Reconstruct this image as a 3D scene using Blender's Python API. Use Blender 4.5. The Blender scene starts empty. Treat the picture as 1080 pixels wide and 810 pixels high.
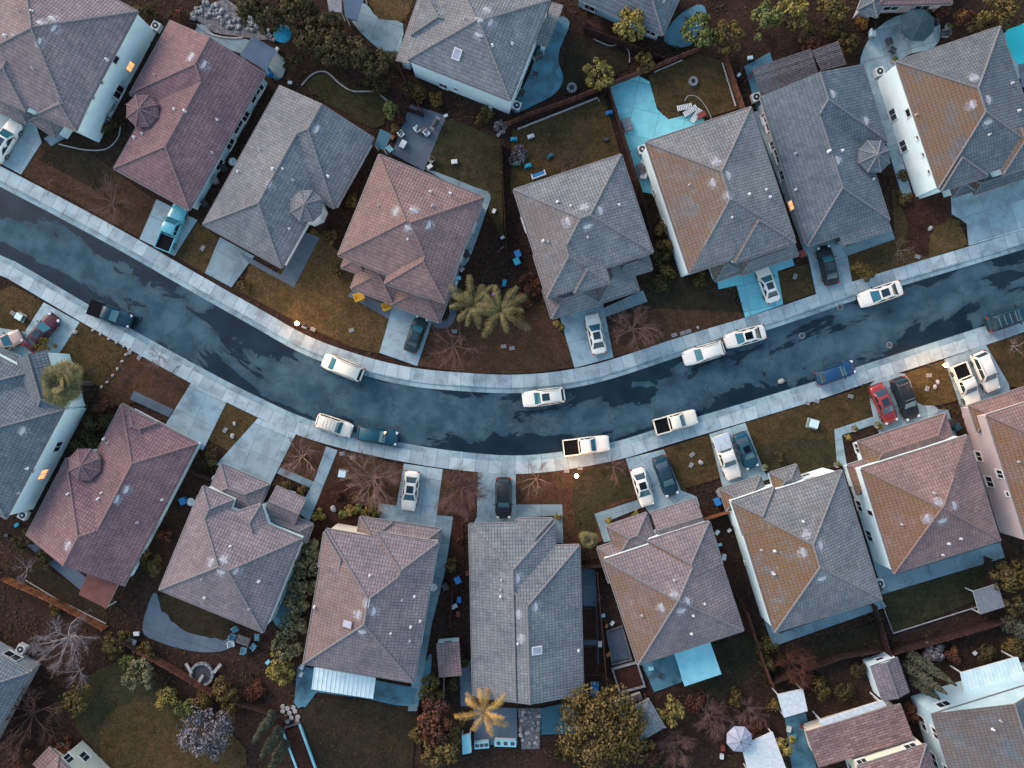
import bpy, bmesh, math, random
from mathutils import Vector as V, Matrix
from mathutils.bvhtree import BVHTree
R = math.radians
PI = math.pi
sc = bpy.context.scene
col = sc.collection
CAM_H, FPX = 100.0, 909.0

def P(px, py, z=0.0):
    """where a ray through a photo pixel meets the height z (survey of the real positions)"""
    k = (CAM_H - z) / FPX
    return V(((px - 540) * k, (405 - py) * k, z))

def ray(px, py):
    return V((0, 0, CAM_H)), V(((px - 540) / FPX, (405 - py) / FPX, -1.0))

def tag(o, label=None, cat=None, group=None, kind=None):
    if label: o['label'] = label
    if cat: o['category'] = cat
    if group: o['group'] = group
    if kind: o['kind'] = kind
    return o

def thing(name, label, cat, loc=(0, 0, 0), rz=0.0, group=None):
    o = bpy.data.objects.new(name, None)
    o.empty_display_size = .3
    col.objects.link(o)
    o.location = loc
    o.rotation_euler = (0, 0, rz)
    return tag(o, label, cat, group)

def root_of(o):
    while o.parent: o = o.parent
    return o

class MB:
    def __init__(s):
        s.v = []; s.f = []; s.m = []; s.uv = {}; s.at = {}
    def add(s, vs, fs, mi=0):
        b = len(s.v)
        s.v += [tuple(x) for x in vs]
        for f in fs:
            s.f.append(tuple(b + i for i in f)); s.m.append(mi)
        return b
    def quad(s, a, b, c, d, mi=0): s.add((a, b, c, d), ((0, 1, 2, 3),), mi)
    def box(s, c, size, rz=0.0, mi=0, taper=1.0, rx=0.0):
        sx, sy, sz = size[0] / 2, size[1] / 2, size[2] / 2
        m = Matrix.Rotation(rz, 3, 'Z') @ Matrix.Rotation(rx, 3, 'X')
        vs = []
        for z, k in ((-sz, 1), (sz, taper)):
            for x, y in ((-sx, -sy), (sx, -sy), (sx, sy), (-sx, sy)):
                vs.append(m @ V((x * k, y * k, z)) + V(c))
        s.add(vs, ((3, 2, 1, 0), (4, 5, 6, 7), (0, 1, 5, 4), (1, 2, 6, 5), (2, 3, 7, 6), (3, 0, 4, 7)), mi)
    def prism(s, poly, z0, z1, mi=0, mtop=None):
        a = sum(poly[i][0] * poly[(i + 1) % len(poly)][1] - poly[(i + 1) % len(poly)][0] * poly[i][1] for i in range(len(poly)))
        if a < 0: poly = poly[::-1]
        n = len(poly)
        vs = [(p[0], p[1], z0) for p in poly] + [(p[0], p[1], z1) for p in poly]
        s.add(vs, [tuple(range(n - 1, -1, -1))] + [(i, (i + 1) % n, n + (i + 1) % n, n + i) for i in range(n)], mi)
        s.add([(p[0], p[1], z1) for p in poly], [tuple(range(n))], mi if mtop is None else mtop)
    def path(s, pts, rad, n=5, mi=0, cap=True):
        pts = [V(p) for p in pts]
        if not isinstance(rad, (list, tuple)): rad = [rad] * len(pts)
        rings = []
        for i, p in enumerate(pts):
            d = (pts[min(i + 1, len(pts) - 1)] - pts[max(i - 1, 0)])
            if d.length < 1e-6: d = V((0, 0, 1))
            d.normalize()
            a = d.cross(V((0, 0, 1)) if abs(d.z) < .9 else V((1, 0, 0))).normalized()
            b = d.cross(a)
            rings.append([p + (a * math.cos(2 * PI * k / n) + b * math.sin(2 * PI * k / n)) * rad[i] for k in range(n)])
        base = len(s.v)
        for r in rings: s.v += [tuple(x) for x in r]
        for i in range(len(rings) - 1):
            for k in range(n):
                k2 = (k + 1) % n
                s.f.append((base + i * n + k, base + i * n + k2, base + (i + 1) * n + k2, base + (i + 1) * n + k)); s.m.append(mi)
        if cap:
            s.f.append(tuple(base + k for k in range(n))[::-1]); s.m.append(mi)
            s.f.append(tuple(base + (len(rings) - 1) * n + k for k in range(n))); s.m.append(mi)
    def lathe(s, prof, c=(0, 0, 0), n=12, mi=0, axis='Z', sx=1.0, sy=1.0):
        base = len(s.v)
        for r, z in prof:
            for k in range(n):
                a = 2 * PI * k / n
                x, y = r * math.cos(a) * sx, r * math.sin(a) * sy
                p = (x, y, z) if axis == 'Z' else (x, z, y)
                s.v.append((p[0] + c[0], p[1] + c[1], p[2] + c[2]))
        for i in range(len(prof) - 1):
            for k in range(n):
                k2 = (k + 1) % n
                s.f.append((base + i * n + k, base + i * n + k2, base + (i + 1) * n + k2, base + (i + 1) * n + k)); s.m.append(mi)
        s.f.append(tuple(base + (len(prof) - 1) * n + k for k in range(n))); s.m.append(mi)
        s.f.append(tuple(base + k for k in range(n))[::-1]); s.m.append(mi)
    def build(s, name, mats, parent=None, smooth=False, recalc=False):
        me = bpy.data.meshes.new(name)
        off = root_of(parent).location if parent else V((0, 0, 0))
        me.from_pydata([(x - off[0], y - off[1], z - off[2]) for x, y, z in s.v], [], s.f)
        for m in (mats if isinstance(mats, (list, tuple)) else [mats]): me.materials.append(m)
        me.polygons.foreach_set('material_index', s.m)
        if smooth: me.polygons.foreach_set('use_smooth', [True] * len(s.f))
        if s.uv:
            uv = me.uv_layers.new(name='UVMap')
            for p in me.polygons:
                if p.index in s.uv:
                    for li, c in zip(p.loop_indices, s.uv[p.index]): uv.data[li].uv = c
        for an, d in s.at.items():
            at = me.attributes.new(an, 'FLOAT', 'FACE')
            for k, val in d.items(): at.data[k].value = val
        if recalc:
            bm = bmesh.new(); bm.from_mesh(me)
            bmesh.ops.recalc_face_normals(bm, faces=bm.faces)
            bm.to_mesh(me); bm.free()
        me.update()
        o = bpy.data.objects.new(name, me)
        col.objects.link(o)
        if parent: o.parent = parent
        return o

def copy_tree(o, parent=None):
    c = o.copy()
    col.objects.link(c)
    c.parent = parent
    for ch in list(o.children): copy_tree(ch, c)
    return c

PROTO = {}
def place(kind, maker, loc, rz=0.0, label=None, cat=None, group=None, scale=None):
    """first use moves the built thing itself, later uses copy it with all its parts"""
    if kind not in PROTO:
        o = PROTO[kind] = maker()
    else:
        o = copy_tree(PROTO[kind])
        def plain(x):
            for sl in getattr(x, 'material_slots', []): sl.link = 'DATA'
            for ch in x.children: plain(ch)
        plain(o)
        for k in ('group',):
            if k in o: del o[k]
    o.location = loc
    o.rotation_euler = (0, 0, rz)
    o.scale = (scale,) * 3 if scale else (1, 1, 1)
    return tag(o, label, cat, group)

# ------------------------------------------------------------ materials
class NT:
    def __init__(s, name):
        s.mat = bpy.data.materials.new(name); s.mat.use_nodes = True
        s.t = s.mat.node_tree; s.t.nodes.clear()
        s.out = s.n('ShaderNodeOutputMaterial'); s.b = s.n('ShaderNodeBsdfPrincipled')
        s.t.links.new(s.b.outputs[0], s.out.inputs[0])
    def n(s, kind, **kw):
        nd = s.t.nodes.new(kind)
        for k, v in kw.items(): setattr(nd, k, v)
        return nd
    def l(s, a, b): s.t.links.new(a, b)
    def inp(s, sock, val):
        if hasattr(val, 'is_linked'): s.l(val, sock)
        else:
            if isinstance(val, tuple) and len(val) == 3 and sock.type == 'RGBA': val = val + (1,)
            sock.default_value = val
    def pos(s): return s.n('ShaderNodeNewGeometry').outputs['Position']
    def uv(s): return s.n('ShaderNodeTexCoord').outputs['UV']
    def noise(s, vec, scale, detail=4, rough=.55, dist=0.0):
        nd = s.n('ShaderNodeTexNoise')
        s.l(vec, nd.inputs['Vector'])
        nd.inputs['Scale'].default_value = scale; nd.inputs['Detail'].default_value = detail
        nd.inputs['Roughness'].default_value = rough; nd.inputs['Distortion'].default_value = dist
        return nd.outputs['Fac']
    def ramp(s, fac, lo, hi, a=0.0, b=1.0, smooth=True):
        nd = s.n('ShaderNodeMapRange'); nd.interpolation_type = 'SMOOTHSTEP' if smooth else 'LINEAR'
        s.l(fac, nd.inputs[0])
        for i, x in ((1, lo), (2, hi), (3, a), (4, b)): nd.inputs[i].default_value = x
        return nd.outputs[0]
    def math(s, op, a, b=0.0, c=None, clamp=False):
        nd = s.n('ShaderNodeMath', operation=op, use_clamp=clamp)
        s.inp(nd.inputs[0], a); s.inp(nd.inputs[1], b)
        if c is not None: s.inp(nd.inputs[2], c)
        return nd.outputs[0]
    def mix(s, fac, a, b, mode='MIX'):
        nd = s.n('ShaderNodeMix', data_type='RGBA', blend_type=mode)
        s.inp(nd.inputs[0], fac); s.inp(nd.inputs[6], a); s.inp(nd.inputs[7], b)
        return nd.outputs[2]
    def bump(s, h, strength=.3, dist=.02):
        nd = s.n('ShaderNodeBump')
        nd.inputs['Strength'].default_value = strength; nd.inputs['Distance'].default_value = dist
        s.l(h, nd.inputs['Height']); s.l(nd.outputs[0], s.b.inputs['Normal'])
    def set(s, color=None, rough=None, **kw):
        if color is not None: s.inp(s.b.inputs['Base Color'], color)
        if rough is not None: s.inp(s.b.inputs['Roughness'], rough)
        for k, v in kw.items(): s.inp(s.b.inputs[k.replace('_', ' ')], v)
        return s.mat

_mc = {}
def simple(name, c, rough=.7, c2=None, scale=3.0, metal=0.0, bump=0.0, coat=0.0):
    """surface with a gentle procedural colour break-up"""
    if name in _mc: return _mc[name]
    t = NT(name)
    p = t.n('ShaderNodeTexCoord').outputs['Object']
    if c2 is None: c2 = tuple(x * .78 for x in c)
    nz = t.noise(p, scale, 5)
    t.set(t.mix(t.ramp(nz, .3, .7), c2, c), t.ramp(nz, .3, .7, min(1, rough + .1), rough), Metallic=metal)
    if coat: t.set(Coat_Weight=coat, Coat_Roughness=.06)
    if bump: t.bump(nz, .4, bump)
    _mc[name] = t.mat
    return t.mat

def emit(name, c, strength):
    t = NT(name)
    return t.set(c, .4, Emission_Color=c + (1,), Emission_Strength=strength)

def ground_mat(name, c, c2, c3, s1=.25, s2=2.5, fine=14.0, bump=.06, rough=.95):
    t = NT(name); p = t.pos()
    a = t.ramp(t.noise(p, s1, 6, .68), .36, .62)
    b = t.ramp(t.noise(p, s2, 6, .7), .36, .66)
    f = t.noise(p, fine * .45, 6, .8)
    k = t.mix(a, c, c2)
    k = t.mix(t.math('MULTIPLY', b, .8), k, c3)
    d = t.ramp(t.noise(p, s1 * 2.3, 6, .7), .42, .68)
    k = t.mix(t.math('MULTIPLY', d, .55), k, tuple(x * .42 for x in c))
    k = t.mix(1.0, k, t.mix(t.ramp(f, .28, .72), (.35, .35, .36), (1.7, 1.68, 1.62)), 'MULTIPLY')
    t.set(k, rough); t.bump(f, .8, bump)
    t.set(Specular_IOR_Level=.15)
    return t.mat

def concrete(name, c, joint=(3.0, 3.0), stain=.45, uv=True, dark=.5):
    t = NT(name); p = t.pos()
    nz = t.ramp(t.noise(p, .55, 6, .68, .4), .4, .7)
    k = t.mix(t.math('MULTIPLY', nz, stain), c, tuple(x * dark for x in c))
    k = t.mix(t.math('MULTIPLY', t.ramp(t.noise(p, 1.9, 6, .8), .55, .72), .5), k, tuple(x * .4 for x in c))
    fine = t.noise(p, 9, 4, .7)
    k = t.mix(1.0, k, t.mix(fine, (.82, .82, .82), (1.16, 1.16, 1.16)), 'MULTIPLY')
    if uv:
        br = t.n('ShaderNodeTexBrick', offset=0.0)
        t.l(t.uv(), br.inputs['Vector'])
        for nm, val in (('Scale', 1.0), ('Brick Width', joint[0]), ('Row Height', joint[1]), ('Mortar Size', .035), ('Mortar Smooth', .2)):
            br.inputs[nm].default_value = val
        br.inputs['Color1'].default_value = (.74, .77, .8, 1); br.inputs['Color2'].default_value = (1.12, 1.1, 1.07, 1)
        br.inputs['Mortar'].default_value = (.5, .5, .52, 1)
        k = t.mix(1.0, k, br.outputs['Color'], 'MULTIPLY')
    t.set(k, t.ramp(nz, 0, 1, .8, .5)); t.bump(fine, .3, .01)
    return t.mat

def roof_mat(name, c1, c2, bw=.33, rh=.42, off=0.0):
    t = NT(name); p = t.pos(); uv = t.uv()
    br = t.n('ShaderNodeTexBrick', offset=off)
    t.l(uv, br.inputs['Vector'])
    for nm, val in (('Scale', 1.0), ('Brick Width', bw), ('Row Height', rh), ('Mortar Size', .05), ('Mortar Smooth', .9), ('Bias', 0.0)):
        br.inputs[nm].default_value = val
    br.inputs['Color1'].default_value = c1 + (1,); br.inputs['Color2'].default_value = c2 + (1,)
    br.inputs['Mortar'].default_value = tuple(x * .6 for x in c1) + (1,)
    k = br.outputs['Color']
    big = t.noise(p, .3, 5, .6)
    k = t.mix(1.0, k, t.mix(t.ramp(big, .3, .7), (.82, .84, .88), (1.18, 1.14, 1.12)), 'MULTIPLY')
    mid = t.noise(p, 1.6, 6, .7)
    k = t.mix(1.0, k, t.mix(t.ramp(mid, .25, .75), (.8, .8, .8), (1.2, 1.2, 1.2)), 'MULTIPLY')
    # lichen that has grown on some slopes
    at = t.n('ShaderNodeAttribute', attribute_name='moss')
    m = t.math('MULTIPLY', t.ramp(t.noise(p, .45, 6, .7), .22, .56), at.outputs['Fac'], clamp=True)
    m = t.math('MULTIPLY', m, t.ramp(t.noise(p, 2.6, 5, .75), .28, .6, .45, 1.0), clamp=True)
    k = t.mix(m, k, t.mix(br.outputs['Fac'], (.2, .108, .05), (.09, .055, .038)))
    # whitish weathering round the ridge vents
    tot = None
    for nm in ('stain_a', 'stain_b', 'stain_c', 'stain_d'):
        sa = t.n('ShaderNodeAttribute', attribute_name=nm, attribute_type='OBJECT')
        d = t.n('ShaderNodeVectorMath', operation='DISTANCE')
        t.l(p, d.inputs[0]); t.l(sa.outputs['Vector'], d.inputs[1])
        x = t.ramp(d.outputs['Value'], .1, 1.3, 1.0, 0.0)
        tot = x if tot is None else t.math('MAXIMUM', tot, x)
    st = t.math('MULTIPLY', t.ramp(t.math('MULTIPLY', tot, t.noise(p, 1.4, 6, .8)), .2, .5), t.ramp(t.noise(p, 5.0, 4, .8), .4, .62))
    k = t.mix(t.math('MULTIPLY', st, .8), k, (.42, .43, .46))
    t.set(k, .82, Specular_IOR_Level=.3)
    sep = t.n('ShaderNodeSeparateXYZ'); t.l(uv, sep.inputs[0])
    wv = t.math('SINE', t.math('MULTIPLY', sep.outputs[0], 2 * PI / bw))
    rows = t.math('FRACT', t.math('DIVIDE', sep.outputs[1], rh))
    h = t.math('SUBTRACT', t.math('MULTIPLY', wv, .35), t.math('MULTIPLY', rows, 1.0))
    t.bump(t.math('SUBTRACT', h, br.outputs['Fac']), .55, .045)
    return t.mat

def leaf_mat(name, c, c2, c3):
    t = NT(name)
    g = t.n('ShaderNodeNewGeometry')
    rnd = g.outputs['Random Per Island']
    nz = t.noise(t.pos(), .9, 3, .6)
    k = t.mix(t.ramp(rnd, 0, 1, smooth=False), c, c2)
    k = t.mix(t.ramp(nz, .42, .64, 0, .8), k, c3)
    t.set(k, .75, Specular_IOR_Level=.2)
    return t.mat
# ------------------------------------------------------------ palette
M = {}
def plank_mat(name, c, c2):
    t = NT(name); g = t.n('ShaderNodeNewGeometry')
    k = t.mix(t.ramp(g.outputs['Random Per Island'], 0, 1, smooth=False), c2, c)
    nz = t.noise(t.pos(), 3.0, 5, .7)
    k = t.mix(1.0, k, t.mix(t.ramp(nz, .3, .7), (.6, .6, .62), (1.3, 1.28, 1.25)), 'MULTIPLY')
    t.set(k, .9, Specular_IOR_Level=.2); return t.mat
M['soil'] = ground_mat('soil', (.034, .019, .014), (.022, .014, .012), (.05, .028, .02), .12, 1.4, 9)
M['lawn'] = ground_mat('lawn_olive', (.06, .044, .018), (.085, .05, .022), (.044, .036, .016), .22, 1.3, 12)
M['lawn_red'] = ground_mat('lawn_red', (.065, .034, .02), (.085, .042, .027), (.045, .032, .016), .22, 1.3, 12)
M['lawn_gold'] = ground_mat('lawn_gold', (.078, .056, .022), (.1, .062, .027), (.055, .044, .018), .2, 1.1, 12)
M['lawn_green'] = ground_mat('lawn_green', (.036, .037, .017), (.05, .042, .02), (.03, .028, .014), .22, 1.3, 12)
M['lawn_dark'] = ground_mat('lawn_dark', (.027, .023, .013), (.036, .027, .015), (.022, .018, .012), .22, 1.3, 12)
M['mulch'] = ground_mat('mulch', (.045, .018, .012), (.03, .014, .011), (.06, .026, .017), .3, 2.5, 14)
M['dry'] = ground_mat('dry_gravel', (.16, .15, .15), (.1, .1, .105), (.24, .24, .25), .5, 3.0, 16, .1)
M['walk'] = concrete('pavement_concrete', (.36, .46, .49), (1.5, 20), .8)
M['gutter'] = concrete('gutter_concrete', (.25, .37, .41), (3.0, 20), .8, dark=.35)
M['conc'] = concrete('drive_concrete', (.33, .45, .485), (3.1, 3.1), .8)
M['conc_cyan'] = concrete('drive_concrete_pale', (.19, .56, .62), (3.1, 3.1), .6, dark=.6)
M['conc_grey'] = concrete('drive_concrete_grey', (.22, .32, .355), (3.1, 3.1), .8)
M['conc_blue'] = concrete('patio_concrete_blue', (.085, .235, .30), (6, 6), 1.0, dark=.36)
M['conc_dark'] = concrete('patio_concrete_dark', (.10, .14, .18), (3.1, 3.1), .7)
def road_mat():
    t = NT('wet_asphalt'); p = t.pos(); uv = t.uv()
    sep = t.n('ShaderNodeSeparateXYZ'); t.l(uv, sep.inputs[0])
    v = t.math('ABSOLUTE', sep.outputs[1])
    mp = t.n('ShaderNodeMapping'); t.l(uv, mp.inputs[0]); mp.inputs['Scale'].default_value = (.3, 2.6, 1)
    n1 = t.noise(mp.outputs[0], .27, 8, .6, .7)
    n2 = t.noise(p, .55, 6, .6)
    m = t.math('ADD', t.math('MULTIPLY', v, .34), t.math('MULTIPLY', n1, 1.75))
    m = t.math('ADD', m, t.math('MULTIPLY', n2, .28))
    wet = t.math('MAXIMUM', t.ramp(m, 1.25, 1.275), t.math('MULTIPLY', t.ramp(m, 1.1, 1.26), .3))
    fine = t.noise(p, 11, 5, .75)
    bl = t.noise(p, .35, 5, .6)
    dry = t.mix(t.ramp(bl, .35, .66), (.017, .054, .079), (.047, .1, .131))
    dry = t.mix(1.0, dry, t.mix(fine, (.7, .7, .7), (1.3, 1.3, 1.3)), 'MULTIPLY')
    wc = t.mix(t.ramp(bl, .35, .7), (.001, .009, .017), (.004, .02, .033))
    vo = t.n('ShaderNodeTexVoronoi', feature='DISTANCE_TO_EDGE')
    wp = t.n('ShaderNodeVectorMath', operation='ADD')
    nzc = t.n('ShaderNodeTexNoise'); t.l(p, nzc.inputs['Vector']); nzc.inputs['Scale'].default_value = .7; nzc.inputs['Detail'].default_value = 4
    sc_ = t.n('ShaderNodeVectorMath', operation='SCALE'); t.l(nzc.outputs['Color'], sc_.inputs[0]); sc_.inputs['Scale'].default_value = 2.2
    t.l(p, wp.inputs[0]); t.l(sc_.outputs[0], wp.inputs[1])
    t.l(wp.outputs[0], vo.inputs['Vector']); vo.inputs['Scale'].default_value = .75
    crack = t.math('MULTIPLY', t.ramp(vo.outputs['Distance'], .012, .04, 1, 0), t.ramp(t.noise(p, .07, 3), .53, .62))
    vo2 = t.n('ShaderNodeTexVoronoi', feature='DISTANCE_TO_EDGE')
    t.l(wp.outputs[0], vo2.inputs['Vector']); vo2.inputs['Scale'].default_value = .13
    crack = t.math('MAXIMUM', crack, t.ramp(vo2.outputs['Distance'], .004, .012, .8, 0))
    dry = t.mix(t.math('MULTIPLY', crack, .55), dry, (.02, .03, .042))
    t.set(t.mix(wet, dry, wc), t.ramp(wet, 0, 1, .85, .4), Specular_IOR_Level=.3)
    t.bump(t.math('MULTIPLY', fine, t.ramp(wet, 0, 1, 1, .15)), .4, .012)
    return t.mat
M['road'] = road_mat()
# tiles
M['t_grey'] = roof_mat('tiles_grey', (.15, .172, .185), (.195, .21, .217))
M['t_blue'] = roof_mat('tiles_slate', (.1, .132, .152), (.13, .16, .18))
M['t_mauve'] = roof_mat('tiles_mauve', (.178, .157, .172), (.225, .19, .198))
M['t_pink'] = roof_mat('tiles_pink', (.205, .14, .135), (.25, .172, .162))
M['t_red'] = roof_mat('tiles_red', (.175, .108, .118), (.215, .135, .142))
M['t_shingle'] = roof_mat('shingles_brown', (.15, .10, .098), (.24, .17, .16), .9, .28, .5)
M['ridge_grey'] = simple('ridge_tiles_grey', (.19, .188, .198), .85, scale=5)
M['ridge_pink'] = simple('ridge_tiles_pink', (.22, .15, .147), .85, scale=5)
M['fascia'] = simple('fascia_paint', (.17, .15, .15), .7)
M['gutter_metal'] = simple('rain_gutter', (.2, .2, .21), .45)
M['w_white'] = simple('stucco_white', (.72, .86, .88), .9, (.62, .78, .81), .6, bump=.004)
M['w_cream'] = simple('stucco_cream', (.72, .66, .55), .9, (.6, .56, .47), .6, bump=.004)
M['w_blue'] = simple('stucco_bluegrey', (.42, .58, .64), .9, (.34, .49, .55), .6, bump=.004)
M['w_pink'] = simple('stucco_pink', (.50, .41, .41), .9, (.43, .36, .37), .6, bump=.004)
M['w_grey'] = simple('stucco_grey', (.3, .33, .35), .9, (.25, .28, .3), .6, bump=.004)
M['frame'] = simple('window_frame', (.72, .74, .74), .4)
M['garage'] = simple('garage_door', (.45, .46, .46), .5)
M['door'] = simple('door_paint', (.12, .07, .05), .5)
t = NT('window_glass'); M['glass'] = t.set((.018, .024, .03), .08, Specular_IOR_Level=.6)
M['glow'] = emit('lit_window_and_wall_lamp', (1.0, .36, .13), .62)
M['vent'] = simple('vent_metal', (.4, .4, .42), .5)
M['vent_dark'] = simple('vent_dark', (.16, .14, .15), .6)
M['pipe'] = simple('vent_pipe', (.72, .72, .72), .5)
M['white'] = simple('white_plastic', (.62, .66, .66), .5)
M['whitemetal'] = simple('white_metal', (.66, .78, .8), .4, (.5, .66, .7), .8)
M['cyanmetal'] = simple('cyan_sheet', (.26, .58, .64), .5, (.2, .48, .55), .8)
M['black'] = simple('black_plastic', (.02, .02, .022), .5)
M['dark'] = simple('dark_metal', (.045, .05, .055), .5)
M['grey'] = simple('grey_plastic', (.2, .21, .22), .6)
M['wood'] = plank_mat('fence_wood', (.15, .062, .042), (.08, .036, .028))
M['wood_dk'] = plank_mat('dark_wood', (.06, .032, .026), (.035, .02, .018))
M['wood_or'] = plank_mat('orange_wood', (.26, .105, .05), (.15, .06, .036))
M['wood_gy'] = plank_mat('grey_wood', (.12, .115, .12), (.075, .07, .078))
M['blue'] = simple('blue_plastic', (.02, .17, .42), .45)
M['cyan'] = simple('cyan_fabric', (.015, .32, .45), .7)
M['teal'] = simple('teal_fabric', (.008, .045, .06), .75)
M['lav'] = simple('lavender_fabric', (.36, .38, .47), .75)
M['yellow'] = simple('yellow_fabric', (.55, .33, .025), .7)
M['redp'] = simple('red_plastic', (.2, .035, .025), .5)
M['orangep'] = simple('orange_plastic', (.3, .11, .04), .5)
M['pinkp'] = simple('pink_plastic', (.5, .12, .4), .5)
M['green'] = simple('green_plastic', (.08, .22, .16), .6)
M['stone'] = simple('stone', (.24, .25, .26), .9, (.14, .15, .16), 2.5, bump=.02)
M['stone_pale'] = simple('pale_stone', (.38, .36, .35), .9, (.25, .25, .25), 2.5, bump=.02)
M['redroof'] = simple('red_sheet', (.16, .055, .045), .8, (.12, .042, .036), 1.0)
M['blueroof'] = simple('blue_sheet', (.045, .095, .16), .6, (.035, .075, .13), 1.0)
M['tealroof'] = simple('teal_sheet', (.02, .11, .15), .5)
t = NT('pool_water'); M['pool'] = t.set((.02, .42, .45), .05)
t = NT('bed_liner'); M['liner'] = t.set((.008, .009, .01), .9, Specular_IOR_Level=.05)
M['chairblue'] = simple('chair_blue', (.10, .24, .30), .6)
M['l_litter'] = leaf_mat('fallen_leaves', (.06, .028, .016), (.1, .05, .026), (.035, .02, .014))
M['l_weed'] = leaf_mat('weeds', (.045, .04, .016), (.075, .06, .024), (.035, .026, .012))
M['bark'] = simple('bark', (.09, .06, .05), .9, (.05, .035, .03), 4, bump=.02)
M['bark_pale'] = simple('pale_bark', (.36, .30, .29), .9, (.22, .18, .18), 3)
M['bark_tan'] = simple('tan_bark', (.34, .23, .15), .9, (.22, .14, .1), 3)
M['twig_red'] = simple('red_twigs', (.17, .095, .085), .9, (.12, .065, .06), 3)
M['twig_tan'] = simple('tan_twigs', (.25, .155, .11), .9, (.17, .10, .08), 3)
M['twig_pale'] = simple('pale_twigs', (.25, .21, .22), .9, (.17, .14, .15), 3)
M['twig_dark'] = simple('dark_twigs', (.09, .045, .035), .9, (.06, .032, .028), 3)
M['l_dark'] = leaf_mat('leaves_dark', (.058, .047, .018), (.1, .08, .032), (.036, .032, .016))
M['l_olive'] = leaf_mat('leaves_olive', (.111, .083, .025), (.169, .120, .039), (.065, .049, .018))
M['l_yellow'] = leaf_mat('leaves_yellow', (.221, .182, .042), (.325, .260, .078), (.117, .091, .029))
M['l_green'] = leaf_mat('leaves_green', (.111, .130, .036), (.182, .195, .065), (.058, .065, .023))
M['l_flower'] = leaf_mat('leaves_flowering', (.1, .1, .045), (.33, .29, .17), (.08, .075, .035))
M['l_grey'] = leaf_mat('leaves_grey', (.143, .137, .150), (.260, .247, .260), (.091, .081, .086))
M['l_rust'] = leaf_mat('leaves_rust', (.111, .044, .026), (.156, .065, .036), (.065, .029, .021))
M['l_orange'] = leaf_mat('leaves_orange', (.286, .130, .033), (.390, .195, .052), (.169, .072, .026))
M['l_cyp'] = leaf_mat('leaves_cypress', (.04, .046, .032), (.068, .074, .05), (.028, .032, .022))
M['l_palm'] = leaf_mat('palm_leaves', (.1, .095, .035), (.19, .165, .075), (.05, .046, .02))
M['l_gold'] = leaf_mat('palm_gold', (.390, .221, .058), (.546, .338, .104), (.234, .130, .039))
# ------------------------------------------------------------ the setting
def spline(pts, n=200):
    pts = [V(p[:2]) for p in pts]
    d0 = (pts[0] - pts[1]).normalized(); d1 = (pts[-1] - pts[-2]).normalized()
    pts = [pts[0] + d0 * 70, pts[0] + d0 * 25] + pts + [pts[-1] + d1 * 25, pts[-1] + d1 * 70]
    out = []
    for i in range(len(pts) - 1):
        p0, p1, p2, p3 = pts[max(i - 1, 0)], pts[i], pts[i + 1], pts[min(i + 2, len(pts) - 1)]
        for k in range(12):
            t = k / 12
            out.append(.5 * ((2 * p1) + (p2 - p0) * t + (2 * p0 - 5 * p1 + 4 * p2 - p3) * t * t + (3 * p1 - p0 - 3 * p2 + p3) * t ** 3))
    out.append(pts[-1])
    # smooth, then resample by length
    for _ in range(12):
        out = [out[0]] + [(out[i - 1] + out[i] * 2 + out[i + 1]) / 4 for i in range(1, len(out) - 1)] + [out[-1]]
    L = [0]
    for i in range(1, len(out)): L.append(L[-1] + (out[i] - out[i - 1]).length)
    res = []; j = 0
    for k in range(n + 1):
        s = L[-1] * k / n
        while j < len(L) - 2 and L[j + 1] < s: j += 1
        u = (s - L[j]) / max(1e-9, L[j + 1] - L[j])
        res.append(out[j].lerp(out[j + 1], u))
    return res, L[-1]

NK = [(0, 196), (67, 231), (133, 267), (213, 313), (270, 345), (320, 373), (383, 395), (430, 406), (477, 411), (550, 414), (627, 404), (720, 374), (817, 345), (907, 314), (1000, 286), (1080, 262)]
SK = [(0, 270), (20, 279), (93, 322), (137, 347), (213, 389), (267, 417), (333, 446), (420, 467), (493, 478), (560, 481), (643, 468), (693, 453), (737, 440), (863, 402), (903, 388), (1040, 344), (1080, 330)]
nk, nl = spline([P(*p) for p in NK]); sk, sl = spline([P(*p) for p in SK])

def strip(name, rows, mat, kind='structure', smooth=False, length=1.0):
    """rows: list of point lists (with z), each a line along the street; uv u = metres along, v = row value"""
    mb = MB(); n = len(rows[0][0])
    for r in range(len(rows) - 1):
        A, va = rows[r]; B, vb = rows[r + 1]
        for i in range(n - 1):
            b = mb.add((A[i], A[i + 1], B[i + 1], B[i]), ((0, 1, 2, 3),))
            u0, u1 = length * i / (n - 1), length * (i + 1) / (n - 1)
            mb.uv[len(mb.f) - 1] = ((u0, va), (u1, va), (u1, vb), (u0, vb))
    o = mb.build(name, mat, recalc=False)
    return tag(o, kind=kind)

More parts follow.
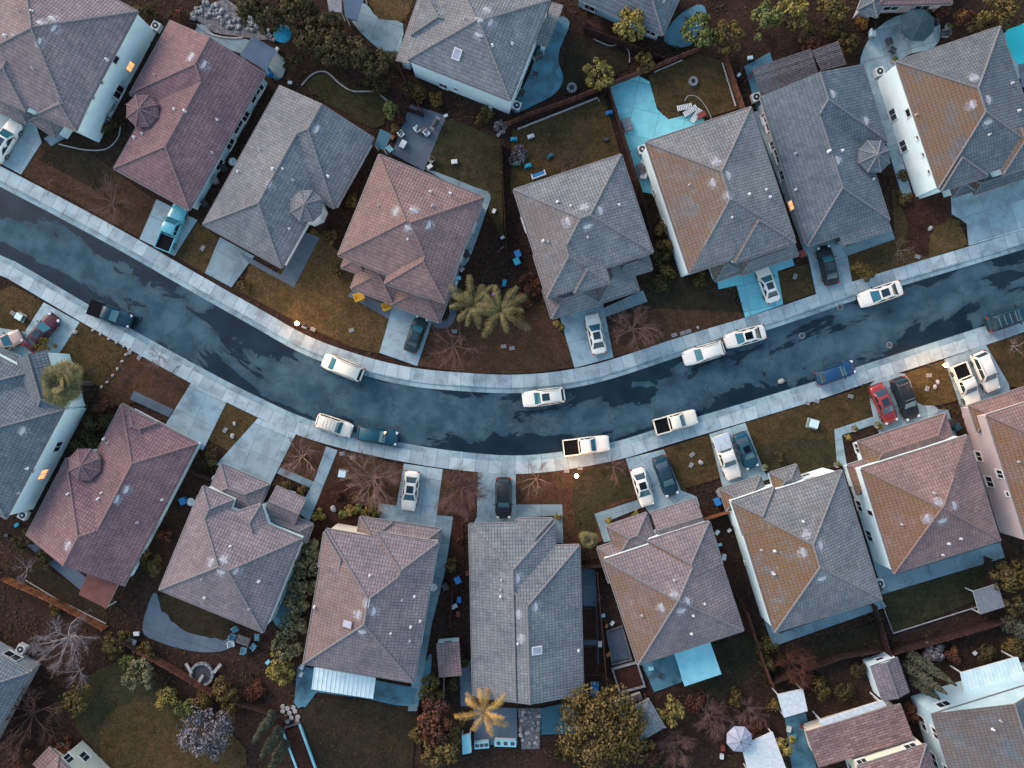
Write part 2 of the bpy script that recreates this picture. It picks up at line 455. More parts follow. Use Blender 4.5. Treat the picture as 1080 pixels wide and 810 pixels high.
def off(line, d, z):
    out = []
    for i, p in enumerate(line):
        t = (line[min(i + 1, len(line) - 1)] - line[max(i - 1, 0)]).normalized()
        nrm = V((-t.y, t.x))
        q = p + nrm * d
        out.append((q.x, q.y, z))
    return out
rows = []
for k in range(9):
    f = k / 8
    rows.append(([(a.x + (b.x - a.x) * f, a.y + (b.y - a.y) * f, .05 * (1 - (2 * f - 1) ** 2)) for a, b in zip(sk, nk)], 2 * f - 1))
strip('road', rows, M['road'], length=(nl + sl) / 2)
for nm, line, s, ln in (('n', nk, 1, nl), ('s', sk, -1, sl)):
    o1 = off(line, -.1 * s, .004); g0 = off(line, .45 * s, .02)
    k0 = off(line, .47 * s, .12); k1 = off(line, .62 * s, .125)
    w1 = off(line, 2.05 * s, .13); w2 = off(line, 2.07 * s, -.1)
    rr = [(o1, 0), (g0, .5)]
    if s < 0: rr = rr[::-1]
    strip('gutter', rr, M['gutter'], length=ln)
    rr = [(g0, .5), (k0, .55), (k1, .65)]
    if s < 0: rr = rr[::-1]
    strip('kerb', rr, M['gutter'], length=ln)
    rr = [(k1, .65), (w1, 2.1), (w2, 2.2)]
    if s < 0: rr = rr[::-1]
    strip('pavement', rr, M['walk'], length=ln)

# the ground: one sheet out to the horizon, noisy soil
g = MB(); g.quad((-900, -900, -.03), (900, -900, -.03), (900, 900, -.03), (-900, 900, -.03))
tag(g.build('ground', M['soil']), kind='structure')

_k = [0]
HARD, SOFT = [], []
def sheet(name, poly, mat, z=.07, uvdir=None, px=True, thick=.2):
    _k[0] += 1
    z += (_k[0] % 17) * .0016
    pts = [P(x, y, z) for x, y in poly] if px else poly
    if name in ('lawn', 'flower_bed') and len(poly) > 14:      # grown edges are never smooth
        jr = random.Random(_k[0]); q = []
        for i in range(len(pts)):
            a_, b_ = pts[i], pts[(i + 1) % len(pts)]
            for f in (0, .5):
                p_ = a_.lerp(b_, f); q.append(V((p_.x + jr.uniform(-.17, .17), p_.y + jr.uniform(-.17, .17), z)))
        pts = q
    if name in ('driveway', 'path', 'patio', 'pool_water', 'gravel'): HARD.append([(p[0], p[1]) for p in pts])
    else: SOFT.append(([(p[0], p[1]) for p in pts], z))
    mb = MB()
    a = sum(pts[i][0] * pts[(i + 1) % len(pts)][1] - pts[(i + 1) % len(pts)][0] * pts[i][1] for i in range(len(pts)))
    if a < 0: pts = pts[::-1]
    n = len(pts)
    mb.prism([(p[0], p[1]) for p in pts], z - thick, z)
    d = (V(pts[1]) - V(pts[0])).normalized() if uvdir is None else V(uvdir)
    e = V((-d.y, d.x, 0))
    mb.uv[len(mb.f) - 1] = [((V(p) - V(pts[0])).dot(d) + .1, (V(p) - V(pts[0])).dot(e) + .1) for p in pts]
    return tag(mb.build(name, M[mat] if isinstance(mat, str) else mat), kind='structure')

def smooth_poly(pts, k=4):
    out = []
    n = len(pts)
    for i in range(n):
        p0, p1, p2, p3 = [V(pts[(i + j - 1) % n]) for j in range(4)]
        for q in range(k):
            t = q / k
            out.append(tuple(.5 * ((2 * p1) + (p2 - p0) * t + (2 * p0 - 5 * p1 + 4 * p2 - p3) * t * t + (3 * p1 - p0 - 3 * p2 + p3) * t ** 3)))
    return out

# front gardens, north side
sheet('lawn', [(45, 150), (80, 150), (120, 180), (165, 212), (147, 251), (85, 216), (22, 184)], 'lawn_red')
sheet('lawn', [(58, 152), (80, 150), (120, 182), (118, 190), (100, 200), (40, 168)], 'lawn_dark', .073)
sheet('driveway', [(165, 210), (208, 232), (184, 270), (147, 252)], 'conc', .1)
sheet('lawn', [(206, 233), (233, 252), (217, 289), (184, 270)], 'lawn')
sheet('driveway', [(232, 250), (268, 270), (244, 303), (216, 288)], 'conc_grey', .1)
sheet('lawn', [(266, 272), (290, 290), (312, 262), (330, 240), (362, 270), (380, 300), (418, 322), (400, 373), (370, 366), (310, 338), (254, 308)], 'lawn_gold')
sheet('path', [(252, 265), (296, 290), (322, 245), (337, 251), (310, 303), (262, 277)], 'conc_dark', .1)
sheet('path', [(367, 312), (372, 306), (416, 326), (411, 337)], 'conc_dark', .09)
sheet('driveway', [(415, 320), (456, 338), (440, 386), (400, 372)], 'conc', .1)
sheet('lawn', [(455, 340), (520, 320), (585, 322), (606, 387), (560, 394), (500, 394), (441, 386)], 'lawn_red')
sheet('path', smooth_poly([(455, 336), (470, 338), (476, 325), (482, 326), (476, 343), (460, 346)]), 'conc_dark', .1)
sheet('driveway', [(590, 333), (636, 320), (647, 377), (606, 388)], 'conc', .1)
sheet('path', [(630, 328), (678, 306), (683, 318), (634, 336)], 'conc_grey', .095)
sheet('lawn', [(634, 334), (690, 288), (755, 285), (786, 336), (720, 357), (647, 377)], 'lawn_dark')
sheet('lawn', [(636, 345), (690, 325), (786, 330), (786, 336), (720, 357), (648, 376)], 'lawn_red', .074)
sheet('driveway', [(756, 293), (832, 262), (838, 280), (820, 286), (826, 321), (786, 335), (777, 301), (758, 305)], 'conc_cyan', .1)
sheet('lawn', [(820, 287), (852, 278), (861, 309), (826, 320)], 'lawn')
sheet('driveway', [(850, 258), (890, 250), (899, 298), (861, 311)], 'conc', .1)
sheet('path', [(888, 262), (940, 240), (944, 252), (893, 270)], 'conc_grey', .1)
sheet('lawn', [(892, 268), (944, 250), (940, 200), (960, 200), (980, 240), (985, 272), (900, 298)], 'lawn')
sheet('flower_bed', [(945, 205), (1005, 203), (1008, 228), (985, 240), (980, 272), (955, 262), (958, 235)], 'mulch', .078)
sheet('lawn', smooth_poly([(983, 243), (1004, 230), (1014, 240), (1020, 258), (1000, 266), (980, 272)]), 'lawn_gold', .08)
sheet('driveway', [(1004, 226), (1003, 208), (1090, 180), (1100, 236), (1078, 243), (1022, 259), (1020, 236), (1012, 230)], 'conc', .1, (.95, .3, 0))
sheet('driveway', [(-6, 100), (34, 122), (44, 150), (22, 184), (-30, 156)], 'conc', .1)
sheet('path', [(46, 146), (66, 134), (72, 143), (54, 154)], 'conc_grey', .1)
# south side
sheet('lawn', [(-8, 310), (13, 301), (46, 319), (26, 352), (-10, 345)], 'lawn')
sheet('driveway', [(46, 319), (84, 340), (60, 376), (30, 395), (-20, 372), (-12, 344), (26, 350)], 'conc', .1)
sheet('lawn', [(84, 339), (133, 367), (105, 408), (66, 390), (56, 376)], 'lawn')
sheet('lawn', [(133, 368), (202, 404), (183, 433), (150, 418), (130, 432), (104, 418), (105, 408)], 'lawn_red')
sheet('path', [(141, 412), (183, 432), (178, 440), (137, 421)], 'conc_dark', .09)
sheet('driveway', [(202, 403), (239, 424), (214, 475), (170, 455)], 'conc', .1)
sheet('lawn', [(238, 424), (272, 441), (254, 483), (217, 463)], 'lawn')
sheet('driveway', [(272, 441), (312, 458), (284, 513), (228, 490)], 'conc', .1)
sheet('lawn', [(311, 458), (344, 471), (331, 508), (296, 493)], 'lawn_red')
sheet('path', [(344, 471), (356, 475), (326, 550), (314, 540), (331, 508)], 'conc', .095)
sheet('path', [(296, 493), (331, 508), (328, 515), (292, 499)], 'conc_grey', .09)
sheet('lawn', [(356, 475), (426, 491), (416, 540), (398, 540), (330, 572), (325, 552)], 'lawn_red')
sheet('flower_bed', [(340, 518), (372, 505), (400, 535), (396, 546), (355, 556), (330, 572), (325, 552)], 'mulch', .076)
sheet('driveway', [(426, 489), (467, 495), (458, 562), (414, 556)], 'conc', .1)
sheet('path', [(400, 531), (418, 533), (416, 552), (398, 550)], 'conc', .095)
sheet('lawn', [(467, 495), (504, 497), (503, 545), (460, 543)], 'lawn_red')
sheet('path', [(459, 543), (478, 545), (470, 600), (455, 660), (440, 750), (430, 750), (452, 600)], 'conc_grey', .09)
sheet('flower_bed', [(478, 545), (488, 546), (490, 590), (484, 640), (470, 650)], 'mulch', .08)
sheet('driveway', [(504, 497), (544, 498), (544, 560), (496, 560), (503, 545)], 'conc', .1)
sheet('path', [(544, 532), (593, 532), (594, 573), (584, 573), (584, 544), (544, 546)], 'conc_grey', .095)
sheet('lawn', [(544, 498), (600, 495), (660, 485), (673, 525), (630, 541), (637, 570), (600, 585), (594, 573), (593, 532), (544, 532)], 'lawn_red')
sheet('lawn', smooth_poly([(610, 500), (655, 490), (668, 522), (630, 536), (628, 560), (610, 560), (606, 530)]), 'lawn_green', .074)
sheet('driveway', [(660, 484), (700, 474), (718, 517), (735, 524), (738, 534), (690, 548), (673, 525)], 'conc', .1)
sheet('path', [(627, 542), (676, 526), (680, 534), (640, 550), (645, 570), (637, 572)], 'conc_grey', .095)
sheet('lawn', [(700, 473), (748, 458), (763, 503), (718, 517)], 'lawn')
sheet('driveway', [(748, 458), (786, 446), (806, 497), (812, 505), (764, 520)], 'conc', .1)
sheet('lawn', [(786, 446), (919, 406), (928, 437), (880, 455), (884, 492), (850, 500), (808, 497)], 'lawn')
sheet('lawn', smooth_poly([(800, 470), (860, 462), (880, 470), (882, 490), (850, 498), (812, 494)]), 'lawn_green', .074)
sheet('path', [(880, 453), (928, 437), (930, 445), (888, 459), (893, 490), (883, 492)], 'conc', .095)
sheet('driveway', smooth_poly([(918, 406), (954, 394), (968, 425), (985, 428), (988, 436), (960, 450), (930, 462)], 3), 'conc', .1)
sheet('lawn', [(954, 394), (996, 380), (1012, 422), (972, 432)], 'lawn_gold')
sheet('driveway', [(996, 379), (1040, 364), (1064, 405), (1066, 416), (1014, 432)], 'conc', .1)
sheet('lawn', [(1040, 364), (1100, 344), (1100, 415), (1064, 407)], 'lawn')
# back gardens, north
sheet('lawn', [(466, 120), (527, 147), (532, 262), (514, 215), (450, 182)], 'lawn_green')
sheet('patio', [(433, 110), (471, 122), (447, 180), (413, 162)], 'conc_dark', .1)
sheet('path', smooth_poly([(446, 177), (500, 197), (517, 205), (512, 225), (494, 275), (484, 285), (480, 330), (474, 330), (476, 280), (490, 240), (500, 210)], 3), 'conc_grey', .09)
sheet('lawn', [(540, 138), (637, 100), (655, 165), (560, 205), (538, 205)], 'lawn')
sheet('patio', [(643, 91), (672, 79), (685, 86), (693, 115), (705, 126), (735, 118), (745, 130), (690, 155), (690, 205), (677, 202)], 'conc_cyan', .1)
sheet('lawn', [(684, 80), (735, 57), (763, 64), (780, 114), (730, 128), (704, 126), (692, 110)], 'lawn')
sheet('patio', smooth_poly([(540, 118), (560, 75), (570, 40), (588, 18), (601, 24), (591, 50), (589, 65), (594, 82), (586, 98), (565, 110)], 3), 'conc_blue', .1)
sheet('lawn', smooth_poly([(600, 40), (622, 40), (650, 50), (664, 65), (650, 80), (610, 95), (592, 98), (596, 70)], 3), 'lawn_dark')
sheet('lawn', smooth_poly([(318, 86), (342, 76), (372, 93), (402, 97), (410, 110), (398, 135), (360, 118)], 3), 'lawn_green')
sheet('lawn', smooth_poly([(390, -10), (432, -8), (428, 20), (408, 24), (394, 14)], 3), 'lawn_gold')
sheet('patio', smooth_poly([(375, 8), (386, 4), (400, 20), (425, 25), (418, 60), (400, 52), (372, 24)], 3), 'conc_grey', .08)
sheet('patio', smooth_poly([(212, 25), (228, 38), (245, 40), (262, 42), (300, 62), (292, 85), (262, 60), (232, 50), (205, 40)], 3), 'conc_grey', .08)
sheet('gravel', smooth_poly([(200, 14), (222, 4), (240, 0), (262, 18), (284, 32), (282, 42), (250, 38), (226, 34), (212, 24)], 3), 'dry', .06)
sheet('patio', smooth_poly([(908, 60), (925, 30), (955, 14), (985, 18), (992, 32), (985, 50), (950, 62), (944, 100), (925, 100), (912, 80)], 3), 'conc', .1)
sheet('patio', [(785, 70), (812, 55), (830, 110), (800, 120)], 'conc_blue', .09)
sheet('path', [(795, 118), (803, 116), (860, 265), (850, 270)], 'conc_grey', .09)
sheet('path', [(908, 62), (922, 60), (962, 205), (952, 208)], 'conc', .095)
sheet('patio', smooth_poly([(735, 5), (745, 12), (737, 40), (720, 50), (700, 42), (712, 20)], 3), 'conc_blue', .09)
sheet('patio', [(1058, 35), (1100, 20), (1100, 75), (1070, 85)], 'conc_grey', .08)
tag(sheet('pool_water', smooth_poly([(1060, 36), (1072, 28), (1100, 20), (1100, 60), (1074, 68)], 3), 'pool', .1), kind='structure')
sheet('patio', [(1074, 68), (1110, 60), (1110, 90), (1078, 92)], 'conc_dark', .12)
# back gardens, south
sheet('lawn', [(322, 735), (440, 742), (434, 830), (310, 830), (316, 770)], 'lawn_dark')
sheet('patio', smooth_poly([(318, 700), (330, 722), (390, 733), (436, 742), (448, 700), (455, 690), (452, 720), (435, 745), (392, 738), (335, 730), (320, 745), (311, 742)], 2), 'conc_blue', .1)
sheet('patio', [(314, 702), (440, 726), (436, 743), (334, 730), (322, 746), (310, 742)], 'conc_blue', .1)
sheet('lawn', [(930, 627), (1046, 590), (1060, 622), (942, 668)], 'lawn_green')
sheet('patio', [(926, 612), (1055, 572), (1060, 588), (930, 627)], 'conc_grey', .1)
sheet('patio', [(765, 530), (772, 527), (822, 668), (930, 632), (935, 640), (815, 682)], 'conc_grey', .1)
sheet('patio', [(893, 500), (905, 497), (948, 612), (930, 622)], 'conc_grey', .09)
sheet('lawn', smooth_poly([(75, 735), (120, 700), (185, 735), (185, 800), (130, 812), (90, 780)], 3), 'lawn_green', .05)
sheet('lawn', smooth_poly([(105, 770), (140, 740), (200, 750), (260, 790), (230, 830), (130, 830)], 3), 'lawn', .055)
sheet('patio', smooth_poly([(162, 625), (172, 640), (190, 650), (230, 668), (250, 670), (240, 685), (215, 688), (190, 684), (165, 676), (150, 664)], 3), 'conc_dark', .08)
sheet('lawn', smooth_poly([(168, 625), (240, 650), (243, 672), (215, 672), (180, 655)], 3), 'lawn_dark', .09)
sheet('lawn', smooth_poly([(30, 590), (90, 625), (112, 645), (106, 660), (40, 622)], 3), 'lawn_dark', .05)
sheet('patio', [(28, 575), (40, 572), (95, 612), (88, 625)], 'conc_dark', .07)
sheet('patio', [(676, 699), (711, 688), (723, 718), (690, 730)], 'conc_blue', .09)
sheet('lawn', [(720, 690), (790, 668), (805, 700), (760, 740), (726, 735)], 'lawn_dark')
sheet('lawn', [(825, 690), (925, 655), (930, 690), (840, 712)], 'lawn_dark')
sheet('patio', [(500, 745), (545, 747), (546, 785), (500, 786)], 'conc_dark', .09)
sheet('patio', [(571, 747), (612, 738), (610, 773), (571, 775)], 'tealroof', .09)
sheet('gravel', [(546, 747), (571, 747), (569, 790), (550, 790)], 'dry', .08)
sheet('patio', smooth_poly([(300, 610), (312, 605), (320, 640), (305, 660), (288, 655)], 3), 'conc_blue', .09)
sheet('patio', [(828, 757), (850, 752), (862, 815), (836, 815)], 'conc_blue', .08)
sheet('patio', [(968, 430), (1000, 432), (1012, 470), (1000, 470)], 'conc_grey', .08)
sheet('path', [(484, 700), (497, 700), (497, 745), (486, 745)], 'conc_dark', .07)
sheet('path', [(612, 600), (628, 600), (632, 700), (616, 700)], 'conc_dark', .06)
sheet('patio', [(612, 640), (640, 640), (642, 690), (612, 690)], 'soil', .05)
sheet('path', [(738, 540), (748, 536), (806, 690), (796, 696)], 'mulch', .06)

def edging(pts, w=.09, mat='stone_pale', closed=False, z=.1):
    pts = [P(x, y, z) for x, y in pts]
    mb = MB(); mb.path(pts, w, 6)
    tag(mb.build('lawn_edging', M[mat]), kind='structure')
def curve_px(pts, k=5):
    out = []
    for i in range(len(pts) - 1):
        p0, p1, p2, p3 = [V(pts[max(0, min(len(pts) - 1, i + j - 1))]) for j in range(4)]
        for q in range(k):
            t = q / k
            out.append(tuple(.5 * ((2 * p1) + (p2 - p0) * t + (2 * p0 - 5 * p1 + 4 * p2 - p3) * t * t + (3 * p1 - p0 - 3 * p2 + p3) * t ** 3)))
    return out + [pts[-1]]
edging(curve_px([(318, 90), (330, 78), (344, 76), (358, 88), (372, 96), (395, 97), (408, 106)]))
edging([(27, 612), (60, 632), (112, 658)], .07)
edging([(927, 628), (942, 668), (1031, 640)], .09)
edging(curve_px([(62, 152), (90, 158), (112, 157), (124, 146), (127, 134)]), .08)
edging(curve_px([(626, 41), (642, 48), (655, 47), (663, 54), (664, 66)]), .07)
edging([(546, 136), (630, 103), (632, 107)], .12)
edging([(690, 76), (720, 63)], .08)
edging([(762, 66), (776, 112)], .1)
edging(curve_px([(208, 26), (222, 36), (240, 40), (256, 40)]), .12)
# ------------------------------------------------------------ houses
def nt(n, t, a, nv): return (n * nv[0] + t * a[0], n * nv[1] + t * a[1])

class Block:
    """one rectangular body of a house with a pitched roof; A, B, C are three eave corners"""
    def __init__(s, A, B, C, z, ends='hh', axis=None, slope=.42, i=0, over=.45):
        z = z - .013 * i
        a, b, c = P(*A, z), P(*B, z), P(*C, z)
        s.z = z; s.a = a; s.u = (b - a).normalized(); s.W = (b - a).length
        v = V((-s.u.y, s.u.x, 0))
        d = (c - b).dot(v)
        if d < 0: v = -v; d = -d
        s.v = v; s.D = d; s.slope = slope; s.i = i; s.over = over + .006 * i
        s.axis = axis or ('u' if s.W >= s.D else 'v'); s.ends = ends
        L, Wd = (s.W, s.D) if s.axis == 'u' else (s.D, s.W)
        s.L = L; s.Wd = Wd; h = slope * Wd / 2
        s.h = h
        e0 = min(Wd / 2, L / 2 if ends[1] == 'h' else L * .9) if ends[0] == 'h' else 0
        e1 = min(Wd / 2, L / 2 if ends[0] == 'h' else L * .9) if ends[1] == 'h' else 0
        if ends == 'shed': e0 = e1 = 0
        s.r0, s.r1 = e0, L - e1
        if s.r1 - s.r0 < .02: s.r1 = s.r0 + .02
    def pt(s, p, q, dz=0.0):   # p along ridge, q across
        x, y = (p, q) if s.axis == 'u' else (q, p)
        return s.a + s.u * x + s.v * y + V((0, 0, dz))
    def up(s, f):
        a, b, c = V(f[0]), V(f[1]), V(f[2])
        return f if (b - a).cross(c - a).z > 0 else f[::-1]
    def faces(s):
        L, W, h = s.L, s.Wd, s.h
        c = [s.pt(0, 0), s.pt(L, 0), s.pt(L, W), s.pt(0, W)]
        if s.ends == 'flat':
            return [s.up([tuple(x) for x in c])], c
        if s.ends == 'shed':
            hh = [s.pt(0, W, s.slope * W), s.pt(L, W, s.slope * W)]
            return [s.up([tuple(x) for x in (c[0], c[1], hh[1], hh[0])])], [c[0], c[1], hh[1], hh[0]]
        k0, k1 = s.pt(s.r0, W / 2, h), s.pt(s.r1, W / 2, h)
        fs = [[c[0], c[1], k1, k0], [c[2], c[3], k0, k1]]
        per = [c[0], c[1]]
        if s.ends[1] == 'h': fs.append([c[1], c[2], k1])
        else: per.append(k1)
        per += [c[2], c[3]]
        if s.ends[0] == 'h': fs.append([c[3], c[0], k0])
        else: per.append(k0)
        return [s.up([tuple(x) for x in f]) for f in fs], per
    def height(s, x, y):
        """roof height above a plan point, or None outside"""
        q = V((x, y, 0)) - V((s.a.x, s.a.y, 0))
        a, b = q.dot(s.u), q.dot(s.v)
        p, w = (a, b) if s.axis == 'u' else (b, a)
        if not (0 <= p <= s.L and 0 <= w <= s.Wd): return None
        if s.ends == 'flat': return s.z
        if s.ends == 'shed': return s.z + s.slope * w
        h = min(w, s.Wd - w) * s.slope
        if s.ends[0] == 'h': h = min(h, p / max(s.r0, .01) * s.h)
        if s.ends[1] == 'h': h = min(h, (s.L - p) / max(s.L - s.r1, .01) * s.h)
        return s.z + h
    def caps(s):
        if s.ends in ('flat', 'shed'): return []
        L, W, h = s.L, s.Wd, s.h
        k0, k1 = s.pt(s.r0, W / 2, h), s.pt(s.r1, W / 2, h)
        out = [(k0, k1)] if s.r1 - s.r0 > .1 else []
        if s.ends[0] == 'h': out += [(s.pt(0, 0), k0), (s.pt(0, W), k0)]
        if s.ends[1] == 'h': out += [(s.pt(L, 0), k1), (s.pt(L, W), k1)]
        return out
    def side(s, k):
        """corner, direction, length, outward normal of the wall on side k"""
        o = s.over
        x0, x1, y0, y1 = o, s.W - o, o, s.D - o
        c = [(x0, y0), (x1, y0), (x1, y1), (x0, y1)]
        p = s.a + s.u * c[k][0] + s.v * c[k][1]; q = s.a + s.u * c[(k + 1) % 4][0] + s.v * c[(k + 1) % 4][1]
        nrm = (-s.v, s.u, s.v, -s.u)[k]
        return V((p.x, p.y, 0)), V((q.x - p.x, q.y - p.y, 0)).normalized(), (q - p).length, nrm
    def wall(s, mb):
        o = s.over
        ps = [s.side(k)[0] for k in range(4)]
        top = s.z - .06
        if s.ends == 'flat': top = s.z - .2
        n = len(mb.v)
        mb.add([(p.x, p.y, -.05) for p in ps] + [(p.x, p.y, top) for p in ps],
               [(0, 1, 5, 4), (1, 2, 6, 5), (2, 3, 7, 6), (3, 0, 4, 7)])
        if s.ends not in ('flat', 'shed', 'hh'):
            for e, p in ((0, o), (1, s.L - o)):
                if s.ends[e] == 'g':
                    a, b, c = s.pt(p, o), s.pt(p, s.Wd - o), s.pt(p, s.Wd / 2, s.h - o * s.slope * .2 - .2)
                    mb.add([(a.x, a.y, top), (b.x, b.y, top), tuple(c)], [(0, 1, 2)])

def roof_mesh(name, blocks, mat, parent, moss=0.0, bvh=None):
    mb = MB()
    for b in blocks:
        fs, per = b.faces()
        for f in fs:
            mb.add(f, [tuple(range(len(f)))], 0)
            fi = len(mb.f) - 1
            n = (V(f[1]) - V(f[0])).cross(V(f[2]) - V(f[0])).normalized()
            hz = V((n.x, n.y, 0))
            if hz.length < 1e-4: hz = b.u.copy()
            hz.normalize()
            e = V((-hz.y, hz.x, 0)); sd = n.cross(e)
            mb.uv[fi] = [(V(p).dot(e), V(p).dot(sd)) for p in f]
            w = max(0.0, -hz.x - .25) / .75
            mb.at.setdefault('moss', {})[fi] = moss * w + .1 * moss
            if bvh is not None:
                bb = len(bvh[0]); bvh[0].extend(f); bvh[1].append(tuple(range(bb, bb + len(f))))
        dn = V((0, 0, -.2))
        n = len(per)
        mid = V((0, 0, 0))
        for p in per: mid += V(p)
        mid /= n
        for i in range(n):
            p, q = V(per[i]), V(per[(i + 1) % n])
            f = [p, p + dn, q + dn, q]
            nn = (f[1] - f[0]).cross(f[2] - f[0])
            if nn.dot((p + q) / 2 - mid) < 0: f = f[::-1]
            mb.add([tuple(x) for x in f], [(0, 1, 2, 3)], 1)
        c = [b.pt(0, 0), b.pt(0, b.Wd), b.pt(b.L, b.Wd), b.pt(b.L, 0)]
        if b.ends == 'shed': c = [V(per[0]), V(per[3]), V(per[2]), V(per[1])]
        f = [tuple(V(x) + dn * .98) for x in c]
        if (V(f[1]) - V(f[0])).cross(V(f[2]) - V(f[0])).z > 0: f = f[::-1]
        mb.add(f, [(0, 1, 2, 3)], 1)
    return mb.build(name, [mat, M['fascia']], parent)

def ridge_mesh(blocks, mat, parent, extra=(), others=()):
    mb = MB()
    for b in blocks:
        for p, q in b.caps():
            mb = MB()
            up = V((0, 0, .035))
            n = max(2, int((q - p).length / .42))
            for i in range(n):
                a, c = p.lerp(q, i / n), p.lerp(q, (i + 1.12) / n if i < n - 1 else 1)
                m_ = (a + c) / 2; hid = False
                for o in others:
                    if o is b: continue
                    hh = o.height(m_.x, m_.y)
                    if hh is not None and hh > m_.z - .07: hid = True
                if not hid: mb.path([a + up, c + up * .5], [.12, .09], 6)
            if mb.v: mb.build('ridge_cap', mat, parent)
    for p, q in extra:
        mb = MB(); mb.path([p, q], .085, 6); mb.build('ridge_cap', mat, parent)

def gutter_mesh(blocks, parent):
    mb = MB()
    for b in blocks:
        if b.ends in ('flat', 'shed'): continue
        o = .07
        sides = [((0, -o), (b.L, -o)), ((b.L, b.Wd + o), (0, b.Wd + o))]
        if b.ends[1] == 'h': sides.append(((b.L + o, 0), (b.L + o, b.Wd)))
        if b.ends[0] == 'h': sides.append(((-o, b.Wd), (-o, 0)))
        for p, q in sides:
            mb = MB(); mb.path([b.pt(*p, -.1), b.pt(*q, -.1)], .075, 4); mb.build('gutter', M['gutter_metal'], parent)

def window(b, k, px=None, py=None, w=1.1, h=1.2, lit=False, parent=None, at=None, style='window', zc=None):
    p, d, L, n = b.side(k)
    if at is None:
        o, r = ray(px, py)
        t = (p - o).dot(n) / r.dot(n)
        hit = o + r * t
        s = (hit - p).dot(d); z = hit.z
    else: s, z = at[0] * L, at[1]
    if style == 'window':
        s = min(max(s, w / 2 + .1), L - w / 2 - .1); z = min(max(z, h / 2 + .3), b.z - h / 2 - .25)
    c = p + d * s + V((0, 0, z))
    def bx(mb, s0, s1, z0, z1, d0, d1, mi=0):
        vs = []
        for dd in (d0, d1):
            for ss, zz in ((s0, z0), (s1, z0), (s1, z1), (s0, z1)):
                q = c + d * ss + V((0, 0, zz)) + n * dd
                vs.append(tuple(q))
        mb.add(vs, ((3, 2, 1, 0), (4, 5, 6, 7), (0, 1, 5, 4), (1, 2, 6, 5), (2, 3, 7, 6), (3, 0, 4, 7)), mi)
    if style == 'window':
        f = MB(); t_ = .09
        bx(f, -w / 2 - t_, -w / 2, -h / 2 - t_, h / 2 + t_, -.02, .075); bx(f, w / 2, w / 2 + t_, -h / 2 - t_, h / 2 + t_, -.02, .075)
        bx(f, -w / 2, w / 2, h / 2, h / 2 + t_, -.02, .07); bx(f, -w / 2, w / 2, -h / 2 - t_, -h / 2, -.02, .07)
        if w > .8: bx(f, -.03, .03, -h / 2, h / 2, -.02, .06)
        wo = f.build('window', M['frame'], parent, recalc=True)
        g = MB(); bx(g, -w / 2 + .001, w / 2 - .001, -h / 2 + .001, h / 2 - .001, -.01, .02)
        g.build('pane', M['glow'] if lit else M['glass'], wo, recalc=True)
        s_ = MB(); bx(s_, -w / 2 - .14, w / 2 + .14, -h / 2 - t_ - .06, -h / 2 - t_ - .002, -.02, .13)
        s_.build('sill', M['frame'], wo, recalc=True)
    elif style == 'garage_door':
        f = MB()
        n4 = 4
        for q in range(n4):
            bx(f, -w / 2, w / 2, -h / 2 + h * q / n4 + .02, -h / 2 + h * (q + 1) / n4 - .02, -.02, .04)
        f.build('garage_door', M['garage'], parent, recalc=True)
    else:
        f = MB(); bx(f, -w / 2, w / 2, -h / 2, h / 2, -.02, .05)
        do = f.build('door', M['door'], parent, recalc=True)
        k_ = MB(); bx(k_, w / 2 - .14, w / 2 - .06, -.05, .05, .05, .1); k_.build('handle', M['pipe'], do, recalc=True)

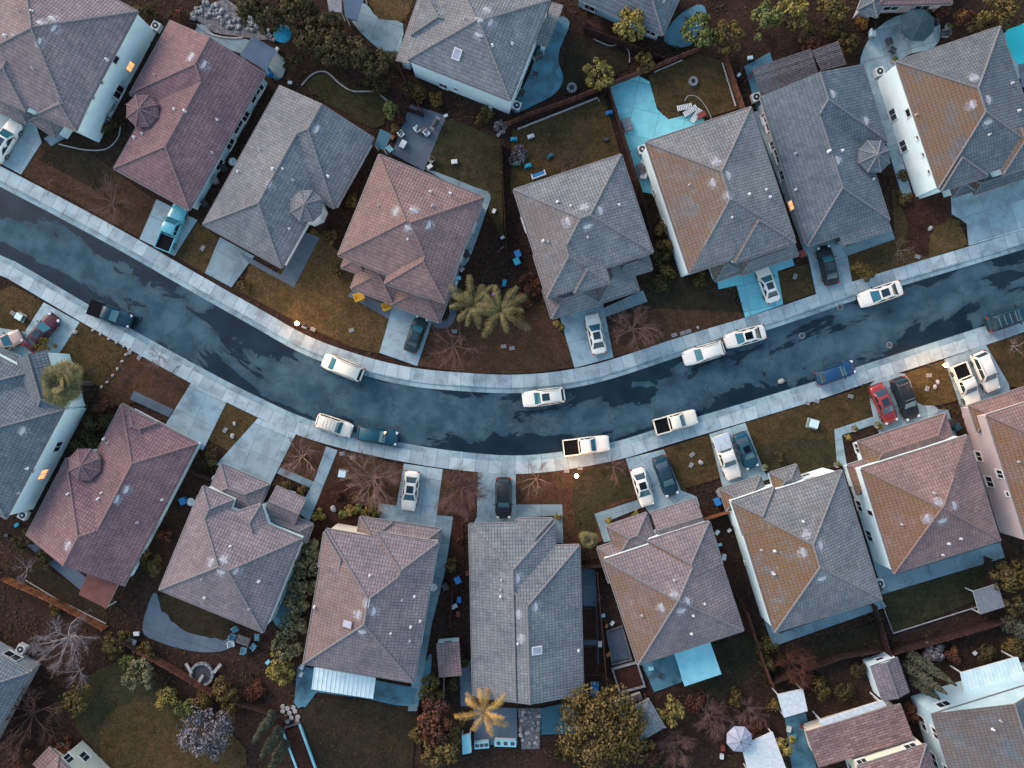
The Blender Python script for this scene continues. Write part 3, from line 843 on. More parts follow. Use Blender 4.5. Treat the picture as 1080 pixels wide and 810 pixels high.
HOUSES = {}
def house(key, label, wall, tiles, main, low=(), wins=(), pipes=(), vents=(), doors=(), moss=.1, cat='house', name='house', turret=None,
          ridge=None, group='houses along the street', skylights=()):
    allb = []; mainb = []
    i = 0
    for m in main:
        m = list(m)
        if mainb and len(m) >= 6 and m[4] == 'hh' and m[5] == 'v':     # a bay: its back end runs into the main roof
            m[4] = 'hg'
            A_, B_, C_ = V(m[0]), V(m[1]), V(m[2])
            wd, dp = (B_ - A_).length, (C_ - B_).length
            m[2] = tuple(B_ + (C_ - B_) * max(1, (.5 * wd + 14) / dp))
        b = Block(*m, i=i, over=.45 if m[3] < 4 else .18); i += 1
        mainb.append(b); allb.append(b)
    lowb = []
    for nm, *m in low:
        b = Block(*m, i=i); i += 1
        lowb.append((nm, b)); allb.append(b)
    b0 = mainb[0]
    cen = b0.a + b0.u * b0.W / 2 + b0.v * b0.D / 2
    root = thing(name, label, cat, (cen.x, cen.y, 0), 0, group)
    HOUSES[key] = (root, allb)
    w = MB()
    for b in allb: b.wall(w)
    if turret:
        tx, ty, tr = turret; tz = 4.1
        tc = P(tx, ty, tz); rr = tr * .106
        w.lathe([(rr - .35, -.05), (rr - .35, tz - .05)], (tc.x, tc.y, 0), 8)
    w.build('wall', M[wall], root, recalc=True)
    bvh = ([], [])
    ro = roof_mesh('roof', mainb, M[tiles], root, moss, bvh)
    rm = M[ridge or ('ridge_pink' if tiles in ('t_pink', 't_red') else 'ridge_grey')]
    ridge_mesh(mainb, rm, ro, others=allb)
    gutter_mesh(mainb, ro)
    if turret:
        mb = MB(); apex = (tc.x, tc.y, tz + rr * .5)
        vs = [(tc.x + rr * math.cos(PI / 8 + k * PI / 4), tc.y + rr * math.sin(PI / 8 + k * PI / 4), tz) for k in range(8)]
        for k in range(8):
            f = [vs[k], vs[(k + 1) % 8], apex]
            mb.add(f, [(0, 1, 2)]); fi = len(mb.f) - 1
            hz = V(((vs[k][0] + vs[(k + 1) % 8][0]) / 2 - tc.x, (vs[k][1] + vs[(k + 1) % 8][1]) / 2 - tc.y, 0)).normalized()
            e = V((-hz.y, hz.x, 0)); sd = (hz * -.9 + V((0, 0, .44)))
            mb.uv[fi] = [(V(p).dot(e), V(p).dot(sd)) for p in f]
            mb.at.setdefault('moss', {})[fi] = moss * max(0, -hz.x) * .6
            bvh[0].extend(f); bb = len(bvh[0]); bvh[1].append((bb - 3, bb - 2, bb - 1))
        for k in range(8):
            a, c = V(vs[k]), V(vs[(k + 1) % 8]); dn = V((0, 0, -.2))
            mb.add([tuple(a), tuple(a + dn), tuple(c + dn), tuple(c)], [(0, 1, 2, 3)], 1)
        mb.add([(x, y, z - .195) for x, y, z in vs[::-1]], [tuple(range(8))], 1)
        to = mb.build('turret_roof', [M[tiles], M['fascia']], root)
        ridge_mesh([], rm, to, [(V(v) + V((0, 0, .03)), V(apex)) for v in vs])
    for nm, b in lowb:
        lo = roof_mesh(nm, [b], M[tiles], root, moss, bvh)
        ridge_mesh([b], rm, lo, others=allb); gutter_mesh([b], lo)
    tree = BVHTree.FromPolygons([V(p) for p in bvh[0]], bvh[1])
    def hit(px, py):
        o, d = ray(px, py)
        loc, n, idx, dist = tree.ray_cast(o, d.normalized())
        return loc, n
    for k, q in enumerate(pipes):
        loc, n = hit(*q[:2])
        if loc is None: continue
        mb = MB(); rr = .07 + .05 * ((k * 7) % 3) / 2
        mb.lathe([(rr + .08, -.1), (rr + .07, .03), (rr, .06), (rr, .4), (rr * .8, .42)], tuple(loc), 8)
        mb.build('vent_pipe', M['pipe'] if k % 4 else M['vent'], ro)
    st = []
    for q in vents:
        loc, n = hit(*q[:2])
        if loc is None: continue
        st.append(loc)
        hz = V((n.x, n.y, 0))
        ang = math.atan2(hz.y, hz.x) if hz.length > .01 else 0
        mb = MB()
        e = V((-math.sin(ang), math.cos(ang), 0)); s_ = n.cross(e)
        up = [(-.5, -.12), (-.3, .14), (0, .24), (.3, .14), (.5, -.12)]
        ring0 = [loc + e * x + n * .02 - s_ * (y - .05) * .6 + n * .13 * (1 - (2 * x) ** 2) for x, y in up]
        ring1 = [loc + e * x * .9 + s_ * .3 + n * .02 for x, y in up]
        vs = [tuple(p) for p in ring0 + ring1]
        mb.add(vs, [(j, j + 1, 5 + j + 1, 5 + j) for j in range(4)] + [(0, 4, 3, 2, 1)])
        mb.build('roof_vent', M['vent'], ro, recalc=True)
    for nm, loc in zip(('stain_a', 'stain_b', 'stain_c', 'stain_d'), st): ro[nm] = [loc.x, loc.y, loc.z]
    for q in skylights:
        loc, n = hit(*q[:2])
        if loc is None: continue
        hz = V((n.x, n.y, 0)).normalized(); e = V((-hz.y, hz.x, 0)); s_ = n.cross(e)
        def cc(x, y, z): return tuple(loc + e * x + s_ * y + n * z)
        mb = MB(); vs = [cc(x, y, z) for z in (-.05, .16) for x, y in ((-.45, -.6), (.45, -.6), (.45, .6), (-.45, .6))]
        mb.add(vs, ((3, 2, 1, 0), (4, 5, 6, 7), (0, 1, 5, 4), (1, 2, 6, 5), (2, 3, 7, 6), (3, 0, 4, 7)))
        so = mb.build('skylight', M[q[2] if len(q) > 2 else 'frame'], ro, recalc=True)
        mb = MB(); vs = [cc(x, y, .165) for x, y in ((-.36, -.5), (.36, -.5), (.36, .5), (-.36, .5))]
        mb.add(vs, [(0, 1, 2, 3)]); mb.build('pane', M['lav'], so, recalc=True)
    for bi, k, *rest in wins:
        kw = rest[-1] if isinstance(rest[-1], dict) else {}
        rr = [x for x in rest if not isinstance(x, dict)]
        window(allb[bi], k, rr[0], rr[1], rr[2] if len(rr) > 2 else 1.1, rr[3] if len(rr) > 3 else 1.2, parent=root, **kw)
    used = {(x[0], x[1]) for x in wins} | {(x[0], x[1]) for x in doors}
    b = mainb[0]
    for k in range(4):
        p, d, L, n = b.side(k)
        if (0, k) in used or L < 6: continue
        for f in (.25, .72):
            q = p + d * (L * f) + n * .8
            if any(o.height(q.x, q.y) is not None for o in allb if o is not b): continue
            if group != 'houses along the street' and abs(q.x) > 62: continue
            for zc in ((1.45, b.z - 1.25) if b.z > 4.5 else (1.45,)):
                window(b, k, w=1.3 if zc > 2 else 1.7, h=1.2, parent=root, at=(f, zc))
    for bi, k, style, s, w_ in doors:
        window(allb[bi], k, w=w_, h=2.1, parent=root, at=(s, 1.1), style=style)
    return root

A1, N1 = (-.485, .874), (.874, .485)
A7, N7 = (.303, .953), (.953, -.303)
A2, N2 = (.461, -.887), (.887, .461)

house('H1', 'two storey house in the top left corner, its long white side wall facing right', 'w_white', 't_mauve',
      [((145, 12), (78, 137), (-49, 76), 5.6), ((95, 105), (80, 138), (41, 118), 5.6, 'hh', 'u'), ((-30, 93), (27, 117), (55, 63), 5.6, 'hh', 'v')],
      [('porch_roof', (31, 127), (58, 145), (72, 118), 3.0), ('garage_roof', (-30, 106), (28, 130), (44, 100), 3.0)],
      [(0, 0, 125, 97, 1.4, 1.5), (0, 0, 122, 63, .8, .9), (0, 0, 107, 87, .3, .4), (0, 0, 98, 103, .3, .4), (0, 0, 89, 119, .3, .4), (0, 0, 137, 70, 1.0, 1.1, {'lit': True})],  # the lit window is made up, standing in for a wall lamp's glow
      [(20, 11), (34, 12), (6, 38), (15, 38), (35, 72), (113, 63)], [(56, 19), (44, 24), (58, 30), (42, 45)],
      [(4, 0, 'garage_door', .4, 4.6), (3, 0, 'door', .5, 1.0)], .25)
house('H2', 'long red brown roofed house with octagonal turret, next right of the top left house', 'w_blue', 't_red',
      [(nt(167.5, -69, A1, N1), nt(282, -69, A1, N1), nt(282, 20, A1, N1), 3.1, 'gh', 'v'),
       (nt(191, -66, A1, N1), nt(282, -66, A1, N1), nt(282, 97, A1, N1), 3.1, 'gh', 'v')],
      [], [(1, 1, 274, 95, 1.2, 1.3), (1, 1, 259, 123, 1.2, 1.3), (1, 1, 243, 152, 1.2, 1.3), (1, 1, 233, 175, 1.2, 1.0), (1, 2, 'x', 0, {'at': (.78, 1.5)})][:4],
      [(163, 79), (184, 115), (195, 117), (229, 126), (224, 161), (142, 145), (150, 141)], [(201, 60), (216, 69)],
      [(1, 2, 'garage_door', .3, 4.8), (1, 2, 'door', .8, 1.0)], .15, turret=(150, 117, 18))
house('H3', 'long pale grey roofed house with turret and a gold lawn on its right', 'w_white', 't_grey',
      [(nt(302, -65, A1, N1), nt(414.6, -65, A1, N1), nt(414.6, 21, A1, N1), 3.1, 'gh', 'v'),
       (nt(302, -62, A1, N1), nt(396.5, -62, A1, N1), nt(396.5, 103, A1, N1), 3.1, 'gh', 'v')],
      [], [], [(274, 158), (251, 181), (288, 178), (298, 178), (309, 190), (346, 186), (305, 241)], [(335, 137), (285, 195)],
      [(1, 2, 'garage_door', .7, 4.8), (1, 1, 'door', .2, 1.0)], .15, turret=(323, 217, 18))
house('H4', 'two storey house with pinkish brown hip roof and two yellow chairs by its front porch', 'w_pink', 't_pink',
      [((400, 163), (510, 208), (467, 314), 5.4), ((406, 299), (469, 319), (486, 275), 5.4, 'hh', 'v'), ((420, 302), (441, 311), (455, 276), 5.4, 'hh', 'v')],
      [('porch_roof', (370, 304), (415, 321), (428, 286), 3.0, 'hg', 'v'), ('garage_roof', (413, 321), (463, 340), (478, 305), 3.05), ('side_roof', (360, 282), (385, 291), (395, 262), 3.1, 'hh', 'v')],
      [(0, 1, 500, 240, 1.0, 1.1), (0, 1, 488, 272, 1.0, 1.1)],
      [(399, 217), (454, 202), (475, 204), (430, 252), (456, 217)], [(437, 221), (453, 238), (417, 223), (431, 241)],
      [(4, 0, 'garage_door', .5, 4.4), (3, 0, 'door', .5, 1.0)], .3)
house('H5', 'house with grey pyramid roof right of the palms, white sedan on its driveway', 'w_grey', 't_grey',
      [((542, 200), (655, 163), (688, 266), 5.4), ((577, 314), (641, 294), (630, 258), 5.4, 'hh', 'v'), ((606, 309), (643, 298), (636, 275), 5.4, 'hh', 'v')],
      [('garage_roof', (582, 336), (633, 320), (622, 290), 3.0), ('porch_roof', (632, 320), (674, 306), (663, 272), 3.05, 'hg', 'v'), ('side_roof', (650, 296), (688, 284), (680, 260), 3.15)],
      [], [(578, 255), (653, 216), (588, 213), (602, 217), (620, 250), (573, 254)], [(598, 234), (616, 218), (634, 222), (620, 240)],
      [(3, 0, 'garage_door', .5, 4.4), (4, 0, 'door', .5, 1.0)], .4)
house('H6', 'two storey house with orange stained grey hip roof beside the bright cyan driveway and patio', 'w_white', 't_grey',
      [((681, 150), (792, 113), (836, 252), 5.4), ((728, 288), (768, 274), (758, 245), 5.4, 'hh', 'v'), ((775, 277), (839, 256), (826, 218), 5.4, 'hh', 'v')],
      [('entry_roof', (755, 297), (783, 287), (774, 262), 3.0), ('garage_roof', (782, 290), (842, 269), (836, 250), 3.05)],
      [(0, 3, 699, 235, .5, .8), (0, 3, 690, 203, .5, .8)],
      [(727, 195), (808, 200), (812, 208), (772, 229), (852, 215), (790, 205)], [(755, 170), (769, 185), (751, 193), (768, 207)],
      [(4, 0, 'garage_door', .5, 4.6)], .8)
house('H7', 'long house with slate grey tiles and turret, a wooden pergola across its back', 'w_grey', 't_blue',
      [(nt(733.4, 340, A7, N7), nt(847, 340, A7, N7), nt(847, 426, A7, N7), 3.1, 'gh', 'v'),
       (nt(733.4, 342, A7, N7), nt(824, 342, A7, N7), nt(824, 505, A7, N7), 3.1, 'gh', 'v')],
      [('porch_roof', (889, 260), (941, 243), (938, 232), 3.0, 'flat')],
      [(1, 3, 805, 126, 1.0, 1.2), (1, 3, 834, 217, 1.0, 1.2, {'lit': True}), (1, 3, 814, 155, 1.0, 1.2, {'lit': False}), (1, 3, 822, 187, 1.0, 1.2)],
      [(839, 162), (875, 159), (888, 159), (839, 200), (843, 235), (874, 160), (921, 189)], [(879, 99), (914, 128), (884, 169)],
      [(1, 2, 'garage_door', .3, 4.8), (1, 2, 'door', .75, 1.0)], .04, turret=(922, 165, 18))
house('H8', 'house at the top right with tall white left wall and a teal umbrella behind it', 'w_white', 't_blue',
      [((945, 65), (1055, 28), (1099, 162), 5.6), ((993, 201), (1042, 185), (1030, 150), 5.6, 'hh', 'v'), ((1058, 184), (1108, 168), (1096, 130), 5.6, 'hh', 'v')],
      [('garage_roof', (1028, 205), (1115, 176), (1110, 160), 3.0), ('entry_roof', (1006, 208), (1028, 201), (1022, 184), 3.05)],
      [(0, 3, 942, 121, 1.2, 1.4), (0, 3, 953, 154, 1.2, 1.4), (0, 3, 958, 119, .8, .9), (0, 3, 968, 145, .35, .4), (0, 3, 974, 163, .35, .4), (0, 3, 980, 181, .35, .4)],
      [(966, 121), (1067, 88), (1074, 117), (1043, 142)], [(1027, 82), (1043, 105), (1024, 111), (1042, 130)],
      [(3, 0, 'garage_door', .5, 4.6)], .9)
house('B1', 'two storey grey house at the top edge with lattice side roof and blue back patio', 'w_white', 't_grey',
      [((430, 63), (538, 106), (580, 0), 5.6), ((433, 37), (448, -8), (480, 6), 5.6, 'hh', 'v')],
      [('side_roof', (417, 64), (447, -20), (462, -14), 3.0, 'shed'), ('patio_roof', (565, 46), (582, 2), (592, 12), 3.0, 'shed', None, .2)],
      [(0, 0, 468, 92, .9, 1.2), (0, 0, 481, 94, .5, .7)],
      [(490, 20), (540, 46), (519, 48), (505, 23)], [(514, 10), (505, 22), (518, 24), (505, 38)], [], .15, skylights=[(482, 57)], group='houses beyond the back fences')
house('B2', 'house with blue grey tiled roof at the top edge right of the yellow green tree', 'w_blue', 't_blue',
      [((606, -4), (699, 37), (722, -18), 3.1, 'hh', 'u')], [], [(0, 0, 622, 8, 1.2, 1.0), (0, 0, 686, 34, 1.2, 1.0)], [(700, 2), (690, -2)], [], [], .1, group='houses beyond the back fences')
house('B3', 'edge of a house with pinkish tiles at the top edge above the teal umbrella', 'w_pink', 't_pink',
      [((925, 6), (1004, 4), (1004, -60), 3.1)], [], [], [], [], [], .1, group='houses beyond the back fences')
house('B4', 'corner of a small grey roof at the top edge above the white umbrella patio', 'w_grey', 't_blue',
      [((905, 10), (925, 18), (932, -20), 3.0)], [], [], [], [], [], .1, group='houses beyond the back fences')
house('L1', 'slate roofed house at the left edge behind the fan palm, lit window in its wall', 'w_white', 't_blue',
      [((67, 432), (6, 547), (-120, 480), 5.6), ((36, 440), (66, 431), (35, 373), 5.6, 'hh', 'v'), ((30, 393), (-40, 356), (-70, 410), 5.6, 'hh', 'v')],
      [('garage_roof', (43, 388), (-40, 345), (-46, 357), 3.0, 'shed', None, .2)],
      [(0, 0, 61, 471, 1.2, 1.3), (0, 0, 45, 500, 1.2, 1.3, {'lit': True}), (0, 0, 34, 497, .35, .5)],
      [(20, 520), (29, 494)], [(25, 455)], [], .1)
house('L2', 'long red brown roofed house with left turret, a red patio roof behind it', 'w_white', 't_red',
      [(nt(285, -489, A2, N2), nt(400.8, -489, A2, N2), nt(400.8, -397, A2, N2), 3.1, 'gh', 'v'),
       (nt(310.4, -487, A2, N2), nt(400.8, -487, A2, N2), nt(400.8, -319, A2, N2), 3.1, 'gh', 'v')],
      [('entry_roof', (136, 432), (166, 446), (156, 470), 3.4)],
      [], [(114, 467), (72, 521), (104, 526), (171, 527), (145, 551), (110, 463), (107, 520)], [(134, 517), (124, 527), (71, 575)],
      [(1, 2, 'garage_door', .35, 4.8)], .15, turret=(89, 490, 18))
house('L3', 'mauve grey hip roofed house, curved patio and table set behind it', 'w_white', 't_mauve',
      [((168, 622), (277, 667), (318, 568), 5.4), ((214, 513), (246, 527), (230, 560), 5.4, 'hh', 'v'), ((246, 541), (275, 532), (285, 560), 5.4, 'hh', 'v')],
      [('garage_roof', (233, 489), (284, 511), (268, 545), 3.0), ('entry_roof', (291, 513), (323, 527), (310, 556), 3.3, 'gg', 'u'), ('side_roof', (287, 538), (330, 553), (322, 572), 3.05)],
      [(1, 2, 238, 519, .9, .9), (4, 0, 308, 516, 1.1, 1.0)],
      [(213, 611), (216, 630), (273, 613), (243, 576), (263, 642)], [(237, 590), (250, 602), (222, 593), (233, 604)],
      [(3, 0, 'garage_door', .5, 4.4), (4, 0, 'door', .6, 1.0)], .15)
house('L4', 'brownish mauve hip roofed house with a ribbed white patio cover behind it', 'w_cream', 't_mauve',
      [((320, 700), (436, 720), (460, 578), 5.4), ((342, 561), (389, 569), (384, 598), 5.4, 'hh', 'v'), ((397, 561), (462, 572), (454, 615), 5.4, 'hh', 'v')],
      [('garage_roof', (400, 548), (465, 558), (462, 580), 3.0), ('entry_roof', (380, 545), (414, 551), (408, 580), 3.15)],
      [(1, 0, 365, 556, 1.0, .9)],
      [(424, 633), (437, 629), (433, 661), (412, 668), (432, 676), (332, 640), (390, 607), (443, 655)], [(387, 636), (377, 648), (395, 645), (382, 667)],
      [(3, 0, 'garage_door', .5, 4.6), (4, 0, 'door', .5, 1.0)], .45, skylights=[(367, 658, 'ridge_pink')])
house('L5', 'single storey house with a wide pale grey gable roof, the black car parked before it', 'w_grey', 't_grey',
      [((497.5, 578), (611, 575), (615, 733), 3.1, 'hg', 'v'), ((495, 553), (585, 551), (588, 732), 3.1, 'hg', 'v')],
      [('entry_roof', (545, 547), (583, 547), (583, 590), 3.12, 'hh', 'v')],
      [], [(528, 622), (528, 629), (610, 686), (546, 679), (529, 612)], [(547, 610), (546, 648), (549, 674), (566, 640)],
      [(1, 0, 'garage_door', .35, 4.6)], .05, skylights=[(566, 686)])
house('L6', 'two storey house with orange left roof slope and a square cyan patio cover behind it', 'w_white', 't_mauve',
      [((673, 701), (784, 665), (747, 555), 5.4), ((684, 570), (748, 550), (760, 590), 5.4, 'hh', 'v'), ((641, 590), (672, 580), (684, 610), 5.35, 'hh', 'v')][:2],
      [('garage_roof', (686, 541), (734, 526), (746, 560), 3.0, 'gg', 'u'), ('entry_roof', (640, 555), (682, 541), (692, 575), 3.15), ('side_roof', (630, 578), (660, 568), (672, 605), 3.05)],
      [], [(677, 649), (731, 649), (729, 668), (743, 637), (711, 612)], [(710, 626), (726, 634), (697, 641), (719, 645)],
      [(2, 0, 'garage_door', .5, 4.2), (3, 0, 'door', .5, 1.0)], .8)
house('L7', 'grey roofed house with orange brown left slope, behind the white pickup with bed cover', 'w_white', 't_grey',
      [((817, 667), (930, 632), (885, 497), 5.6), ((772, 529), (816, 514), (828, 550), 5.6, 'hh', 'v'), ((834, 514), (886, 497), (900, 540), 5.6, 'hh', 'v')],
      [('garage_roof', (759, 516), (802, 502), (810, 525), 3.0), ('entry_roof', (812, 499), (840, 490), (848, 512), 3.1)],
      [(0, 3, 787, 594, .4, .8)],
      [(803, 580), (817, 581), (816, 605), (847, 550), (815, 604)], [(850, 563), (866, 575), (846, 583), (867, 611)],
      [(3, 0, 'garage_door', .5, 4.2)], 1.0)
house('L8', 'pinkish red roofed house with orange left slope behind the red sedan', 'w_white', 't_pink',
      [((943, 605), (1055, 570), (1019, 460), 5.6), ((956, 480), (1020, 459), (1034, 500), 5.6, 'hh', 'v')],
      [('garage_roof', (905, 466), (997, 436), (1008, 470), 3.0), ('side_roof', (894, 491), (930, 479), (940, 510), 3.1)],
      [(0, 3, 905, 533, 1.2, 1.3), (0, 3, 918, 541, .6, 1.4), (0, 3, 917, 565, 1.2, 1.4), (2, 3, 903, 471, 1.0, 1.0)],
      [(951, 553), (1013, 568), (1000, 573), (994, 585), (985, 520)], [(989, 530), (1007, 533), (977, 547), (994, 550)],
      [(2, 0, 'garage_door', .4, 4.4)], .9)
house('L9', 'two storey pink walled house with orange brown roof slope at the right edge', 'w_pink', 't_pink',
      [((1084, 573), (1196, 537), (1153, 402), 5.6)],
      [('garage_roof', (1022, 428), (1100, 402), (1108, 430), 3.0)],
      [(0, 3, 1044, 508, 1.2, 1.3), (0, 3, 1055, 500, .9, 1.1), (0, 3, 1063, 521, .5, .5), (0, 3, 1031, 481, 1.1, 1.1)],
      [(1074, 487)], [], [], 1.0)
house('B5', 'corner of a blue roofed house at the left edge with one lit window', 'w_grey', 't_blue',
      [((31, 709), (-19, 800), (-110, 752), 3.5)], [], [(0, 0, 25, 700, 1.0, 1.1, {'lit': True})], [], [], [], .0, group='houses beyond the back fences')
house('B6', 'cream walled house at the bottom edge left of the grey flowering tree', 'w_cream', 't_pink',
      [((62, 799), (100, 836), (20, 915), 5.2)], [('patio_roof', (34, 806), (52, 787), (70, 800), 2.7, 'flat')], [(0, 0, 89, 798, 1.0, 1.2), (0, 0, 72, 800, .9, 1.2)], [], [], [], .1, group='houses beyond the back fences')
house('B7', 'brown shingle roofed house in two levels, cream wall between, at the bottom edge', 'w_cream', 't_shingle',
      [((905, 808), (977, 785), (1003, 868), 5.6), ((850, 772), (950, 742), (963, 775), 3.1, 'shed', None, .25)],
      [], [(0, 0, 960, 787, 1.2, .9), (0, 0, 900, 806, 1.0, .9)], [], [], [], .0, group='houses beyond the back fences')
house('B8', 'house with dark brown tiled gable in the bottom right corner under a white patio cover', 'w_blue', 't_blue',
      [((983, 753), (1122, 710), (1150, 800), 5.6, 'gg', 'v')], [], [(0, 0, 995, 743, 1.3, 1.2)], [(1055, 760), (1047, 769)], [], [], .5, group='houses beyond the back fences')
# ------------------------------------------------------------ vehicles (built nose along +x, then parked)
M['tyre'] = simple('tyre_rubber', (.018, .018, .018), .85)
M['rim'] = simple('wheel_rim', (.35, .36, .37), .35, metal=.8)
t = NT('car_glass'); M['cglass'] = t.set((.012, .03, .04), .06, Specular_IOR_Level=.7)
t = NT('car_windscreen'); M['wglass'] = t.set((.02, .12, .16), .06, Specular_IOR_Level=.8)
M['lamp'] = simple('headlight_lens', (.7, .72, .74), .15)
t = NT('taillight_lens'); M['tail'] = t.set((.35, .015, .012), .2)
M['trim'] = simple('car_trim', (.025, .025, .027), .5)
def paint(name, c, rough=.32):
    t = NT('paint_' + name)
    nz = t.noise(t.pos(), 2.0, 4, .6)
    dk = max(c) < .2
    t.set(t.mix(nz, tuple(x * .9 for x in c), tuple(min(.9, x * 1.06) for x in c)), .5 if dk else rough, Coat_Weight=.12 if dk else .5, Coat_Roughness=.15, Specular_IOR_Level=.3 if dk else .5)
    return t.mat
PAINT = {'white': paint('white', (.80, .76, .66)), 'cream': paint('cream', (.80, .74, .60)), 'silver': paint('silver', (.5, .56, .6)),
         'black': paint('black', (.012, .015, .018)), 'darkgreen': paint('dark_green', (.012, .028, .03)), 'maroon': paint('maroon', (.055, .012, .026)),
         'red': paint('red', (.27, .022, .024)), 'blue': paint('blue', (.006, .05, .13)), 'teal': paint('teal', (.005, .065, .10)),
         'darkteal': paint('dark_teal', (.004, .036, .058)), 'cyan': paint('cyan_sky_reflection', (.09, .36, .44)), 'tan': paint('tan', (.5, .36, .30)), 'navy': paint('navy', (.012, .03, .06))}  # cyan: the sky's reflection on a dark pickup, put into the paint colour

def loft(st, sec, name, mats, parent, cap=True, smooth=True):
    mb = MB(); rows = [sec(*s) for s in st]; n = len(rows[0])
    for r in rows: mb.v += [tuple(p) for p in r]
    for i in range(len(rows) - 1):
        for k in range(n - 1):
            mb.f.append((i * n + k, (i + 1) * n + k, (i + 1) * n + k + 1, i * n + k + 1)); mb.m.append(0)
        mb.f.append((i * n + n - 1, (i + 1) * n + n - 1, (i + 1) * n, i * n)); mb.m.append(0)
    if cap:
        mb.f.append(tuple(range(n))); mb.m.append(0)
        mb.f.append(tuple(range((len(rows) - 1) * n, len(rows) * n))[::-1]); mb.m.append(0)
    return mb.build(name, mats, parent, smooth=smooth, recalc=True)

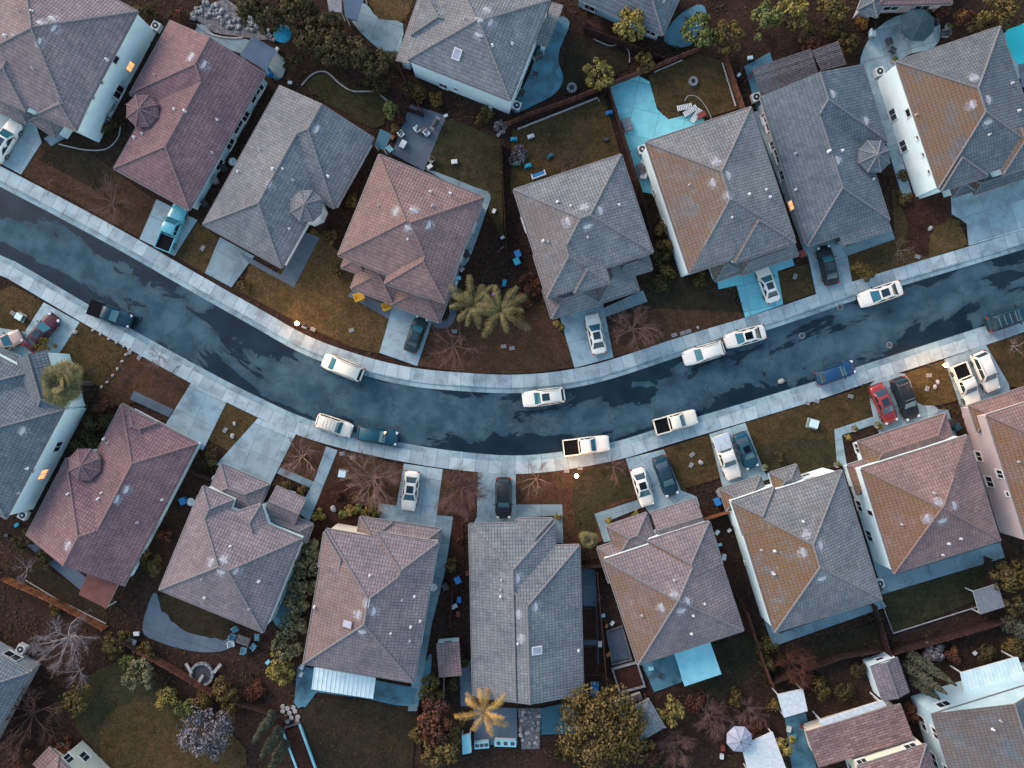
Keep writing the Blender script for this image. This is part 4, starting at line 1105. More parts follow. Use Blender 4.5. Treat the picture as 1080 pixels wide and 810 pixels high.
def car_proto(kind):
    """kind: sedan, suv, minivan, pickup"""
    def make():
        L, W = {'sedan': (4.75, 1.84), 'suv': (4.85, 1.92), 'minivan': (5.1, 1.98), 'pickup': (5.6, 1.98), 'wagon': (4.6, 1.82)}[kind]
        root = thing('car' if kind != 'pickup' else 'pickup_truck', None, None)
        h = L / 2; w = W / 2
        hd = {'sedan': 0, 'suv': .14, 'minivan': .1, 'pickup': .2, 'wagon': .03}[kind]
        S = [(-h, .70, .62 + hd), (-h + .06, .86, .8 + hd), (-h + .3, .94, .92 + hd), (-h + .9, .985, .96 + hd), (-.6, 1, .93 + hd), (.4, 1, .93 + hd),
             (1.15, .99, .9 + hd), (h - .75, .96, .84 + hd), (h - .3, .89, .76 + hd), (h - .08, .74, .66 + hd), (h, .56, .55 + hd)]
        if kind == 'pickup':
            S = [(-h, .93, .80), (-h + .04, .97, .82), (-h + .5, 1, .82), (-.95, 1, .82), (-.9, 1, 1.12), (.4, 1, 1.1), (1.25, .99, 1.08), (h - .7, .97, 1.02), (h - .25, .92, .95), (h - .05, .8, .85), (h, .66, .7)]
        def sec(x, k, zt):
            a = w * k
            return [V(p) for p in ((x, -a * .93, .24), (x, -a, .45), (x, -a * .985, zt - .16), (x, -a * .9, zt - .03), (x, -a * .5, zt + .015), (x, 0, zt + .03),
                                   (x, a * .5, zt + .015), (x, a * .9, zt - .03), (x, a * .985, zt - .16), (x, a, .45), (x, a * .93, .24))]
        body = loft(S, sec, 'body', PAINT['white'], root)
        body.data.materials.append(M['trim'])
        # cabin: (rear base, rear top, mid, front top, front base), heights
        rb, rt, mid, ft, fb, zb, zr, wt = {
            'sedan': (-1.75, -1.0, -.35, .3, 1.12, .88, 1.44, .66), 'suv': (-2.25, -1.95, -.6, .35, 1.1, 1.0, 1.74, .76),
            'minivan': (-2.42, -2.2, -.7, .75, 1.6, 1.0, 1.76, .79), 'pickup': (-.88, -.74, -.2, .42, 1.15, 1.05, 1.80, .76),
            'wagon': (-2.1, -1.55, -.5, .3, 1.1, .9, 1.5, .68)}[kind]
        CS = [(rb, zb + .0, .80), (rb + (rt - rb) * .5, (zb + zr) / 2 + .04, (.84 + wt) / 2), (rt, zr - .03, wt), (mid, zr + .015, wt + .02), (ft, zr - .02, wt), ((ft + fb) / 2, (zb + zr) / 2 + .02, (wt + .84) / 2), (fb, zb, .82)]
        def csec(x, zt, kt):
            f = (zt - zb) / (zr - zb)
            a = w * .90; b = w * (kt if f > .05 else .86)
            return [V(p) for p in ((x, -a, zb - .08), (x, -(a + (b - a) * .55), zb + (zt - zb) * .55), (x, -b, zt - .05 * f), (x, -b * .86, zt), (x, 0, zt + .025 * f),
                                   (x, b * .86, zt), (x, b, zt - .05 * f), (x, a + (b - a) * .55, zb + (zt - zb) * .55), (x, a, zb - .08))]
        cabin = loft(CS, csec, 'cabin', PAINT['white'], root)
        def panel(i0, f0, i1, f1, name, mat, ks=(-.80, -.4, 0, .4, .80)):
            mb = MB(); rows = []
            def at(i, f): return [p.lerp(q, f) for p, q in zip(csec(*CS[i]), csec(*CS[i + 1]))]
            for ii, ff in ((i0, f0), (i0, 1) if i0 != i1 else (i0, (f0 + f1) / 2), (i1, f1)):
                c = at(ii, ff); y = abs(c[2].y)
                zz = c[4].z
                rows.append([V((c[4].x, k * y * 1.06, (zz if abs(k) < .5 else c[3].z))) for k in ks])
            d = (rows[2][2] - rows[0][2]); nrm = V((-d.z, 0, d.x)).normalized()
            if nrm.z < 0: nrm = -nrm
            for r in rows: mb.v += [tuple(p + nrm * .022) for p in r]
            n = len(ks)
            for i in range(2):
                for k in range(n - 1): mb.f.append((i * n + k, (i + 1) * n + k, (i + 1) * n + k + 1, i * n + k + 1)); mb.m.append(0)
            mb.build(name, mat, root, smooth=True, recalc=False)
        panel(4, .1, 5, .9, 'windscreen', M['wglass'])
        panel(0, .12, 1, .88, 'rear_window', M['cglass'])
        for sgn in (-1, 1):
            mb = MB(); o = V((0, sgn * .014, .004))
            xs = [(rb + .35 * (rt - rb) + .25, 1), (mid, 3), (ft + .25 * (fb - ft), 4)]
            def sd(x, f):
                zt = zr - .16; z = zb + .03 + (zt - zb) * f
                b = w * .90 + (w * wt - w * .90) * min(1, (z - zb + .08) / (zr - zb))
                return V((x, sgn * (b + .02), z))
            x0, x1, x2, x3 = rb + .25, rt + .1, ft - .05, fb - .3
            for a, b, c, d_ in (((x0, 0), (mid - .04, 0), (mid - .04, 1), (x1, 1)), ((mid + .04, 0), (x3, 0), (x2, 1), (mid + .04, 1))):
                mb.add([sd(*a) + o, sd(*b) + o, sd(*c) + o, sd(*d_) + o], [(0, 1, 2, 3) if sgn < 0 else (3, 2, 1, 0)])
            mb.build('side_window', M['cglass'], root)
            # mirror, lamps
            mb = MB(); mb.box((fb - .35, sgn * (w + .09), zb + .08), (.12, .2, .13), 0, 0, .85); mb.build('wing_mirror', M['trim'], root)
            mb = MB(); mb.box((h - .2, sgn * w * .68, .68 + hd * .9), (.34, .3, .14), -sgn * .35, 0, .8); mb.build('headlight', M['lamp'], root)
            mb = MB(); zt = .8 + hd if kind != 'pickup' else .9
            mb.box((-h + .07, sgn * w * .78, zt - .06), (.16, .26, .15), sgn * .25, 0, .9); mb.build('taillight', M['tail'], root)
        for sx in (1, -1):
            for sy in (1, -1):
                cx = {1: h - .92, -1: -h + 1.0}[sx]; r = .34 if kind != 'pickup' else .39
                mb = MB(); mb.lathe([(r - .1, -.11), (r, -.09), (r, .09), (r - .1, .11)], (cx, sy * (w - .1), r), 16, axis='Y')
                wh = mb.build('wheel', M['tyre'], root, smooth=False, recalc=True)
                mb = MB(); mb.lathe([(r - .13, -.12), (r - .14, .12)], (cx, sy * (w - .1), r), 12, axis='Y')
                mb.build('rim', M['rim'], wh, recalc=True)
        for nm, x in (('front_bumper', h - .04), ('rear_bumper', -h + .04)):
            mb = MB(); mb.box((x, 0, .42), (.14, W * .72, .22), 0, 0, .95); mb.build(nm, M['trim'], root)
        if kind == 'pickup':
            for sgn in (-1, 1):
                mb = MB(); mb.box((-(h + .93) / 2 - .0, sgn * (w - .07), .97), (h - .93, .12, .34)); mb.build('bed_side', PAINT['white'], root)
            mb = MB(); mb.box((-h + .06, 0, .95), (.1, W - .3, .3)); mb.build('tailgate', PAINT['white'], root)
            mb = MB(); mb.box((-(h + .93) / 2, 0, .862), (h - 1.06, W - .28, .03)); mb.build('bed_liner', M['liner'], root)
        if kind in ('suv', 'minivan'):
            for sgn in (-1, 1):
                mb = MB(); y = sgn * w * wt * .9
                mb.path([(rt + .25, y, zr + .0), (rt + .32, y, zr + .07), (ft - .3, y, zr + .07), (ft - .22, y, zr)], .022, 5)
                mb.build('roof_rail', M['trim'], root)
        return root
    return make

PK = {}
def car(kind, col_, front, rear, label, cat=None, sunroof=False, rack=False, cover=None, zoff=.115, lit=None, group=None):
    cat = cat or {'sedan': 'car', 'suv': 'suv', 'minivan': 'minivan', 'pickup': 'pickup truck', 'wagon': 'car'}[kind]
    f, r = P(*front, 1.0), P(*rear, 1.0)
    c = (f + r) / 2; d = f - r
    on_road = zoff < .1
    o = place('car_' + kind, car_proto(kind), (c.x, c.y, zoff), math.atan2(d.y, d.x), label, cat, group or 'parked cars and trucks')
    k = d.length / {'sedan': 4.75, 'suv': 4.85, 'minivan': 5.1, 'pickup': 5.6, 'wagon': 4.6}[kind]
    k = max(.9, min(1.1, k)); o.scale = (k, (k + 1) / 2, (k + 1) / 2)
    for ch in o.children:
        if ch.data.materials[0] and ch.data.materials[0].name.startswith('paint_'):
            ch.material_slots[0].link = 'OBJECT'; ch.material_slots[0].material = PAINT[col_]
    W = 1.9
    def own(name, mb, m): 
        ob = mb.build(name, m); ob.parent = o; return ob
    zr = {'sedan': 1.45, 'suv': 1.76, 'minivan': 1.78, 'pickup': 1.82, 'wagon': 1.52}[kind]
    if sunroof:
        mb = MB(); x = {'sedan': -.25, 'suv': -.2, 'wagon': -.4, 'minivan': 0, 'pickup': -.1}[kind]
        mb.box((x, 0, zr + .025), (.85, .82, .03)); own('sunroof', mb, M['cglass'])
    if rack:
        mb = MB(); x0, x1 = {'suv': (-1.7, .1), 'minivan': (-1.9, .4), 'wagon': (-1.4, .1), 'sedan': (-.9, .1), 'pickup': (-.5, .2)}[kind]
        for i in range(rack):
            x = x0 + (x1 - x0) * i / max(1, rack - 1)
            mb.box((x, 0, zr + .075), (.05, 1.15, .035))
        own('roof_rack', mb, M['grey'])
    if cover:
        mb = MB(); mb.box((-1.86, 0, 1.16), (1.8, 1.86, .05)); own('bed_cover', mb, M[cover] if cover in M else PAINT[cover])
    return o
RD = .03
car('sedan', 'white', (17, 126), (-9, 170), 'white sedan nosed up its driveway at the left edge beside the top left house', sunroof=True)
car('pickup', 'cyan', (190, 217), (171, 264), 'dark open bed pickup, sky reflection painted pale blue, on the red brown turret house driveway')
car('pickup', 'darkteal', (137, 339), (94, 323), 'dark teal pickup with closed black bed cover at the kerb above the fan palm', cover='liner', zoff=RD)
car('sedan', 'maroon', (57, 333), (28, 368), 'dark maroon sedan on the left driveway near the fan palm')
car('wagon', 'tan', (21, 353), (-16, 372), 'tan pink car partly out of view on the leftmost driveway below the small lawn')
car('minivan', 'cream', (340, 379), (382, 396), 'cream minivan at the kerb by the lit street lamp and gold lawn', zoff=RD)
car('sedan', 'darkgreen', (445, 335), (432, 370), 'dark green sedan on the driveway left of the palms')
car('sedan', 'white', (624, 331), (633, 373), 'white sedan with dark rear glass on the driveway right of the palms')
car('suv', 'white', (721, 379), (764, 366), 'white suv with plain roof at the kerb just behind a white sedan with sunroof', zoff=RD)
car('sedan', 'white', (765, 361), (808, 349), 'white sedan with sunroof parked nose to tail with a white suv at the upper kerb', sunroof=True, zoff=RD)
car('suv', 'white', (551, 422), (596, 416), 'white suv with dark sunroof in the middle of the wet road at the bend', sunroof=True, zoff=RD)
car('sedan', 'white', (906, 318), (953, 302), 'white sedan alone at the upper kerb before the round bush on the right', zoff=RD)
car('sedan', 'white', (804, 282), (817, 318), 'white sedan on the bright cyan driveway')
car('sedan', 'black', (869, 259), (879, 300), 'black sedan with teal windscreen on the driveway of the slate roofed pergola house')
car('wagon', 'blue', (902, 386), (862, 400), 'blue hatchback at the lower kerb left of the lit lamp on the right')
car('suv', 'darkteal', (1090, 326), (1042, 343), 'dark suv with red tail lights at the right edge of the road', rack=4, zoff=RD)
car('pickup', 'white', (643, 467), (594, 473), 'white pickup with open black bed at the lower kerb above the lit lawn lamp', zoff=RD)
car('pickup', 'cream', (735, 439), (691, 451), 'cream pickup with open black bed at the lower kerb above two driveways', zoff=RD)
car('suv', 'cream', (370, 455), (334, 443), 'cream suv with five roof rack bars at the lower kerb ahead of the teal suv', rack=5, zoff=RD)
car('suv', 'teal', (419, 463), (376, 456), 'teal suv at the lower kerb behind the cream suv', zoff=RD)
car('sedan', 'white', (430, 539), (435, 497), 'white sedan with black sunroof on the driveway beside the large bare tree', sunroof=True)
car('suv', 'black', (531, 547), (531, 504), 'black suv on the driveway before the pale grey gable house')
car('sedan', 'white', (684, 534), (672, 494), 'white sedan with sunroof next to a dark teal sedan on a shared driveway', sunroof=True)
car('sedan', 'darkteal', (710, 523), (695, 482), 'dark teal sedan next to a white sedan on a shared driveway')
car('pickup', 'white', (775, 505), (759, 459), 'white pickup with grey cloudy bed cover next to a teal blue sedan', cover='silver')
car('sedan', 'teal', (795, 494), (780, 457), 'teal blue sedan right of the white pickup with the grey bed cover', sunroof=True)
car('sedan', 'red', (942, 446), (924, 406), 'red sedan on the driveway of the pinkish red roofed house')
car('suv', 'black', (964, 442), (947, 399), 'black suv right beside the red sedan', rack=2)
car('pickup', 'white', (1028, 425), (1012, 386), 'white pickup with dark open bed left of the white suv on the right')
car('suv', 'white', (1049, 412), (1032, 372), 'white suv with long roof right of the white pickup near the right edge')
# ------------------------------------------------------------ trees and plants
def blob_pts(rng, n, R_, H, lobes):
    """leaf positions spread through a crown made of uneven lobes; centre at the crown's foot"""
    out = []
    L = []
    for i in range(lobes):
        a = rng.uniform(0, 2 * PI); big = R_ > 1.4; rr = R_ * math.sqrt(rng.uniform(0, .74 if big else .62)); zc = rng.uniform(.5 if big else .3, .78) * H * (1 - .4 * (rr / R_) ** 2)
        s = (rng.uniform(.17, .3) if big else rng.uniform(.3, .5)) * R_
        L.append((rr * math.cos(a), rr * math.sin(a), zc, s, s * rng.uniform(.7, 1.1) * min(1.4, H / (2 * R_)) ))
    L.append((0, 0, H * .55, R_ * .55, H * .3))
    for i in range(n):
        cx, cy, cz, s, sz = L[rng.randrange(len(L))]
        z = rng.uniform(-.55, 1); a = rng.uniform(0, 2 * PI); q = math.sqrt(max(0, 1 - z * z)); k = rng.uniform(.72, 1.06)
        out.append((V((cx + s * q * math.cos(a) * k, cy + s * q * math.sin(a) * k, cz + sz * z * k)), V((q * math.cos(a), q * math.sin(a), z))))
    return out

def leaves(rng, pts, size, mb):
    for p, n in pts:
        t = V((rng.gauss(0, 1), rng.gauss(0, 1), rng.gauss(0, .5))).normalized()
        nn = (n + V((rng.gauss(0, .5), rng.gauss(0, .5), rng.gauss(0, .4)))).normalized()
        u = nn.cross(t)
        if u.length < .1: continue
        u.normalize(); v = nn.cross(u)
        s = size * rng.uniform(.6, 1.3); e = s * rng.uniform(.5, .9)
        mb.add((p - u * s, p - v * e * .8 + nn * s * .12, p + u * s, p + v * e), [(0, 1, 2, 3)])

TREES = 'trees and large shrubs'
def tree(px, py, rpx, h, pal, label, name='tree', cat='tree', size=.2, dens=1.0, trunk=True, lobes=None, group=None, sx=1.0, ang=0.0, foot=.1):
    rng = random.Random(int(px * 31 + py * 7))
    top = P(px, py, h * .62)
    R_ = rpx * .108
    root = thing(name, label, cat, (top.x, top.y, 0), rng.uniform(0, 6.28) if sx == 1 else -R(ang), group or (TREES if cat == 'tree' else 'garden shrubs'))
    n = int(min(22000, dens * 170 * (R_ ** 2) * (1 + .5 * h / (2 * R_)) / (size / .2) ** 2 + 120))
    pts = blob_pts(rng, n, R_, h * (1 - foot), lobes or max(5, int(R_ * R_ * 4 + R_ * 4)))
    if sx != 1: pts = [(V((p.x * sx, p.y, p.z)), q) for p, q in pts]
    tm = MB(); th = max(.25, h * .5); tr = max(.04, h * .022)
    tm.path([(0, 0, -.05), (tr * .4, 0, th * .5), (0, tr, th)], [tr * 1.4, tr, tr * .7], 7)
    for i in range(5 if h > 1.5 else 2):
        p, q = pts[rng.randrange(len(pts))]
        p = p + V((0, 0, h * foot))
        b = V((0, 0, th * rng.uniform(.5, .95)))
        tm.path([b, b.lerp(p, .5) + V((0, 0, .1 * h * .3)), b.lerp(p, .92)], [tr * .6, tr * .4, tr * .15], 5)
    o = tm.build('trunk', M['bark']); o.parent = root
    mb = MB(); leaves(rng, [(p + V((0, 0, h * foot)), q) for p, q in pts], size * .92, mb)
    o = mb.build('crown', M[pal]); o.parent = root
    return root

def bush(px, py, rpx, h, pal, label, **kw):
    kw.setdefault('size', .13); kw.setdefault('foot', .0)
    return tree(px, py, rpx, h, pal, label, name='bush', cat='bush', **kw)

def bare(px, py, rpx, h, bark, twig, label, dens=1.0, limbs=7, group=TREES, spread=1.0, thick=1.0):
    rng = random.Random(int(px * 13 + py * 5))
    top = P(px, py, h * .5); R_ = rpx * .108
    root = thing('bare_tree', label, 'tree', (top.x, top.y, 0), 0, group)
    tm = MB(); cm = MB()
    tr = max(.06, R_ * .036) * thick
    th = h * .28
    tm.path([(0, 0, -.05), (rng.uniform(-.1, .1), rng.uniform(-.1, .1), th)], [tr * 1.3, tr], 7)
    def grow(p, d, L, r, lev):
        n = 3; pts = [p]; q = p; dd = d.copy()
        for i in range(n):
            dd = (dd + V((rng.gauss(0, .13), rng.gauss(0, .13), rng.gauss(.04, .08)))).normalized()
            q = q + dd * L / n; pts.append(q)
        tgt = tm if lev < 2 else cm
        tgt.path(pts, [r, r * .8, r * .62, r * .42], 5 if lev < 2 else 3, cap=False)
        if lev >= 4: return
        m = {0: 6, 1: 5, 2: 5, 3: 3}[lev]
        m = max(2, int(round(m * dens)))
        for i in range(m):
            f = rng.uniform(.3, 1.0) if i else 1.0
            k = min(n - 1, int(f * n)); bp = pts[k].lerp(pts[k + 1], f * n - k) if f < 1 else pts[-1]
            a = rng.uniform(0, 2 * PI)
            side = dd.cross(V((math.cos(a), math.sin(a), .3))).normalized()
            nd = (dd + side * rng.uniform(.4, .9)).normalized()
            grow(bp, nd, L * rng.uniform(.5, .72), r * .5, lev + 1)
    for i in range(limbs):
        a = 2 * PI * i / limbs + rng.uniform(-.3, .3)
        el = rng.uniform(.35, .9) / spread
        d = V((math.cos(a), math.sin(a), el)).normalized()
        grow(V((0, 0, th * rng.uniform(.75, 1))), d, R_ * rng.uniform(.38, .52) / max(.6, math.hypot(d.x, d.y)), tr * .62, 0)
    o = tm.build('trunk', M[bark]); o.parent = root
    o = cm.build('crown', M[twig]); o.parent = root
    return root

def palm(px, py, rpx, h, pal, label, nf=16, kind='feather', bend=.9):
    rng = random.Random(int(px + py * 3))
    top = P(px, py, h); R_ = rpx * .106 * (100 - h) / 100
    root = thing('palm_tree', label, 'palm tree', (top.x, top.y, 0), 0, 'palm trees')
    tm = MB(); tr = .16 if kind == 'feather' else .26
    prof = []
    nn = 14
    for i in range(nn):
        z = h * i / nn; prof += [(tr * (1.15 - .25 * i / nn), z), (tr * (1.05 - .25 * i / nn), z + h / nn * .9)]
    tm.lathe([(tr * 1.4, -.05)] + prof + [(tr * .8, h)], (0, 0, 0), 9)
    o = tm.build('trunk', M['bark']); o.parent = root
    for i in range(nf):
        mb = MB()
        a = i * 2.39996 + rng.uniform(-.25, .25); f = i / nf
        el = 1.15 - 1.25 * f if kind == 'feather' else 1.12 - 1.45 * f
        Lf = R_ * (rng.uniform(.7, 1.15) if kind == 'feather' else rng.uniform(.7, 1.12) * (.62 + .45 * f))
        d = V((math.cos(a), math.sin(a), 0)); sd = V((-d.y, d.x, 0))
        if kind == 'feather':
            pts = []; q = V((0, 0, h)); e = el
            for s in range(9):
                pts.append(q.copy()); q = q + (d * math.cos(e) + V((0, 0, math.sin(e)))) * Lf / 8 * 1.12; e -= bend * .22
            mb.path(pts, [.035 - .003 * s for s in range(9)], 4)
            for s in range(1, 9):
                for t_ in (0, .33, .66):
                    if s == 8 and t_ > 0: continue
                    p = pts[s].lerp(pts[min(s + 1, 8)], t_)
                    g = (s + t_) / 9; ll = Lf * .2 * math.sin(PI * min(.97, g * .82 + .12)) * rng.uniform(.8, 1.15)
                    tn = (pts[min(s + 1, 8)] - pts[s - 1]).normalized()
                    for sg in (-1, 1):
                        tip = p + sd * sg * ll * .85 + tn * ll * .6 + V((0, 0, -ll * rng.uniform(.2, .55)))
                        w_ = tn * .04
                        mb.add((p - w_, p + w_, p.lerp(tip, .6) + w_ * .8, tip, p.lerp(tip, .6) - w_ * .8), [(0, 1, 2, 3, 4)])
        else:
            e = el; c = V((0, 0, h)) + (d * math.cos(e) + V((0, 0, math.sin(e)))) * Lf * .45
            mb.path([(0, 0, h), tuple(c)], .025, 4)
            ax = (d * math.cos(e - .35) + V((0, 0, math.sin(e - .35))))
            nr = ax.cross(sd)
            for s in range(15):
                b = (s / 14 - .5) * 2.7
                dr = ax * math.cos(b) + sd * math.sin(b)
                ll = Lf * .55 * (.75 + .25 * math.cos(b))
                tip = c + dr * ll - V((0, 0, ll * .22)); wv = dr.cross(nr).normalized() * ll * .085
                mb.add((c, c.lerp(tip, .55) - wv, tip, c.lerp(tip, .55) + wv + nr * .02), [(0, 1, 2, 3)])
        o = mb.build('frond', M[pal]); o.parent = root
    return root

def cypress(px0, py0, px1, py1, r, label, pal='l_cyp'):
    b = P(px0, py0, .3)
    r0 = math.hypot(px0 - 540, py0 - 405); r1 = math.hypot(px1 - 540, py1 - 405)
    h = 100 * (1 - r0 / r1) if r1 > r0 else 6
    h = max(4, min(13, h))
    rng = random.Random(int(px0 * 3 + py0))
    root = thing('cypress_tree', label, 'cypress', (b.x, b.y, 0), 0, 'cypress trees')
    mb = MB(); mb.path([(0, 0, -.05), (0, 0, h * .9)], [.14, .03], 6); o = mb.build('trunk', M['bark']); o.parent = root
    pts = []
    for i in range(int(1500 * r * h / 8)):
        z = rng.uniform(0, 1); a = rng.uniform(0, 2 * PI)
        rr = r * (min(1, z * 6 + .45)) * (1 - z ** 3.2) * rng.uniform(.7, 1.08) * (1 + .14 * math.sin(a * 3 + z * 14))
        pts.append((V((rr * math.cos(a), rr * math.sin(a), .15 + z * h)), V((math.cos(a), math.sin(a), .7)).normalized()))
    mb = MB(); leaves(rng, pts, .15, mb); o = mb.build('crown', M[pal]); o.parent = root

# the dark row behind the top fence
for i, (x, y, r, h, lab) in enumerate([
    (262, 10, 18, 6, 'dark bushy tree above the rock garden, leftmost of the dark row at the top'),
    (283, 18, 17, 6.5, 'dark bushy tree directly above the cyan umbrella'),
    (314, 10, 20, 7, 'dark bushy tree at the top edge between the rock garden and the small blue roofs'),
    (330, 36, 21, 7, 'large dark tree in the middle of the dark row left of the curved grey patio'),
    (353, 50, 21, 7, 'large dark tree lower left of the curved grey patio'),
    (377, 58, 19, 6.5, 'dark tree between the curved grey patio and the lower lattice side roof'),
    (398, 66, 17, 6, 'dark tree at the right end of the dark row by the lattice side roof'),
    (345, 22, 15, 6, 'small dark tree at the top of the row below the grey slab roof')]):
    tree(x, y, r, h, 'l_dark', lab, size=.2, dens=1.2, group='dark trees in a row')
tree(410, 114, 10, 2.6, 'l_green', 'small round green tree beside the blue patio with bits of furniture', dens=1.3, size=.15)
bush(396, 88, 12, 1.6, 'l_dark', 'dark low bush right of the curved lawn edging')
bush(412, 62, 10, 1.6, 'l_dark', 'dark bush against the lattice side roof of the top edge house')
tree(666, 25, 18, 6.5, 'l_yellow', 'tall yellow green tree at the edge of the blue grey tiled roof', dens=1.2)
tree(632, 76, 17, 3.2, 'l_yellow', 'round yellow green tree above the red wood fence', dens=1.3)
tree(682, 66, 13, 3.2, 'l_olive', 'olive green tree at the bend of the red wood fence', dens=1.2)
tree(738, 32, 20, 5.5, 'l_green', 'bright green tree behind the back lawn of the cyan patio house', dens=1.1)
tree(768, 36, 18, 5, 'l_olive', 'olive tree just right of the bright green one behind the back lawn', dens=1.1)
tree(808, 20, 19, 5, 'l_green', 'spreading green tree at the top above the pergola', dens=1.1)
tree(836, 10, 19, 5, 'l_yellow', 'yellow green tree at the top edge right of the spreading green tree', dens=1.1)
tree(880, 8, 17, 5, 'l_olive', 'olive tree at the top edge left of the golden plant', dens=1.1)
bush(897, 44, 13, 2.6, 'l_olive', 'round olive bush between the pergola and the white patio')
bush(912, 21, 9, 1.6, 'l_orange', 'golden orange plant beside the white back patio')
bush(1018, 20, 13, 2.4, 'l_rust', 'rust coloured shrub right of the teal umbrella patio')
bush(1016, 15, 6, 2.6, 'l_orange', 'small orange leaved shrub standing in the rust coloured shrub')
tree(1058, 8, 20, 5, 'l_olive', 'dark olive tree in the top right corner above the pool', dens=1.1)
bush(995, 12, 10, 1.6, 'l_rust', 'low reddish shrub at the upper right of the teal umbrella')
bush(858, 44, 18, 2, 'l_rust', 'brownish twiggy shrub behind the pergola')
bush(885, 28, 12, 2, 'l_dark', 'dark shrub between the pergola shrub and the golden plant')
bush(700, 270, 11, 1.8, 'l_dark', 'dark bush in the narrow side yard left of the cyan driveway house')
bush(699, 240, 9, 2.2, 'l_olive', 'olive bush in the narrow side yard, upper of three')
bush(702, 258, 10, 2.2, 'l_olive', 'olive bush in the narrow side yard, between two other bushes')
bush(697, 300, 11, 1.2, 'l_dark', 'low dark bush at the foot of the side yard near the grey porch roof')
bush(738, 294, 9, 1, 'l_olive', 'low olive shrub left of the cyan driveway')
bush(911, 285, 15, 2.2, 'l_olive', 'round olive bush beside the pavement above the lone white sedan')
bush(256, 301, 8, 1.2, 'l_olive', 'small round bush at the pavement corner of the gold lawn')
bush(114, 134, 10, 1.4, 'l_dark', 'dark round bush at the foot of the long white wall')
bush(346, 249, 9, 1.6, 'l_olive', 'green bush by the turret of the pale grey house')
bush(372, 212, 8, 1.8, 'l_olive', 'green bush between the pale grey and the pinkish brown houses')
bush(358, 285, 10, 1.6, 'l_dark', 'dark shrub at the left side of the pinkish brown house')
bush(440, 98, 10, 1.4, 'l_olive', 'low green shrub along the white wall of the top edge house, left')
bush(458, 105, 10, 1.3, 'l_olive', 'low green shrub above the blue furniture patio, by the white wall')
bush(510, 122, 10, 1.4, 'l_olive', 'green shrub in the corner left of the red wood fence')
# palms
palm(499, 322, 30, 6.2, 'l_palm', 'feather palm nearest the pinkish brown house, left of its pair', 15)
palm(528, 328, 34, 7, 'l_palm', 'larger feather palm between the two front gardens, right of its pair', 13)
palm(63, 404, 31, 7, 'l_palm', 'round fan palm standing before the left edge house', 46, 'fan')
palm(511, 750, 29, 5, 'l_gold', 'golden feather palm at the back of the pale gable house', 12)
palm(621, 570, 14, 2.2, 'l_palm', 'small green palm between two front paths', 26, 'fan')
bush(45, 368, 13, 2.5, 'l_olive', 'olive shrub at the upper left of the fan palm', dens=.9)
bush(548, 318, 12, 1.6, 'l_rust', 'rust shrub between the palms and the grey pyramid roof')
bush(588, 342, 7, 1, 'l_yellow', 'small yellow green shrub at the edge of the driveway right of the palms')
# bare winter trees
bare(668, 346, 33, 3.8, 'twig_tan', 'twig_red', 'red twigged bare tree on the dark lawn right of the white sedan', 1.05, 8)
bare(478, 364, 34, 3.4, 'twig_red', 'twig_red', 'faint red bare tree on the lawn below the palms', .8, 7, thick=.7)
bare(393, 506, 36, 4.2, 'bark_tan', 'twig_tan', 'large tan bare tree spreading over the lawn left of the white sedan', 1.05, 9, thick=1.2)
bare(317, 482, 30, 3.4, 'bark_tan', 'twig_red', 'bare tree on the small square of lawn by the stepping path', .9, 8)
bare(487, 517, 33, 3.6, 'twig_red', 'twig_red', 'dense red bare tree between two driveways', 1.15, 9)
bare(566, 506, 24, 3.0, 'bark_tan', 'twig_red', 'small bare tree with tan trunk left of the lit lawn lamp', .7, 6, thick=.8)
bare(648, 493, 18, 2.6, 'twig_red', 'twig_red', 'thin red bare tree by the pavement below the white pickup', .8, 6, thick=.8)
bare(116, 212, 32, 3.6, 'twig_red', 'twig_red', 'faint bare tree beside the pavement on the lawn of the red brown turret house', .75, 7, thick=.7)
bare(48, 190, 17, 2.8, 'twig_red', 'twig_dark', 'small bare tree at the pavement by the left driveway', .8, 6, thick=.7)
bare(176, 402, 26, 3.4, 'twig_dark', 'twig_dark', 'dark bare tree on the red brown bed left of a wide driveway', .9, 7)
bare(166, 376, 20, 3, 'twig_pale', 'twig_pale', 'pale bare tree overhanging the pavement by the stone edged lawn', .8, 6, thick=.7)
bare(66, 676, 40, 5.5, 'bark_pale', 'twig_pale', 'big white limbed bare tree behind the brown fence at the lower left', .85, 8, thick=1.3)
bare(80, 710, 20, 3.6, 'bark_pale', 'twig_pale', 'smaller white bare tree below the big white limbed one', .8, 6)
bare(25, 600, 16, 3, 'bark_pale', 'twig_pale', 'thin white bare tree at the start of the brown fence', .7, 6)
bare(30, 755, 44, 4, 'twig_dark', 'twig_dark', 'wide dark bare shrub tree in the lower left corner', .9, 8)
bare(118, 92, 16, 3.4, 'twig_pale', 'twig_pale', 'pale climbing bare tree against the white wall under the lit lamp', .8, 6)
bare(114, 112, 13, 3.0, 'twig_dark', 'twig_dark', 'dark bare shrub against the foot of the white wall', .8, 6)
bare(712, 786, 24, 3.2, 'twig_red', 'twig_red', 'dense red bare shrub below the bright yellow green tree', 1.1, 9)
bare(748, 758, 24, 3, 'twig_red', 'twig_red', 'red bare shrub left of the lavender umbrella', 1.0, 8)
bare(836, 700, 24, 3.4, 'twig_dark', 'l_rust', 'orange brown bare tree behind the grey house without lawn', 1.1, 9)
bare(792, 752, 20, 3, 'twig_red', 'twig_red', 'red bare shrub right of the lavender umbrella', 1.0, 8)
bare(598, 190 - 20, 16, 1.6, 'twig_red', 'twig_red', 'red bare bush on the back lawn with scattered toys', .9, 7, thick=.7)
bare(620, 20, 17, 3, 'twig_dark', 'twig_dark', 'dark bare tree between the blue patio and the blue grey roof', .9, 7)
